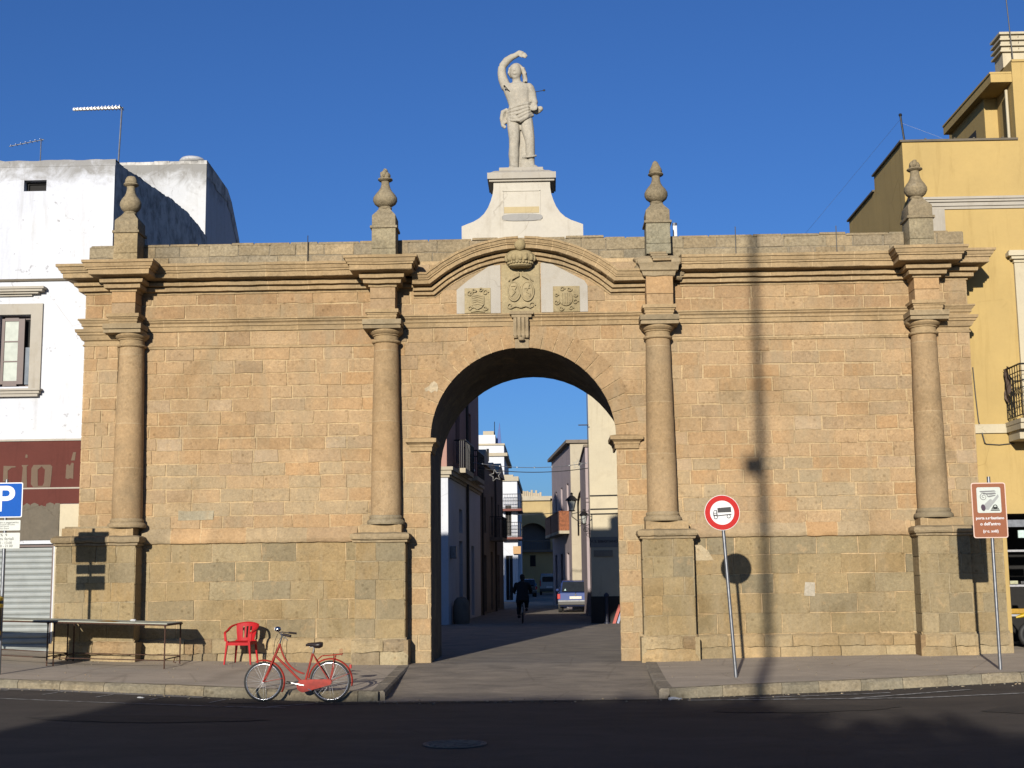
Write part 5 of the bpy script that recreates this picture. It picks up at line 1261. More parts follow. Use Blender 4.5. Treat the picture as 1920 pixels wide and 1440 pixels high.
m.add([(ac-.62, 40, 0), (ac+.62, 40, 0), (ac+.62, 40, 3.6), (ac-.62, 40, 3.6), (ac-.62, 40.5, 3.6), (ac+.62, 40.5, 3.6), (ac+.62, 40.5, 6.3), (ac-.62, 40.5, 6.3)], [(0, 1, 2, 3), (4, 5, 6, 7), (3, 2, 5, 4)])
m.add([(1.13, 40, 8.2), (6, 40, 8.2), (6, 51, 8.2), (.22, 51, 8.2)], [(0, 1, 2, 3)])
m.build('end_wall', MS['palestone'], hF)
m = MB(); a, b = F0+NF*.22-UF*.2, F1+NF*.22+UF*.15
m.add([(p[0], p[1], z) for z in (8.2, 8.36) for p in ((a.x, a.y), (b.x, b.y), (6, b.y), (6, a.y))], [(3, 2, 1, 0), (4, 5, 6, 7), (0, 1, 5, 4), (1, 2, 6, 5), (3, 0, 4, 7)])
m.build('roof_edge', MS['oldwall'], hF)
for k, (u0, u1) in enumerate(((1.0, 4.6), (5.0, 9.9))):
    a, b = F0+UF*u0, F0+UF*u1; c, d = a+NF*.5, b+NF*.5
    m = MB(); m.add([(p.x, p.y, z) for z in (3.75, 3.9) for p in (a, b, d, c)], [(0, 1, 2, 3), (7, 6, 5, 4), (3, 2, 6, 7), (0, 3, 7, 4), (1, 5, 6, 2)]); bl = m.build('balcony', MS['palestone'], hF)
    m = MB()
    for p0, p1 in ((a, c), (c, d), (d, b)):
        m.add([(p0.x, p0.y, 3.9), (p1.x, p1.y, 3.9), (p1.x, p1.y, 4.85), (p0.x, p0.y, 4.85)], [(0, 1, 2, 3)]); m.tube([(p0.x, p0.y, 4.86), (p1.x, p1.y, 4.86)], .03, 5)
    m.build('reed_screen', simple('brown_reed_screen_%d' % k, (.34, .12, .05), .9, 0, .3, 9), bl)
# E2 sliver and E: big plain end wall with the street name
h2 = house('grey_pink_house', 'narrow strip of a greyish pink house between the lilac house and the tall cream wall')
m = MB(); m.box(1.56, 6, 29, 38.5, 0, 6.95); m.build('wall', MS['lilac'], h2)
m = MB(); m.box(1.50, 6, 28.9, 38.6, 6.95, 7.05); m.build('coping', MS['oldwall'], h2)
hE = house('cream_corner_house', 'tall plain cream end wall with dark base and street name plate, right behind the arch')
m = MB(); m.prism([(1.45, 20.5), (8, 20.5), (8, 28), (1.95, 28)], .93, 9.8, axis='z'); m.build('wall', MS['cream'], hE)
m = MB(); m.prism([(1.43, 20.48), (8.02, 20.48), (8.02, 28), (1.93, 28)], 0, .93, axis='z'); m.build('base', MS['darkbase'], hE)
m = MB(); m.box(1.44, 6, 20.49, 20.499, 2.62, 2.66); m.box(1.44, 6, 20.49, 20.499, 2.66, 2.98, col=(1, 1, 1)); 
m.build('name_band', plaster('grey_name_band', (.30, .28, .24), (.2, .19, .17), .4, 4), hE)
m = MB(); m.box(1.56, 2.22, 20.47, 20.499, 2.30, 2.52); m.build('plaque', plaster('brown_grey_plaque', (.30, .26, .20), (.2, .18, .15), .4, 6), hE)
for z in (4.42, 3.95, 3.78): m = MB(); m.tube([(1.46, 20.44, z), (2.6, 20.44, z+.01)], .018, 6); m.build('wall_cable', MS['cable'], hE)
m = MB(); m.tube([(1.43, 20.4, .0), (1.42, 20.4, 9.7)], .014, 6); m.tube([(1.1, 20.3, 6.9), (1.46, 20.3, 6.9)], .02, 5); m.build('drainpipe', MS['oldwood'], hE)
def text_mesh(s, size, parent, mat, name, loc, rot=(R(90), 0, 0), ext=.002, align='CENTER', bold=0, sx=1):
    cu = bpy.data.curves.new(name, 'FONT'); cu.body = s; cu.size = size; cu.extrude = ext; cu.align_x = align; cu.align_y = 'CENTER'; cu.offset = bold
    tmp = bpy.data.objects.new(name+'_t', cu); COL.objects.link(tmp); dg = bpy.context.evaluated_depsgraph_get()
    me = bpy.data.meshes.new_from_object(tmp.evaluated_get(dg)); bpy.data.objects.remove(tmp)
    me.materials.clear(); me.materials.append(mat)
    o = bpy.data.objects.new(name, me); COL.objects.link(o); o.location = loc; o.rotation_euler = rot; o.scale = (sx, 1, 1)
    if parent: o.parent = parent
    return o
BLK = simple('black_lettering', (.012, .012, .012), .6, 0, 0); WHT = simple('white_sign_face', (.78, .78, .78), .4, 0, .04, 6)
text_mesh('V. S. SEBASTIANO', .12, hE, BLK, 'street_name', (1.93, 20.484, 2.82), bold=.002)

# bracket lanterns
def lantern(name, label, x, y, z, s, wx):
    t = thing(name, label, 'street lamp', (x, y, z)); gl = simple('lantern_glass_'+name+str(x), (.55, .58, .55), .1, 0, .1, 5)
    m = MB()
    for a in range(4):
        c1, s1 = math.cos(a*math.pi/2+.785), math.sin(a*math.pi/2+.785); m.tube([(.10*s*c1, .10*s*s1, 0), (.19*s*c1, .19*s*s1, .36*s)], .014*s, 5)
    m.lathe([(.20, .36), (.24, .37), (.20, .42), (.10, .52), (.05, .54), (.04, .60), (.06, .62), (.01, .66)], (0, 0, 0), 12)
    for i in range(len(m.v)-12*8, len(m.v)): m.v[i] = tuple(c*s for c in m.v[i])
    m.lathe([(.0, -.03), (.11, -.02), (.12, .01), (0, .01)], (0, 0, 0), 12, sx=s, sy=s); m.build('cage', MS['iron'], t)
    m = MB(); m.lathe([(.085*s, .01), (.165*s, .35*s)], (0, 0, 0), 4); m.build('glass', gl, t)
    m = MB(); d = wx-x; pts = [(0, 0, -.02), (0, 0, -.22*s), (d*.3, 0, -.36*s), (d*.7, 0, -.30*s), (d, 0, -.12*s)]; m.tube(pts, .016, 6); m.tube([(0, 0, -.12*s), (d*.5, 0, -.05*s), (d, 0, -.02*s)], .012, 6)
    for q in range(2):
        cx, cz, rr = d*(.45+.35*q), (-.50-.2*q)*s, .10*s; m.tube([(cx+rr*(1-.035*k)*math.cos(k*.45), 0, cz+rr*(1-.035*k)*math.sin(k*.45)) for k in range(20)], .010, 5)
    m.tube([(d, 0, .05), (d, 0, -1.0*s)], .016, 6); m.build('bracket', MS['iron'], t)
    return t
lantern('street_lantern', 'nearer black wall lantern with glazed cage on a scrolled bracket in the street', .81, 19.9, 3.88, .95, 1.40)
lantern('street_lantern', 'farther black wall lantern partly behind the nearer one, lit by the sun', 1.36, 25.0, 3.62, .85, 1.7)

# strings and star ornaments across the street
def star(name, label, c, r, tilt):
    m = MB(); pts = []
    for i in range(10):
        a = math.pi/2+tilt+i*math.pi/5; rr = r if i % 2 == 0 else r*.45; pts.append((c[0]+rr*math.cos(a), c[1], c[2]+rr*math.sin(a)))
    m.tube(pts, .012, 5, closed=True); o = m.build(name, simple('silver_garland_'+str(round(c[0], 1)), (.5, .5, .48), .6), None); tag(o, label, 'star ornament', 'star ornaments strung over the street')
star('star_ornament', 'dim wire star hanging in front of the dark stone house on the left', (-2.02, 25, 5.52), .24, .2)
star('star_ornament', 'pale wire star hanging in front of the sand coloured gable on the right', (1.15, 25, 5.90), .20, -.15)
def sag(a, b, d, n=14): return [Vector(a).lerp(Vector(b), i/n)+Vector((0, 0, -d*4*(i/n)*(1-i/n))) for i in range(n+1)]
for a, b, d, r, lb, mt in (((-2.7, 25.5, 5.85), (1.55, 25, 5.75), .16, .016, 'dark cable sagging across the street below the stars', 'cable'), ((-3.2, 25, 6.1), (1.5, 25, 5.95), .22, .012, 'pale garland wire strung across the street between the stars', 'galv')):
    m = MB(); m.tube(sag(a, b, d), r, 5)
    if mt == 'galv':
        for p in sag(a, b, d)[::2]: m.ball(p, .03, seg=6)
    o = m.build('street_cable', MS[mt], None); tag(o, lb, 'cable')
m = MB(); m.tube(sag((-2.3, 60, 5.6), (1.2, 45, 5.1), .1), .02, 5); o = m.build('street_cable', MS['cable'], None); tag(o, 'thin dark cable crossing in front of the yellow house at the street end', 'cable')
m = MB(); q = Vector((-2.95, 26, 5.75)); m.lathe([(.0, 0), (.07, .01), (.09, .05), (.05, .10), (.02, .13)], q, 10); m.tube([q+Vector((0, 0, .12)), q+Vector((-.4, 0, .15))], .014, 5)
o = m.build('street_lamp_head', simple('white_lamp_shade', (.8, .8, .8), .3), None); tag(o, 'small bright white lamp head on an arm by the pink house balcony', 'lamp')

# ---------------------------------------------------------------- vehicles
tyre = simple('tyre_rubber', (.02, .02, .02), .8); chrome = simple('chrome', (.7, .7, .7), .15, 1, .02); lensr = simple('red_tail_lens', (.55, .015, .012), .25); bump = simple('dark_bumper_plastic', (.06, .058, .055), .6)
def loft(mb, secs, mats=None):
    k = len(secs[0]); b = [v for s_ in secs for v in s_]; fs = []
    for i in range(len(secs)-1):
        for j in range(k): fs.append((i*k+j, i*k+(j+1) % k, (i+1)*k+(j+1) % k, (i+1)*k+j))
    fs += [tuple(range(k))[::-1], tuple((len(secs)-1)*k+j for j in range(k))]; mb.add(b, fs)
def wheel(parent, x, y, r, wd):
    m = MB(); m.lathe([(r*.6, -wd/2), (r*.93, -wd/2), (r, -wd*.35), (r, wd*.35), (r*.93, wd/2), (r*.6, wd/2)], (0, 0, 0), 28)
    for i in range(len(m.v)): v = m.v[i]; m.v[i] = (x+v[2], y+v[0], r+v[1])
    w_ = m.build('wheel', tyre, parent, smooth=40)
    m = MB(); m.lathe([(0, -wd*.3), (r*.6, -wd*.4), (r*.6, wd*.4), (0, wd*.3)], (0, 0, 0), 20)
    for i in range(len(m.v)): v = m.v[i]; m.v[i] = (x+v[2], y+v[0], r+v[1])
    m.build('rim', MS['galv'], w_, smooth=40)
def half_sec(y, pts):                         # pts: (halfwidth,z) bottom->top, mirrored
    return [(w_, y, z) for w_, z in pts]+[(-w_, y, z) for w_, z in pts[::-1]]
# blue hatchback seen from behind (local +y = forwards, away from camera)
def car(name, label, loc, rz, col, L, Wd, H, van=False):
    t = thing(name, label, 'car' if not van else 'van', loc, rz); paint = simple(name+'_paint', col, .25, .3, .05, 10, coat=.8); w = Wd/2
    if not van:
        secs = [half_sec(0, [(w*.80, .34), (w*.93, .42), (w*.95, .60), (w*.92, .80), (w*.84, .86)]), half_sec(.06, [(w*.84, .28), (w*.97, .38), (w, .62), (w*.97, .84), (w*.80, .90)]),
                half_sec(.34, [(w*.86, .24), (w, .36), (w, .64), (w*.96, .88), (w*.82, 1.26)]), half_sec(.56, [(w*.86, .24), (w, .36), (w, .64), (w*.95, .90), (w*.74, H-.03)]),
                half_sec(1.5, [(w*.86, .22), (w, .36), (w, .64), (w*.94, .92), (w*.72, H)]), half_sec(2.3, [(w*.86, .22), (w, .36), (w, .64), (w*.94, .90), (w*.72, H-.04)]),
                half_sec(2.95, [(w*.86, .22), (w, .36), (w, .62), (w*.94, .84), (w*.86, .90)]), half_sec(L-.2, [(w*.82, .24), (w*.93, .36), (w*.94, .58), (w*.88, .68), (w*.7, .70)]), half_sec(L, [(w*.7, .30), (w*.8, .38), (w*.8, .52), (w*.78, .58), (w*.6, .6)])]
    else:
        secs = [half_sec(0, [(w*.9, .36), (w*.95, .5), (w*.95, 1.0), (w*.9, 1.45), (w*.82, 1.74)]), half_sec(.08, [(w*.9, .30), (w, .45), (w, 1.0), (w*.94, 1.45), (w*.86, H-.04)]),
                half_sec(.5, [(w*.9, .28), (w, .45), (w, 1.0), (w*.94, 1.45), (w*.86, H)]), half_sec(2.4, [(w*.9, .28), (w, .45), (w, 1.0), (w*.93, 1.45), (w*.84, H-.02)]),
                half_sec(3.1, [(w*.9, .28), (w, .45), (w*.99, .95), (w*.92, 1.05), (w*.8, 1.1)]), half_sec(L, [(w*.7, .30), (w*.8, .45), (w*.8, .7), (w*.75, .78), (w*.6, .8)])]
    m = MB(); loft(m, secs); m.build('body', paint, t, smooth=35)
    if not van:
        # rear window following the hatch slope
        m = MB(); m.add([(-w*.78, .045, .905), (w*.78, .045, .905), (w*.70, .485, 1.33), (-w*.70, .485, 1.33), (-w*.78, .06, .895), (w*.78, .06, .895)], [(0, 1, 2, 3)])
        k = m; rw = m.build('rear_window', MS['glass'], t); rw.location = (0, -.06, .03)
        m = MB()
        for s in (-1, 1): m.add([(s*w*.985, .75, .93), (s*w*.985, 2.5, .93), (s*w*.79, 2.2, H-.1), (s*w*.79, .85, H-.1)], [(0, 1, 2, 3) if s > 0 else (3, 2, 1, 0)])
        m.build('side_window', MS['glass'], t)
        for s in (-1, 1): m = MB(); m.cbox(s*w*.93-.07, s*w*.93+.07, -.02, .16, .60, .83, .02); m.build('tail_light', lensr, t)
        m = MB(); m.cbox(-w*.98, w*.98, -.10, .12, .33, .55, .04); m.build('bumper', bump, t)
        m = MB(); m.cbox(-w*.97, w*.97, -.112, -.10, .50, .53, .003); m.build('bumper_strip', MS['galv'], t)
        m = MB(); m.cbox(-.27, .27, -.035, -.012, .60, .72, .005); m.build('number_plate', simple('pale_plate', (.72, .66, .55), .4), t)
        m = MB(); m.tube([(0, -.02, .79), (0, -.035, .79)], .045, 10); m.tube([(0, -.03, .83), (.01, .0, .93)], .012, 6); m.build('badge', chrome, t)
        m = MB(); m.tube([(-.35, .1, .24), (-.35, -.06, .22)], .03, 8); m.build('exhaust', MS['galv'], t)
        m = MB(); m.add([(-w*.64, .10, .93), (-w*.5, .10, .93), (-w*.57, .13, 1.03)], [(0, 1, 2)]); o = m.build('window_sticker', simple('pale_sticker', (.5, .75, .7), .5), t); o.location = (0, -.075, .035)
        for s in (-1, 1):
            m = MB(); m.ball((s*w*1.08, 2.3, .98), .09, seg=8, sc=(.9, .5, .7)); m.build('wing_mirror', paint, t)
        wy = (.72, L-.75); wr = .27
    else:
        m = MB(); m.cbox(-w*.72, w*.72, -.012, .0, 1.12, 1.58, .004); m.build('rear_window', MS['glass'], t)
        m = MB(); m.cbox(-w*.98, w*.98, -.10, .12, .32, .56, .04); m.build('bumper', bump, t)
        for s in (-1, 1): m = MB(); m.cbox(s*w*.93-.05, s*w*.93+.05, -.02, .1, .75, 1.25, .02); m.build('tail_light', lensr, t)
        m = MB(); m.cbox(-.26, .26, -.03, -.012, .62, .74, .005); m.build('number_plate', WHT, t)
        wy = (.7, L-.7); wr = .3
    for s in (-1, 1):
        for y in wy: wheel(t, s*(w-.10), y, wr, .18)
    return t
car('blue_car', 'small blue hatchback seen from behind, driving away on the right of the street', (1.16, 34.3, .012), R(-2), (.05, .085, .26), 3.6, 1.62, 1.44)
car('white_van', 'pale small van seen from behind further up the street', (-.02, 90, .012), 0, (.34, .40, .44), 4.0, 1.68, 1.86, van=True)
car('dark_car', 'dark car parked in deep shade at the left far side of the street', (-1.75, 79, .012), R(4), (.05, .06, .08), 3.8, 1.55, 1.42)
# traffic cone-like stripes at the foot of the cream wall
m = MB(); m.obox((2.30, 20.2, .30), (.35, 0, 1), (0, 1, 0), (1, 0, -.35), .36, .015, .05); o = m.build('barrier_board', simple('red_board', (.5, .06, .03), .5), None); tag(o, 'slanting red board leaning at the foot of the cream wall, by the right jamb', 'board')
m = MB(); m.obox((2.44, 20.22, .33), (.35, 0, 1), (0, 1, 0), (1, 0, -.35), .34, .015, .04); o = m.build('barrier_board', simple('white_blue_board', (.3, .35, .5), .5), None); tag(o, 'slanting pale blue board leaning beside the red board', 'board')
m = MB(); m.lathe([(.10, 0), (.10, .05), (.06, .07), (.06, .9), (.09, .92), (.09, .98), (.03, 1.05)], (0, 0, 0), 12); o = m.build('bollard', simple('dark_blue_iron', (.02, .025, .05), .5), None, smooth=40); o.location = (1.95, 20.1, .006); tag(o, 'short dark bollard against the dark base of the cream wall', 'bollard')
m = MB(); m.lathe([(.28, 0), (.30, .1), (.30, .6), (.26, .8), (.15, .92), (0, .95)], (0, 0, 0), 14); o = m.build('stone_post', MS['oldwall'], None, smooth=40); o.location = (-3.15, 21.6, .006); tag(o, 'rounded dark stone post at the foot of the pink house wall', 'post')

# ================================================================== casters behind the camera (the other side of the square)
ob = thing('square_building', 'plain building across the square whose shadow falls on the road', 'building', (0, 0, 0))
m = MB(); m.box(-14.2, -7.4, -58, -45, -.3, 10.15); m.build('wall', MS['palestone'], ob)
m = MB(); m.box(-14.3, -7.3, -58, -44.9, 10.15, 10.3); m.build('cornice', MS['palestone'], ob)
leafm = simple('dark_foliage', (.05, .075, .03), .8)
def tree(x, y, zt, r, label, seed):
    rr = random.Random(seed); t = thing('square_tree', label, 'tree', (x, y, -.3)); m = MB(); m.tube([(0, 0, 0), (.05, 0, 2), (0, 0, zt-r)], [.2, .15, .08], 8); m.build('trunk', MS['oldwood'], t)
    m = MB(); 
    for i in range(900):
        d = Vector((rr.gauss(0, 1), rr.gauss(0, 1), rr.gauss(0, 1))).normalized()*r*(rr.random()**.4)*(1+.25*noise.noise(Vector((seed, i*.01, 0))))
        p = Vector((0, 0, zt-r*.9))+Vector((d.x, d.y, d.z*.9)); a = Vector((rr.gauss(0, 1), rr.gauss(0, 1), rr.gauss(0, 1))).normalized()*.16; b = a.orthogonal().normalized()*.10
        m.add([p-a-b, p+a-b, p+a+b, p-a+b], [(0, 1, 2, 3)])
    m.build('crown', leafm, t)
for i, (x, y, zt, r) in enumerate(((-2.0, -44, 10.3, 1.7), (-.2, -43, 9.7, 1.7), (2.0, -44, 9.4, 1.7), (4.6, -43.5, 8.8, 1.6))):
    tree(x-4.2, y, zt, r, ('tree with the tallest crown across the square', 'second tree across the square', 'small rounded tree across the square', 'tree close to the building across the square')[i], i+3)
ob2 = thing('low_building', 'lower building across the square behind the trees', 'building', (0, 0, 0))
m = MB(); m.box(-7.4, -4.0, -60, -45.2, -.3, 9.5); m.box(-4.0, 9.0, -60, -45.5, -.3, 8.2); m.build('wall', MS['palestone'], ob2)
mp = thing('lamp_mast', 'tall thin mast with a lamp box on the square behind the camera', 'mast', (-1.62, -30, -.3))
m = MB(); m.tube([(0, 0, 0), (0, 0, 20)], [.125, .07], 10); m.build('pole', MS['galv'], mp)
m = MB(); m.cbox(-.34, -.02, -.15, .15, 11.75, 12.1, .03); m.build('lamp_box', MS['iron'], mp)
# ================================================================== statue, figures and street objects
def sculpt(mb, name, mat, parent, vox=.018, smooth=4, loc=None):
    o = mb.build(name, mat, parent, tint=False)
    r = o.modifiers.new('remesh', 'REMESH'); r.mode = 'VOXEL'; r.voxel_size = vox; r.use_smooth_shade = True
    s = o.modifiers.new('smooth', 'SMOOTH'); s.factor = .5; s.iterations = smooth
    dg = bpy.context.evaluated_depsgraph_get(); me = bpy.data.meshes.new_from_object(o.evaluated_get(dg)); me.name = name
    o.modifiers.clear(); o.data = me; me.materials.clear(); me.materials.append(mat)
    me.polygons.foreach_set('use_smooth', [True]*len(me.polygons))
    if loc: o.location = loc
    return o
def S_(X, Y, y=0): return Vector(((X-545)*.00277, y, (919-Y)*.0030))
st = thing('stone_statue', 'pale stone statue of a loin-clothed youth with one arm bent over his head', 'statue', (-.43, .52, 10.035)); st.scale = (1.03, 1, 1.025)
b = MB()
def limb(pts, rs, n=12): b.tube(pts, rs, n)
# torso
limb([S_(528, 545), S_(528, 500), S_(528, 450), S_(520, 400), S_(515, 350), S_(512, 315), S_(510, 290)], [.235, .25, .215, .235, .28, .27, .14], 16)
for i in range(len(b.v)): v = b.v[i]; b.v[i] = (v[0], v[1]*.60, v[2])
b.ball(S_(468, 352, -.07), .10, sc=(1, .7, .8)); b.ball(S_(555, 352, -.07), .10, sc=(1, .7, .8)); b.ball(S_(518, 460, -.07), .09, sc=(1.2, .6, 1.2))
b.ball(S_(430, 320), .095); b.ball(S_(598, 325), .10)
# neck and head turned up to the left
limb([S_(512, 300, .01), S_(508, 262, -.01)], [.095, .085])
b.ball(S_(503, 212, -.02), .150, sc=(.86, .95, 1.2), seg=16); b.ball(S_(500, 254, -.08), .065, sc=(1, .9, .8))
b.tube([S_(495, 196, -.15), S_(493, 221, -.168)], [.014, .022], 8); b.ball(S_(497, 241, -.155), .032, sc=(1.3, .6, .5))
for x in (478, 515): b.ball(S_(x, 208, -.135), .022, sc=(1.3, .7, .8))
b.tube([S_(470, 197, -.135), S_(490, 193, -.155)], .014, 6); b.tube([S_(505, 193, -.155), S_(526, 199, -.13)], .014, 6)
# raised arm and bent wrist
limb([S_(432, 322), S_(408, 260), S_(400, 215), S_(402, 172, .0)], [.105, .10, .09, .08])
limb([S_(402, 172), S_(440, 132, -.03), S_(480, 108, -.05), S_(505, 100, -.05)], [.08, .082, .066, .055])
limb([S_(505, 98, -.05), S_(535, 84, -.07), S_(560, 92, -.09)], [.058, .062, .05])
for k in range(4): limb([S_(550, 86+k*9, -.05-.02*k), S_(575, 92+k*9, -.09-.01*k), S_(592-k*5, 112+k*6, -.09-.01*k)], [.028, .025, .018], 8)
limb([S_(530, 95, -.08), S_(540, 112, -.12), S_(552, 122, -.13)], [.028, .023, .017], 8)
# lowered arm with hand on the drapery
limb([S_(602, 328), S_(622, 370, .02), S_(630, 410, .0)], [.105, .092, .078]); limb([S_(630, 410, 0), S_(642, 440, -.06), S_(640, 462, -.12)], [.078, .068, .052])
b.ball(S_(636, 470, -.15), .072, sc=(1, .6, 1))
for k in range(4): limb([S_(618+k*13, 475, -.15), S_(614+k*13, 495, -.17), S_(612+k*13, 512-abs(k-1.5)*4, -.16)], [.026, .024, .017], 8)
limb([S_(612, 465, -.13), S_(600, 482, -.15)], [.018, .013], 8)
# legs and feet
limb([S_(480, 545, 0), S_(484, 620, -.02), S_(487, 700, -.03), S_(484, 740, -.03), S_(482, 800, .01), S_(484, 860, .02), S_(485, 900, .0)], [.135, .130, .108, .100, .112, .095, .085])
limb([S_(575, 545, .02), S_(585, 620, -.03), S_(600, 695, -.06), S_(603, 730, -.06), S_(603, 790, .0), S_(606, 850, .04), S_(612, 895, .03)], [.138, .135, .108, .098, .098, .080, .070])
limb([S_(485, 900, .03), S_(470, 908, -.06), S_(455, 912, -.14)], [.095, .085, .055]); limb([S_(612, 897, .05), S_(632, 905, -.05), S_(645, 911, -.13)], [.09, .08, .055])
b.ball(S_(487, 722, -.09), .045); b.ball(S_(602, 712, -.12), .045)
body = sculpt(b, 'body', MS['statue'], st, .016, 3)
# hair
b = MB()
for k in range(90):
    a = rnd.uniform(0, 1); side = rnd.choice((-1, 1, 1)); ph = rnd.uniform(-.3, 1.5)
    p0 = S_(505+rnd.uniform(-20, 30), 172, .02+rnd.uniform(-.08, .06)); 
    if side > 0: pts = [p0, S_(556+rnd.uniform(-6, 10), 192, rnd.uniform(-.05, .08)), S_(566+rnd.uniform(-8, 12), 225, rnd.uniform(-.05, .08)), S_(572+rnd.uniform(-16, 16), 268+rnd.uniform(-26, 22), rnd.uniform(-.03, .08))]
    else: pts = [p0, S_(460+rnd.uniform(-4, 6), 188, rnd.uniform(-.02, .08)), S_(453, 215, rnd.uniform(.0, .08)), S_(470, 245, rnd.uniform(.03, .09))]
    b.tube(pts, [.024, .030, .028, .016], 6)
b.ball(S_(508, 188, .05), .150, sc=(1, 1, .9)); sculpt(b, 'hair', MS['statue'], st, .010, 0)
# drapery
b = MB()
def fold(pts, rs): b.tube(pts, rs, 10)
b.tube([S_(530, 470, 0), S_(530, 520, 0), S_(533, 556, 0)], [.225, .235, .15], 16)
for i in range(len(b.v)): v = b.v[i]; b.v[i] = (v[0], v[1]*.68, v[2])
for k in range(5): fold([S_(434, 486+k*16, .02), S_(470, 484+k*22, -.135), S_(530, 470+k*27, -.185), S_(590, 455+k*21, -.15), S_(628, 448+k*14, -.02)], [.024, .028, .032, .028, .022])
fold([S_(440, 540, .0), S_(490, 552, -.15), S_(535, 582, -.16), S_(580, 548, -.14), S_(622, 520, -.0)], [.05, .05, .035, .05, .05])
for k in range(3): fold([S_(440, 490+k*12, .13), S_(530, 480+k*18, .17), S_(625, 470+k*12, .12)], [.06, .06, .06])
for k in range(4): fold([S_(438, 480, .0), S_(405+k*8, 500, -.04+.03*k), S_(395+k*10, 545, -.02+.02*k), S_(403+k*8, 590-k*5, 0)], [.04, .045, .04, .035])
fold([S_(400, 585, -.02), S_(408, 600, -.04), S_(425, 612, -.03)], [.035, .04, .035])
for k in range(3): fold([S_(622, 470+k*10, .0), S_(655, 485+k*8, .0), S_(680, 475+k*8, -.02)], [.05, .055, .045])
b.ball(S_(682, 482, -.03), .06)
sculpt(b, 'drapery', MS['statue'], st, .010, 0)
# support behind the legs, ground slab
b = MB(); b.tube([S_(575, 919, .12), S_(572, 840, .12), S_(570, 740, .12), S_(560, 640, .12), S_(545, 580, .1)], [.18, .155, .14, .13, .11], 14)
b.tube([S_(548, 820, -.02), S_(585, 826, -.10), S_(620, 822, -.08), S_(645, 810, .0)], .028, 8)
b.ball(S_(460, 838, 0), .03); b.tube([S_(484, 560, .05), S_(484, 915, .1)], [.10, .11], 10)
sculpt(b, 'tree_stump', MS['statue'], st, .018, 2)
b = MB(); b.cbox(-.47, .42, -.30, .36, -.075, .005, .02); 
for k in range(40): b.ball((rnd.uniform(-.5, .5), rnd.uniform(-.34, .3), -.08), .04, seg=6, sc=(1.3, 1, .5))
b.build('plinth', MS['stucco'], st, tint=True)
b = MB(); b.tube([S_(640, 360, -.02), S_(716, 358, -.10)], .007, 6); b.tube([S_(705, 358, -.09), S_(718, 358, -.10)], .018, 6); b.tube([S_(420, 330, -.16), S_(462, 365, -.1)], .008, 6); b.tube([S_(424, 345, -.17), S_(424, 335, -.15)], .016, 6)
b.tube([S_(594, 345, -.10), S_(598, 380, -.1), S_(606, 415, -.09)], .008, 6)
arr = MB()
for pts, r in (([S_(640, 360, -.02), S_(716, 358, -.10)], .007), ([S_(705, 358, -.09), S_(719, 358, -.10)], .018)): arr.tube(pts, r, 6)
arr.build('arrow', MS['iron'], st)
arr = MB(); arr.tube([S_(418, 332, -.22), S_(462, 367, -.12)], .008, 6); arr.tube([S_(418, 330, -.20), S_(426, 342, -.19)], .018, 6); arr.build('arrow', MS['iron'], st)

# ---------------------------------------------------------------- red bicycle
red = simple('worn_red_enamel', (.42, .035, .02), .5, 0, .2, 12, spec=.2, coat=.05, dirt=(.16, .04, .03), damt=.6); saddle_m = simple('black_brown_leather', (.03, .02, .018), .45)
K = .00854
def Bp(px, py, y=0): return Vector(((px-563)*K, y, (1312.5-py)*K))
BY = -5.08; bk_ = thing('bicycle', 'red step-through city bicycle leaning at the left kerb, front wheel to the left', 'bicycle', (563*0-4.005, BY, RD(-4.0, BY)-.0), R(0))
def bpart(name, mat, tubes, parent=None, extra=None, smooth=50):
    m = MB()
    for pts, r in tubes: m.tube(pts, r, 10)
    if extra: extra(m)
    return m.build(name, mat, parent or bk_, smooth=smooth)
def bez(a, b, c, n=10): return [a*(1-t)**2+b*2*t*(1-t)+c*t*t for t in [i/n for i in range(n+1)]]
bb = Bp(577, 1281); hubr = Bp(625, 1275); hubf = Bp(501, 1275)
bpart('frame', red, [([Bp(592, 1224), bb], .017), (bez(Bp(531, 1208), Bp(541, 1253), Bp(577, 1261)), .014), ([Bp(523, 1228), bb], .018), ([Bp(531, 1206), Bp(519.5, 1233)], .020),
    ([Bp(593, 1226), Bp(600, 1238, .05), hubr+Vector((0, .06, 0))], .009), ([Bp(593, 1226), Bp(600, 1238, -.05), hubr+Vector((0, -.06, 0))], .009), ([bb+Vector((0, .04, 0)), hubr+Vector((0, .06, 0))], .010), ([bb+Vector((0, -.04, 0)), hubr+Vector((0, -.06, 0))], .010)])
bpart('fork', red, [([Bp(519.5, 1233), Bp(518, 1238)], .022)]+[([Bp(519, 1235, s*.02), Bp(516, 1243, s*.055), Bp(508, 1261, s*.055), hubf+Vector((0, s*.055, 0))], [.016, .016, .012, .010]) for s in (-1, 1)])
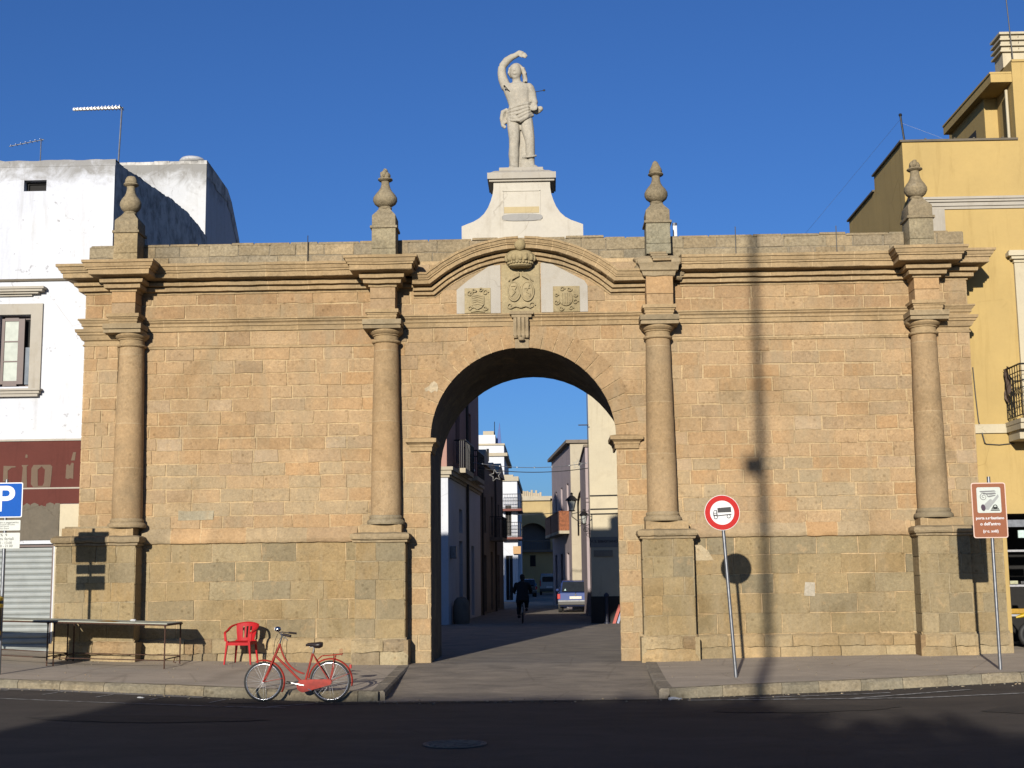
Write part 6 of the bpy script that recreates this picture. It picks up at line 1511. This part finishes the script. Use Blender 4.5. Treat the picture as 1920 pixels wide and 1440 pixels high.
for nm, c, r in (('front', hubf, 36.2*K), ('rear', hubr, 37.6*K)):
    m = MB(); m.tube([(c.x+(r-.016)*math.cos(2*math.pi*i/64), 0, c.z+(r-.016)*math.sin(2*math.pi*i/64)) for i in range(64)], .0165, 8, closed=True); w_ = m.build('wheel', tyre, bk_, smooth=60)
    m = MB(); m.tube([(c.x+(r-.036)*math.cos(2*math.pi*i/64), 0, c.z+(r-.036)*math.sin(2*math.pi*i/64)) for i in range(64)], .0105, 8, closed=True); m.build('rim', simple('bright_rim_'+nm, (.72, .72, .74), .2, .9, .05), w_, smooth=60)
    m = MB()
    for i in range(32):
        a = 2*math.pi*i/32; a2 = a+(.5 if i % 2 else -.5); s = .025 if i % 4 < 2 else -.025
        m.tube([(c.x+.022*math.cos(a2), s, c.z+.022*math.sin(a2)), (c.x+(r-.04)*math.cos(a), 0, c.z+(r-.04)*math.sin(a))], .0012, 4)
    m.cyl((c.x, -.05, c.z), (c.x, .05, c.z), .02, 12); m.build('spokes', MS['galv'], w_)
def guard(c, r, a0, a1, wd=.028, n=26):
    m = MB(); pr = [(-wd, -.012), (-wd*.7, .006), (0, .012), (wd*.7, .006), (wd, -.012)]; vs = []
    for i in range(n+1):
        a = R(lerp(a0, a1, i/n))
        for y, d in pr: vs.append((c.x+(r+d)*math.cos(a), y, c.z+(r+d)*math.sin(a)))
    m.add(vs, [(i*5+j, i*5+j+1, i*5+6+j, i*5+5+j) for i in range(n) for j in range(4)]); return m
guard(hubf, 39.2*K, 112, -28).build('front_mudguard', red, bk_, smooth=60); guard(hubr, 40.8*K, 172, -12).build('rear_mudguard', red, bk_, smooth=60)
bpart('mudguard_stay', red, [([hubf+Vector((0, s*.05, 0)), hubf+Vector((38*K*math.cos(R(10)), s*.03, 38*K*math.sin(R(10))))], .004) for s in (-1,)])
bpart('mudguard_stay', red, [([hubr+Vector((0, s*.06, 0)), hubr+Vector((40*K*math.cos(R(22)), s*.03, 40*K*math.sin(R(22))))], .004) for s in (-1,)])
m = MB(); pts = []
for i in range(13): a = math.pi/2+math.pi*i/12+.05; pts.append((bb.x+13*K*math.cos(a), bb.z-.012+11.5*K*math.sin(a)))
for i in range(9): a = -math.pi/2+math.pi*i/8; pts.append((hubr.x-.02+6*K*math.cos(a), hubr.z-.01+5.5*K*math.sin(a)))
m.prism(pts, -.075, -.045); m.build('chain_guard', red, bk_, smooth=30)
bpart('crank', simple('bright_crank', (.75, .75, .72), .25, .7, .05), [([bb+Vector((0, -.09, 0)), Bp(551, 1276, -.09)], [.014, .011]), ([bb+Vector((0, -.095, 0)), bb+Vector((0, .07, 0))], .014)])
bpart('crank', simple('bright_crank_far', (.75, .75, .72), .25, .7, .05), [([bb+Vector((0, .07, 0)), Bp(603, 1287, .07)], .011)])
bpart('pedal', MS['iron'], [([Bp(551, 1276, -.09), Bp(551, 1276, -.19)], .014), ([Bp(547, 1275, -.15), Bp(553, 1276, -.15)], .022)]); bpart('pedal', MS['iron'], [([Bp(603, 1287, .07), Bp(603, 1287, .17)], .016)])
bpart('kickstand', MS['galv'], [([Bp(579, 1285, -.05), Bp(592, 1291, -.09)], .008)])
bpart('seat_post', MS['galv'], [([Bp(592, 1225), Bp(594.5, 1214)], .012)])
m = MB(); secs = []
for px, wdt, zz, th in ((579, .018, 1207.5, .022), (583, .03, 1205.5, .03), (590, .055, 1205, .04), (598, .095, 1204.8, .055), (605, .11, 1204, .06), (609.5, .085, 1204.5, .045)):
    c = Bp(px, zz); secs.append([(c.x, wdt*math.cos(a), c.z-th*.6+th*.75*math.sin(a)*(1 if math.sin(a) > 0 else 1.3)) for a in [2*math.pi*i/14 for i in range(14)]])
loft(m, secs); m.build('saddle', saddle_m, bk_, smooth=60)
bpart('saddle_spring', chrome, [([Bp(586, 1212, s*.03), Bp(600, 1213.5, s*.04)], .004) for s in (-1,)]); 
bpart('handlebar', chrome, [([Bp(530.5, 1206), Bp(535, 1190)], .011), ([Bp(544, 1187.5, .26), Bp(538, 1186.5, .20), Bp(531, 1185, .08), Bp(530, 1185.5, 0), Bp(531, 1185.5, -.08), Bp(538, 1187.5, -.22), Bp(545, 1189, -.26)], .010), ([Bp(535, 1190), Bp(530, 1185.5)], .012)])
bpart('grip', saddle_m, [([Bp(542, 1188, -.245), Bp(557, 1191, -.29)], .021)]); bpart('grip', saddle_m, [([Bp(541, 1187, .24), Bp(555, 1189, .29)], .016)])
bpart('brake_lever', MS['galv'], [([Bp(540, 1190, -.23), Bp(552, 1199, -.27)], .005), ([Bp(537, 1188, -.2), Bp(540, 1190, -.23)], .012)]); 
bpart('brake_cable', MS['iron'], [([Bp(541, 1190, -.22), Bp(533, 1197, -.12), Bp(527, 1204, -.05), Bp(523, 1222, -.03)], .003)]); bpart('brake_cable', MS['iron'], [([Bp(541, 1189, .22), Bp(534, 1199, .1), Bp(534, 1212, .02), Bp(545, 1240, .02)], .003)])
bpart('brake_rod', MS['iron'], [([Bp(527, 1188, -.03), Bp(522, 1200, -.03), Bp(519, 1226, -.02)], .004)])
m = MB(); c = Bp(527, 1179, -.03); m.ball(c, .048, seg=12, sc=(1.15, .9, .9)); h_ = m.build('headlight', chrome, bk_, smooth=60)
m = MB(); m.lathe([(0, 0), (.032, .004), (.034, .012), (0, .016)], (0, 0, 0), 12)
for i in range(len(m.v)): v = m.v[i]; m.v[i] = (c.x-.036-v[2], c.y+v[0]*.9, c.z+v[1]*.9)
m.build('lens', WHT, h_, smooth=60)
bpart('light_bracket', MS['iron'], [([c+Vector((.0, 0, -.03)), Bp(530, 1186)], .007)])
m = MB()
for s in (-1, 0, 1): m.tube([Bp(601, 1236, s*.03), Bp(609, 1229, s*.06), Bp(628, 1227.5, s*.06), Bp(647, 1226, s*.06)], .006, 6)
for px in (612, 630, 646): m.tube([Bp(px, 1228, -.06), Bp(px, 1228, .06)], .005, 6)
m.tube([Bp(643, 1226, -.02), Bp(643, 1217, -.02), Bp(646, 1216, 0), Bp(646, 1226, .02)], .005, 6)
for s in (-1, 1): m.tube([Bp(634, 1228, s*.06), hubr+Vector((0, s*.065, 0))], .008, 6)
m.build('luggage_rack', red, bk_, smooth=50)
m = MB(); m.cbox(*[Bp(662, 0).x-.015, Bp(662, 0).x+.02, -.025, .025, Bp(0, 1252).z, Bp(0, 1245).z], .006); m.build('tail_light', lensr, bk_)

# ---------------------------------------------------------------- red plastic chair
rp = simple('red_plastic', (.50, .014, .018), .55, 0, .10, 6, spec=.15)
CX, CY = -5.90, -.62; cz = GP(CX, CY); ch = thing('plastic_chair', 'red plastic armchair standing on the pavement against the gate wall', 'chair', (CX, CY, cz), R(-9)); ch.scale = (.93, .95, .97)
def leg(x0, y0, x1, y1, z1, w=.03):
    m = MB(); m.tube([(x0, y0, 0), (lerp(x0, x1, .5), lerp(y0, y1, .5), z1*.5), (x1, y1, z1)], [w*.62, w*.75, w], 4); return m
for s in (-1, 1):
    leg(s*.285, -.24, s*.235, -.21, .46, .032).build('leg', rp, ch); leg(s*.25, .24, s*.20, .20, .46, .032).build('leg', rp, ch)
m = MB(); n_ = 9; vs = []
for i in range(n_+1):
    for j in range(n_+1):
        x, y = lerp(-.235, .235, i/n_), lerp(-.235, .21, j/n_); e = max(abs(2*i/n_-1), abs(2*j/n_-1)); vs.append((x, y, .425+.02*e**3-(.03 if j == 0 else 0)))
k = len(vs); vs += [(x, y, z-.018) for x, y, z in vs]; w_ = n_+1
fs = [(i*w_+j, (i+1)*w_+j, (i+1)*w_+j+1, i*w_+j+1) for i in range(n_) for j in range(n_)]; fs += [tuple(k+q for q in f[::-1]) for f in fs]
for i in range(n_): fs += [(i*w_, k+i*w_, k+(i+1)*w_, (i+1)*w_), ((i+1)*w_+n_, k+(i+1)*w_+n_, k+i*w_+n_, i*w_+n_), (i+1, i, k+i, k+i+1)[::-1], (n_*w_+i, n_*w_+i+1, k+n_*w_+i+1, k+n_*w_+i)[::-1]]
m.add(vs, fs); m.box(-.235, .235, -.24, -.222, .37, .425); m.box(-.24, -.222, -.22, .2, .38, .43); m.box(.222, .24, -.22, .2, .38, .43); m.build('seat', rp, ch, smooth=40)
# curved back with slots
m = MB(); cols_ = 11; rows_ = 10; H0, H1 = .43, .80
def bkp(u, v): w2 = lerp(.17, .235, v**.7); a = (2*u-1); return (a*w2, .22+.07*v-.05*a*a, lerp(H0, H1, v)-.035*a*a*v)
for i in range(cols_):
    for j in range(rows_):
        if 2 <= j <= 7 and i in (3, 5, 7): continue
        q = [bkp(i/cols_, j/rows_), bkp((i+1)/cols_, j/rows_), bkp((i+1)/cols_, (j+1)/rows_), bkp(i/cols_, (j+1)/rows_)]
        m.add(q+[(x, y+.016, z) for x, y, z in q], [(0, 1, 2, 3), (7, 6, 5, 4), (0, 4, 5, 1), (1, 5, 6, 2), (2, 6, 7, 3), (3, 7, 4, 0)])
m.tube([(lambda p: (p[0], p[1]+.008, p[2]))(bkp(i/12, 1)) for i in range(13)], .014, 8); m.build('backrest', rp, ch)
for s in (-1, 1):
    m = MB(); pts = bez(Vector((s*.235, .25, .76)), Vector((s*.31, .12, .74)), Vector((s*.295, -.05, .655)))+[Vector((s*.29, -.15, .635)), Vector((s*.285, -.22, .62)), Vector((s*.275, -.245, .58)), Vector((s*.262, -.235, .45))]
    rings = []
    for i, p in enumerate(pts):
        d = (pts[min(i+1, len(pts)-1)]-pts[max(0, i-1)]).normalized(); sd_ = Vector((1, 0, 0)); up = sd_.cross(d).normalized()
        rings.append([tuple(p+sd_*a*.024+up*c*.010) for a, c in ((-1, -1), (1, -1), (1, 1), (-1, 1))])
    loft(m, rings); m.build('armrest', rp, ch, smooth=50)

# ---------------------------------------------------------------- market tables
def mtable(x0, x1, label, first):
    zl = lambda x: GP(x, -1.1); yf, yb_ = -1.68, -.66; zt0, zt1 = .945+(x0+9.2)*-.035, .945+(x1+9.2)*-.035-(.0)
    t = thing('market_table', label, 'table', ((x0+x1)/2, -1.15, 0), 0, 'market tables along the wall'); t.location = (0, 0, 0)
    m = MB(); m.add([(x0, yf, zt0-.02), (x1, yf, zt1-.02), (x1, yb_, zt1-.02), (x0, yb_, zt0-.02), (x0, yf, zt0), (x1, yf, zt1), (x1, yb_, zt1), (x0, yb_, zt0)], [(0, 3, 2, 1), (4, 5, 6, 7), (0, 1, 5, 4), (1, 2, 6, 5), (2, 3, 7, 6), (3, 0, 4, 7)])
    m.build('tabletop', plaster('weathered_tabletop_%d' % first, (.46, .48, .40), (.22, .17, .12), .8, 3), t)
    m = MB()
    for y in (yf-.012, yb_+.012): m.tube([(x0, y, zt0-.03), (x1, y, zt1-.03)], .016, 6)
    for x, z in ((x0, zt0), (x1, zt1)): m.tube([(x, yf-.012, z-.03), (x, yb_+.012, z-.03)], .016, 6)
    m.build('rim', MS['rust'], t)
    for x, z in ((x0+.03, zt0), (x1-.03, zt1)):
        for y in (yf-.01, yb_+.01): m = MB(); m.tube([(x, y, GP(x, y)), (x, y, z-.02)], .014, 8); m.tube([(x, y, z-.07), (x, y, z-.015)], .022, 8); m.build('leg', MS['rust'], t)
    m = MB()
    for x in (x0+.03, x1-.03): z = GP(x, -1.1)+.15; m.tube([(x, yf, z), (x, yb_, z)], .011, 6); m.tube([(x, -.98, z), (x-.03, -.98, z-.09), (x+.02, -.98, z-.10)], .012, 5)
    for y in (yf, yb_): m.tube([(x0+.03, y, GP(x0, y)+.15), (x1-.03, y, GP(x1, y)+.15)], .010, 6)
    m.build('stretcher', MS['rust'], t); return t
mtable(-9.18, -7.06, 'rusty framed market table with grey top, the right one with both ends in view', 0)
mtable(-11.5, -9.24, 'rusty framed market table with grey top, the left one cut off by the picture edge', 1)
m = MB(); m.add([(-8.45, -1.60, .927), (-8.05, -1.66, .913), (-8.0, -1.45, .911), (-8.4, -1.35, .925), (-8.2, -1.5, .935)], [(0, 1, 4), (1, 2, 4), (2, 3, 4), (3, 0, 4)]); o = m.build('orange_scrap', simple('orange_scrap', (.5, .26, .03), .7), None); tag(o, 'flat yellow orange scrap lying on the right market table', 'scrap')
m = MB(); m.ball((-7.9, -1.0, .915), .045, seg=8, sc=(1.4, 1, .5), jt=.02); o = m.build('white_scrap', WHT, None); tag(o, 'small white crumpled scrap on the right market table', 'scrap')

# ---------------------------------------------------------------- road signs
def rrect(cx, cz, w2, h2, r, n=5):
    pts = []
    for sx, sz, a0 in ((1, -1, -90), (1, 1, 0), (-1, 1, 90), (-1, -1, 180)):
        for i in range(n+1): a = R(a0+90*i/n); pts.append((cx+sx*(w2-r)+r*math.cos(a), cz+sz*(h2-r)+r*math.sin(a)))
    return pts
def flat(m, poly, y, th=.003): m.prism(poly, y-th, y)
def ringpoly(m, cx, cz, r0, r1, y, n=40, th=.003):
    for i in range(n):
        a, b_ = 2*math.pi*i/n, 2*math.pi*(i+1)/n
        m.prism([(cx+r0*math.cos(a), cz+r0*math.sin(a)), (cx+r1*math.cos(a), cz+r1*math.sin(a)), (cx+r1*math.cos(b_), cz+r1*math.sin(b_)), (cx+r0*math.cos(b_), cz+r0*math.sin(b_))], y-th, y)
sred = simple('sign_red', (.55, .025, .022), .6, 0, .06, spec=.12); sblue = simple('sign_blue', (.0, .10, .48), .6, 0, .04, spec=.12); sbrown = simple('sign_brown', (.30, .085, .02), .45, 0, .06)
# no lorries sign
sx, sy = 3.03, -3.54; sz = GP(sx, sy)
t = thing('road_sign', 'round white sign with red rim and black lorry on a leaning grey pole', 'road sign', (sx+.07, sy, sz)); t.rotation_euler = (0, R(-3.0), 0)
m = MB(); m.cyl((0, 0, -.1), (0, 0, 3.02), .03, 14); m.build('pole', MS['galv'], t, smooth=40)
hz = 2.755
m = MB(); ringpoly(m, 0, hz, .0, .30, -.036, 48, .004); pl_ = m.build('plate', WHT, t)
m = MB(); ringpoly(m, 0, hz, .205, .292, -.0415, 48, .002); m.build('red_rim', sred, pl_)
m = MB(); y = -.0415
flat(m, [(-.075, hz+.005), (.155, hz-.0), (.155, hz+.088), (-.075, hz+.085)], y, .002)
flat(m, [(-.155, hz-.035), (-.145, hz-.06), (.155, hz-.045), (.155, hz-.028), (-.08, hz-.04), (-.085, hz+.03), (-.09, hz+.055), (-.135, hz+.05), (-.155, hz+.0)], y, .002)
m.build('lorry', BLK, pl_)
m = MB(); flat(m, [(-.14, hz+.003), (-.10, hz+.003), (-.10, hz+.04), (-.128, hz+.04)], -.0437, .001); flat(m, [(-.14, hz-.025), (-.10, hz-.03), (-.10, hz-.008), (-.145, hz-.008)], -.0437, .001); m.build('lorry_window', WHT, pl_)
for cx in (-.115, .105):
    m = MB(); ringpoly(m, cx, hz-.07, 0, .034, -.0437, 20, .001); w_ = m.build('lorry_wheel', BLK, pl_); m = MB(); ringpoly(m, cx, hz-.07, 0, .022, -.0450, 16, .001); m.build('hub', WHT, w_)
m = MB(); m.box(-.05, .05, -.036, .035, hz-.16, hz-.13); m.box(-.05, .05, -.036, .035, hz+.12, hz+.15); m.build('clamp', MS['galv'], t)
# brown heritage sign
sx, sy = 7.62, -3.16; sz = GP(sx, sy)
t = thing('heritage_sign', 'brown rectangular sign with column capital drawing and white lettering on a grey pole', 'road sign', (sx, sy, sz))
m = MB(); m.cyl((0, 0, -.1), (0, 0, 3.27), .03, 14); m.build('pole', MS['galv'], t, smooth=40)
cx, cz_ = -.03, 2.69
m = MB(); flat(m, rrect(cx, cz_, .295, .475, .04), -.036, .004); pl_ = m.build('plate', simple('pale_pink_edge', (.75, .55, .45), .5, 0, .03), t)
m = MB(); flat(m, rrect(cx, cz_, .278, .458, .03), -.0405, .002); m.build('brown_field', sbrown, pl_)
m = MB(); flat(m, rrect(cx-.0, cz_+.175, .205, .22, .03), -.043, .002); pn = m.build('pictogram_panel', simple('pale_panel', (.62, .66, .60), .5, 0, .04), pl_)
m = MB(); y = -.0455; th = .001; pz = cz_+.175
gr = simple('grey_drawing', (.20, .20, .20), .6, 0, .03)
flat(m, [(cx-.16, pz+.155), (cx+.10, pz+.165), (cx+.13, pz+.145), (cx-.13, pz+.13)], y, th); flat(m, [(cx-.10, pz+.115), (cx+.11, pz+.13), (cx+.13, pz+.105), (cx+.04, pz+.09), (cx-.09, pz+.10)], y, th)
flat(m, [(cx-.03, pz+.07), (cx+.12, pz+.09), (cx+.11, pz+.07), (cx+.0, pz+.045)], y, th)
m.build('capital_drawing', gr, pn)
m = MB(); pts = [(cx-.09+(.075-.003*k)*math.cos(k*.55), -.0462, pz+.055+(.075-.003*k)*math.sin(k*.55)) for k in range(24)]; m.tube(pts, .0055, 5); m.build('volute_drawing', gr, pn)
m = MB(); flat(m, [(cx-.08, pz-.155), (cx+.16, pz+.10), (cx+.17, pz+.05), (cx-.02, pz-.17)], y, th); flat(m, [(cx-.11, pz-.10), (cx+.02, pz+.02), (cx+.06, pz-.0), (cx-.06, pz-.14)], y-.0011, th); m.build('column_drawing', simple('light_grey_drawing', (.36, .37, .36), .6, 0, .03), pn)
m = MB(); q = [(cx-.105+.03*math.cos(a)-.025*math.sin(a), pz-.13+.03*math.cos(a)+.05*math.sin(a)) for a in [2*math.pi*i/16 for i in range(16)]]; flat(m, q, y-.0024, th); m.build('column_end', simple('dark_violet', (.04, .01, .035), .5, 0, .03), pn)
m = MB()
for i, (w2, zz) in enumerate(((.085, -.185), (.07, -.16), (.055, -.135))): flat(m, [(cx+.10-w2, pz+zz), (cx+.10+w2*.9, pz+zz), (cx+.10+w2*.85, pz+zz+.018), (cx+.10-w2*.9, pz+zz+.018)], y, th)
ringpoly(m, cx+.10, pz-.115, .022, .038, y, 16, th); m.build('ruin_drawing', BLK, pn)
for s_, zz, sc in (('porta s.sebastiano', -.135, .066), ("o dell'antro", -.235, .074), ('(sec. xviii)', -.36, .066)): text_mesh(s_, sc, pl_, WHT, 'lettering', (cx, -.0435, cz_+zz), bold=.0018, ext=.0008)
# parking sign
sx, sy = -9.49, -3.3; sz = GP(sx, sy)
t = thing('parking_sign', 'blue parking sign with white P above two white panels at the left edge', 'road sign', (sx, sy, sz))
m = MB(); m.cyl((0, 0, -.1), (0, 0, 3.35), .03, 14); m.build('pole', MS['galv'], t, smooth=40); z0 = -sz
m = MB(); flat(m, rrect(0, 3.08+z0, .305, .305, .03), -.036, .004); pl_ = m.build('plate', WHT, t)
m = MB(); flat(m, rrect(0, 3.08+z0, .288, .288, .022), -.0405, .002); m.build('blue_field', sblue, pl_)
text_mesh('P', .62, pl_, WHT, 'letter', (-.01, -.0435, 3.08+z0), bold=.012, ext=.0008, sx=1.1)
for zc, h2, lines in ((2.64, .09, (('parcheggio a pagamento', .05, .052), ('con esposizione del ticket', .012, .036), ('tutti i giorni', -.02, .034), ('zona centro', -.055, .036))), (2.375, .135, (('%  9', .095, .07), ('giorni feriali', .03, .075), ('8.00 - 13.00', -.04, .062), ('16.00 - 21.00', -.095, .062)))):
    m = MB(); flat(m, rrect(.0, zc+z0, .285, h2, .015), -.036, .004); pl_ = m.build('info_panel', simple('pale_info_panel_%d' % int(zc*100), (.62, .64, .58), .5, 0, .05), t)
    for s_, dz, sc in lines: text_mesh(s_, sc, pl_, BLK, 'lettering', (.0, -.041, zc+z0+dz), ext=.0008)
# litter bin on the pole
bn = thing('litter_bin', 'black and yellow litter bin fixed to the parking sign pole at the left edge', 'litter bin', (-9.66, -3.42, .72))
yl = simple('bin_yellow', (.75, .50, .02), .35, 0, .05); bkb = simple('bin_black', (.02, .02, .022), .45)
m = MB(); m.lathe([(.0, 0), (.19, .0), (.20, .02), (.215, .56), (.0, .565)], (0, 0, 0), 24); m.build('body', bkb, bn, smooth=40)
m = MB(); m.lathe([(.203, .04), (.209, .04), (.210, .11), (.204, .11)], (0, 0, 0), 24); m.build('band', yl, bn, smooth=40)
m = MB(); m.lathe([(.216, .50), (.236, .52), (.236, .56), (.212, .57)], (0, 0, 0), 24); m.build('band', yl, bn, smooth=40)
m = MB(); m.lathe([(.19, .62), (.23, .63), (.235, .67), (.18, .71), (.05, .73), (0, .73)], (0, 0, 0), 24); m.build('lid', yl, bn, smooth=40)
m = MB()
for a in range(4): m.cyl((.18*math.cos(a*1.57+.7), .18*math.sin(a*1.57+.7), .56), (.18*math.cos(a*1.57+.7), .18*math.sin(a*1.57+.7), .63), .015, 6)
m.build('lid_support', bkb, bn)

# ---------------------------------------------------------------- cyclist riding away
coat_m = simple('black_coat', (.012, .012, .013), .9); skinm = simple('skin', (.30, .17, .11), .7, 0, .05); hairm = simple('dark_hair', (.015, .012, .010), .8)
cy = thing('bicycle', 'dark city bicycle ridden up the street by the person in black', 'bicycle', (-.97, 21.6, .006))
dk = simple('dark_bike_enamel', (.03, .03, .035), .4, .3)
for y in (-.52, .55):
    m = MB(); m.tube([(0, y+.31*math.cos(2*math.pi*i/36), .33+.31*math.sin(2*math.pi*i/36)) for i in range(36)], .018, 8, closed=True); w_ = m.build('wheel', tyre, cy, smooth=60)
    m = MB(); m.tube([(0, y+.285*math.cos(2*math.pi*i/36), .33+.285*math.sin(2*math.pi*i/36)) for i in range(36)], .01, 6, closed=True)
    for i in range(12): a = 2*math.pi*i/12; m.tube([(0, y, .33), (0, y+.28*math.cos(a), .33+.28*math.sin(a))], .002, 4)
    m.build('rim', MS['galv'], w_)
m = MB()
for a, b_ in (((0, -.52, .33), (0, -.02, .30)), ((0, -.02, .30), (0, -.18, .80)), ((0, -.52, .33), (0, -.16, .72)), ((0, -.02, .30), (0, .38, .75)), ((0, .36, .85), (0, .55, .33))): m.tube([a, b_], .018, 8)
m.build('frame', dk, cy, smooth=60)
m = MB(); m.tube([(0, .36, .85), (0, .33, 1.0)], .013, 8); m.tube([(-.29, .12, 1.02), (-.25, .26, 1.03), (0, .34, 1.01), (.25, .26, 1.03), (.29, .12, 1.02)], .012, 8); m.build('handlebar', dk, cy, smooth=60)
m = MB(); m.ball((0, -.2, .86), .12, seg=12, sc=(.8, 1.1, .35)); m.build('saddle', saddle_m, cy, smooth=60)
m = MB(); m.tube([(-.18, .06, .19), (-.08, .06, .19), (-.08, -.02, .30), (.08, -.02, .30), (.08, -.1, .42), (.18, -.1, .42)], .012, 6); m.build('pedals', dk, cy)
m = MB(); m.tube([(0, -.83, .42), (0, -.845, .42)], .035, 10); m.tube([(0, -.52, .66), (0, -.74, .56), (0, -.83, .42)], .02, 6); m.build('rear_mudguard', simple('pale_reflector_2', (.35, .35, .33), .4), cy)
b = MB()
b.tube([(0, -.22, .86), (0, -.22, 1.0), (0, -.18, 1.2), (0, -.13, 1.36), (0, -.10, 1.43)], [.19, .17, .18, .19, .09], 14)
b.tube([(0, -.10, 1.42), (0, -.08, 1.50)], [.065, .06], 10); b.ball((0, -.06, 1.585), .10, sc=(.82, 1, 1.2), seg=14); b.tube([(0, .03, 1.60), (0, .055, 1.57)], [.012, .02], 6)
for s, kn, ft in ((-1, (-.13, .17, .60), (-.14, .05, .25)), (1, (.13, .20, .78), (.14, -.09, .50))):
    b.tube([(s*.10, -.20, .88), (s*.12, -.02, (.88+kn[2])/2+.02), kn], [.11, .10, .065], 12); b.tube([kn, (ft[0], (kn[1]+ft[1])/2-.03, (kn[2]+ft[2])/2), ft], [.065, .062, .04], 12)
    b.tube([(ft[0], ft[1]-.04, ft[2]-.02), (ft[0], ft[1]+.12, ft[2]-.035)], [.045, .035], 10)
    b.tube([(s*.19, -.12, 1.36), (s*.26, -.02, 1.20), (s*.29, .05, 1.12)], [.07, .06, .05], 10); b.tube([(s*.29, .05, 1.12), (s*.29, .12, 1.07)], [.048, .036], 10)
    b.ball((s*.29, .155, 1.05), .035, sc=(.8, 1.2, .7))
    for k in range(4): b.tube([(s*(.265+.016*k), .17, 1.05), (s*(.265+.016*k), .20, 1.035), (s*(.265+.016*k), .19, 1.01)], [.010, .010, .008], 6)
    b.tube([(s*.262, .14, 1.04), (s*.25, .17, 1.03)], [.011, .009], 6)
pr_ = thing('person', 'person in black riding a bicycle away up the shaded street', 'person', (-.97, 21.6, .006))
sculpt(b, 'body', skinm, pr_, .014, 3)
b = MB(); b.tube([(0, -.24, .78), (0, -.23, .95), (0, -.22, 1.05), (0, -.18, 1.22), (0, -.13, 1.38), (0, -.10, 1.46)], [.235, .21, .195, .205, .215, .09], 16)
for s in (-1, 1): b.tube([(s*.19, -.12, 1.37), (s*.27, -.02, 1.20), (s*.30, .05, 1.12), (s*.295, .11, 1.08)], [.09, .08, .068, .052], 12); b.ball((s*.2, -.12, 1.34), .10)
for k in range(5): b.tube([(-.2+.1*k, -.33, .72), (-.17+.09*k, -.30, 1.0)], .045, 8)
sculpt(b, 'coat', coat_m, pr_, .018, 3)
b = MB()
for s, kn, ft in ((-1, (-.13, .17, .60), (-.14, .05, .29)), (1, (.13, .20, .78), (.14, -.09, .54))):
    b.tube([(s*.10, -.20, .88), (s*.12, -.02, (.88+kn[2])/2+.02), kn], [.125, .118, .085], 12); b.tube([kn, (ft[0], (kn[1]+ft[1])/2-.03, (kn[2]+ft[2])/2), ft], [.085, .08, .062], 12)
sculpt(b, 'trousers', coat_m, pr_, .018, 2)
b = MB()
for s, ft in ((-1, (-.14, .05, .25)), (1, (.14, -.09, .50))):
    b = MB(); b.tube([(ft[0], ft[1]-.07, ft[2]-.025), (ft[0], ft[1]+.03, ft[2]-.03), (ft[0], ft[1]+.15, ft[2]-.04)], [.05, .052, .036], 12); sculpt(b, 'shoe', coat_m, pr_, .015, 2)
b = MB(); b.ball((0, -.075, 1.615), .108, sc=(.86, 1, 1.05), seg=14); b.ball((0, -.11, 1.56), .09, sc=(.9, .7, 1)); sculpt(b, 'hair', hairm, pr_, .014, 2)

# ------------------------------------------------------------------ exposure calibration: one factor on every base colour
AF = .63
for mt in bpy.data.materials:
    if not mt.use_nodes: continue
    nt = mt.node_tree; b = nt.nodes.get('Principled BSDF')
    if not b: continue
    s_ = b.inputs['Base Color']
    if s_.is_linked:
        src = s_.links[0].from_socket; o = mixc(nt, src, (AF, AF, AF, 1), 1, 'MULTIPLY'); nt.links.new(o, s_)
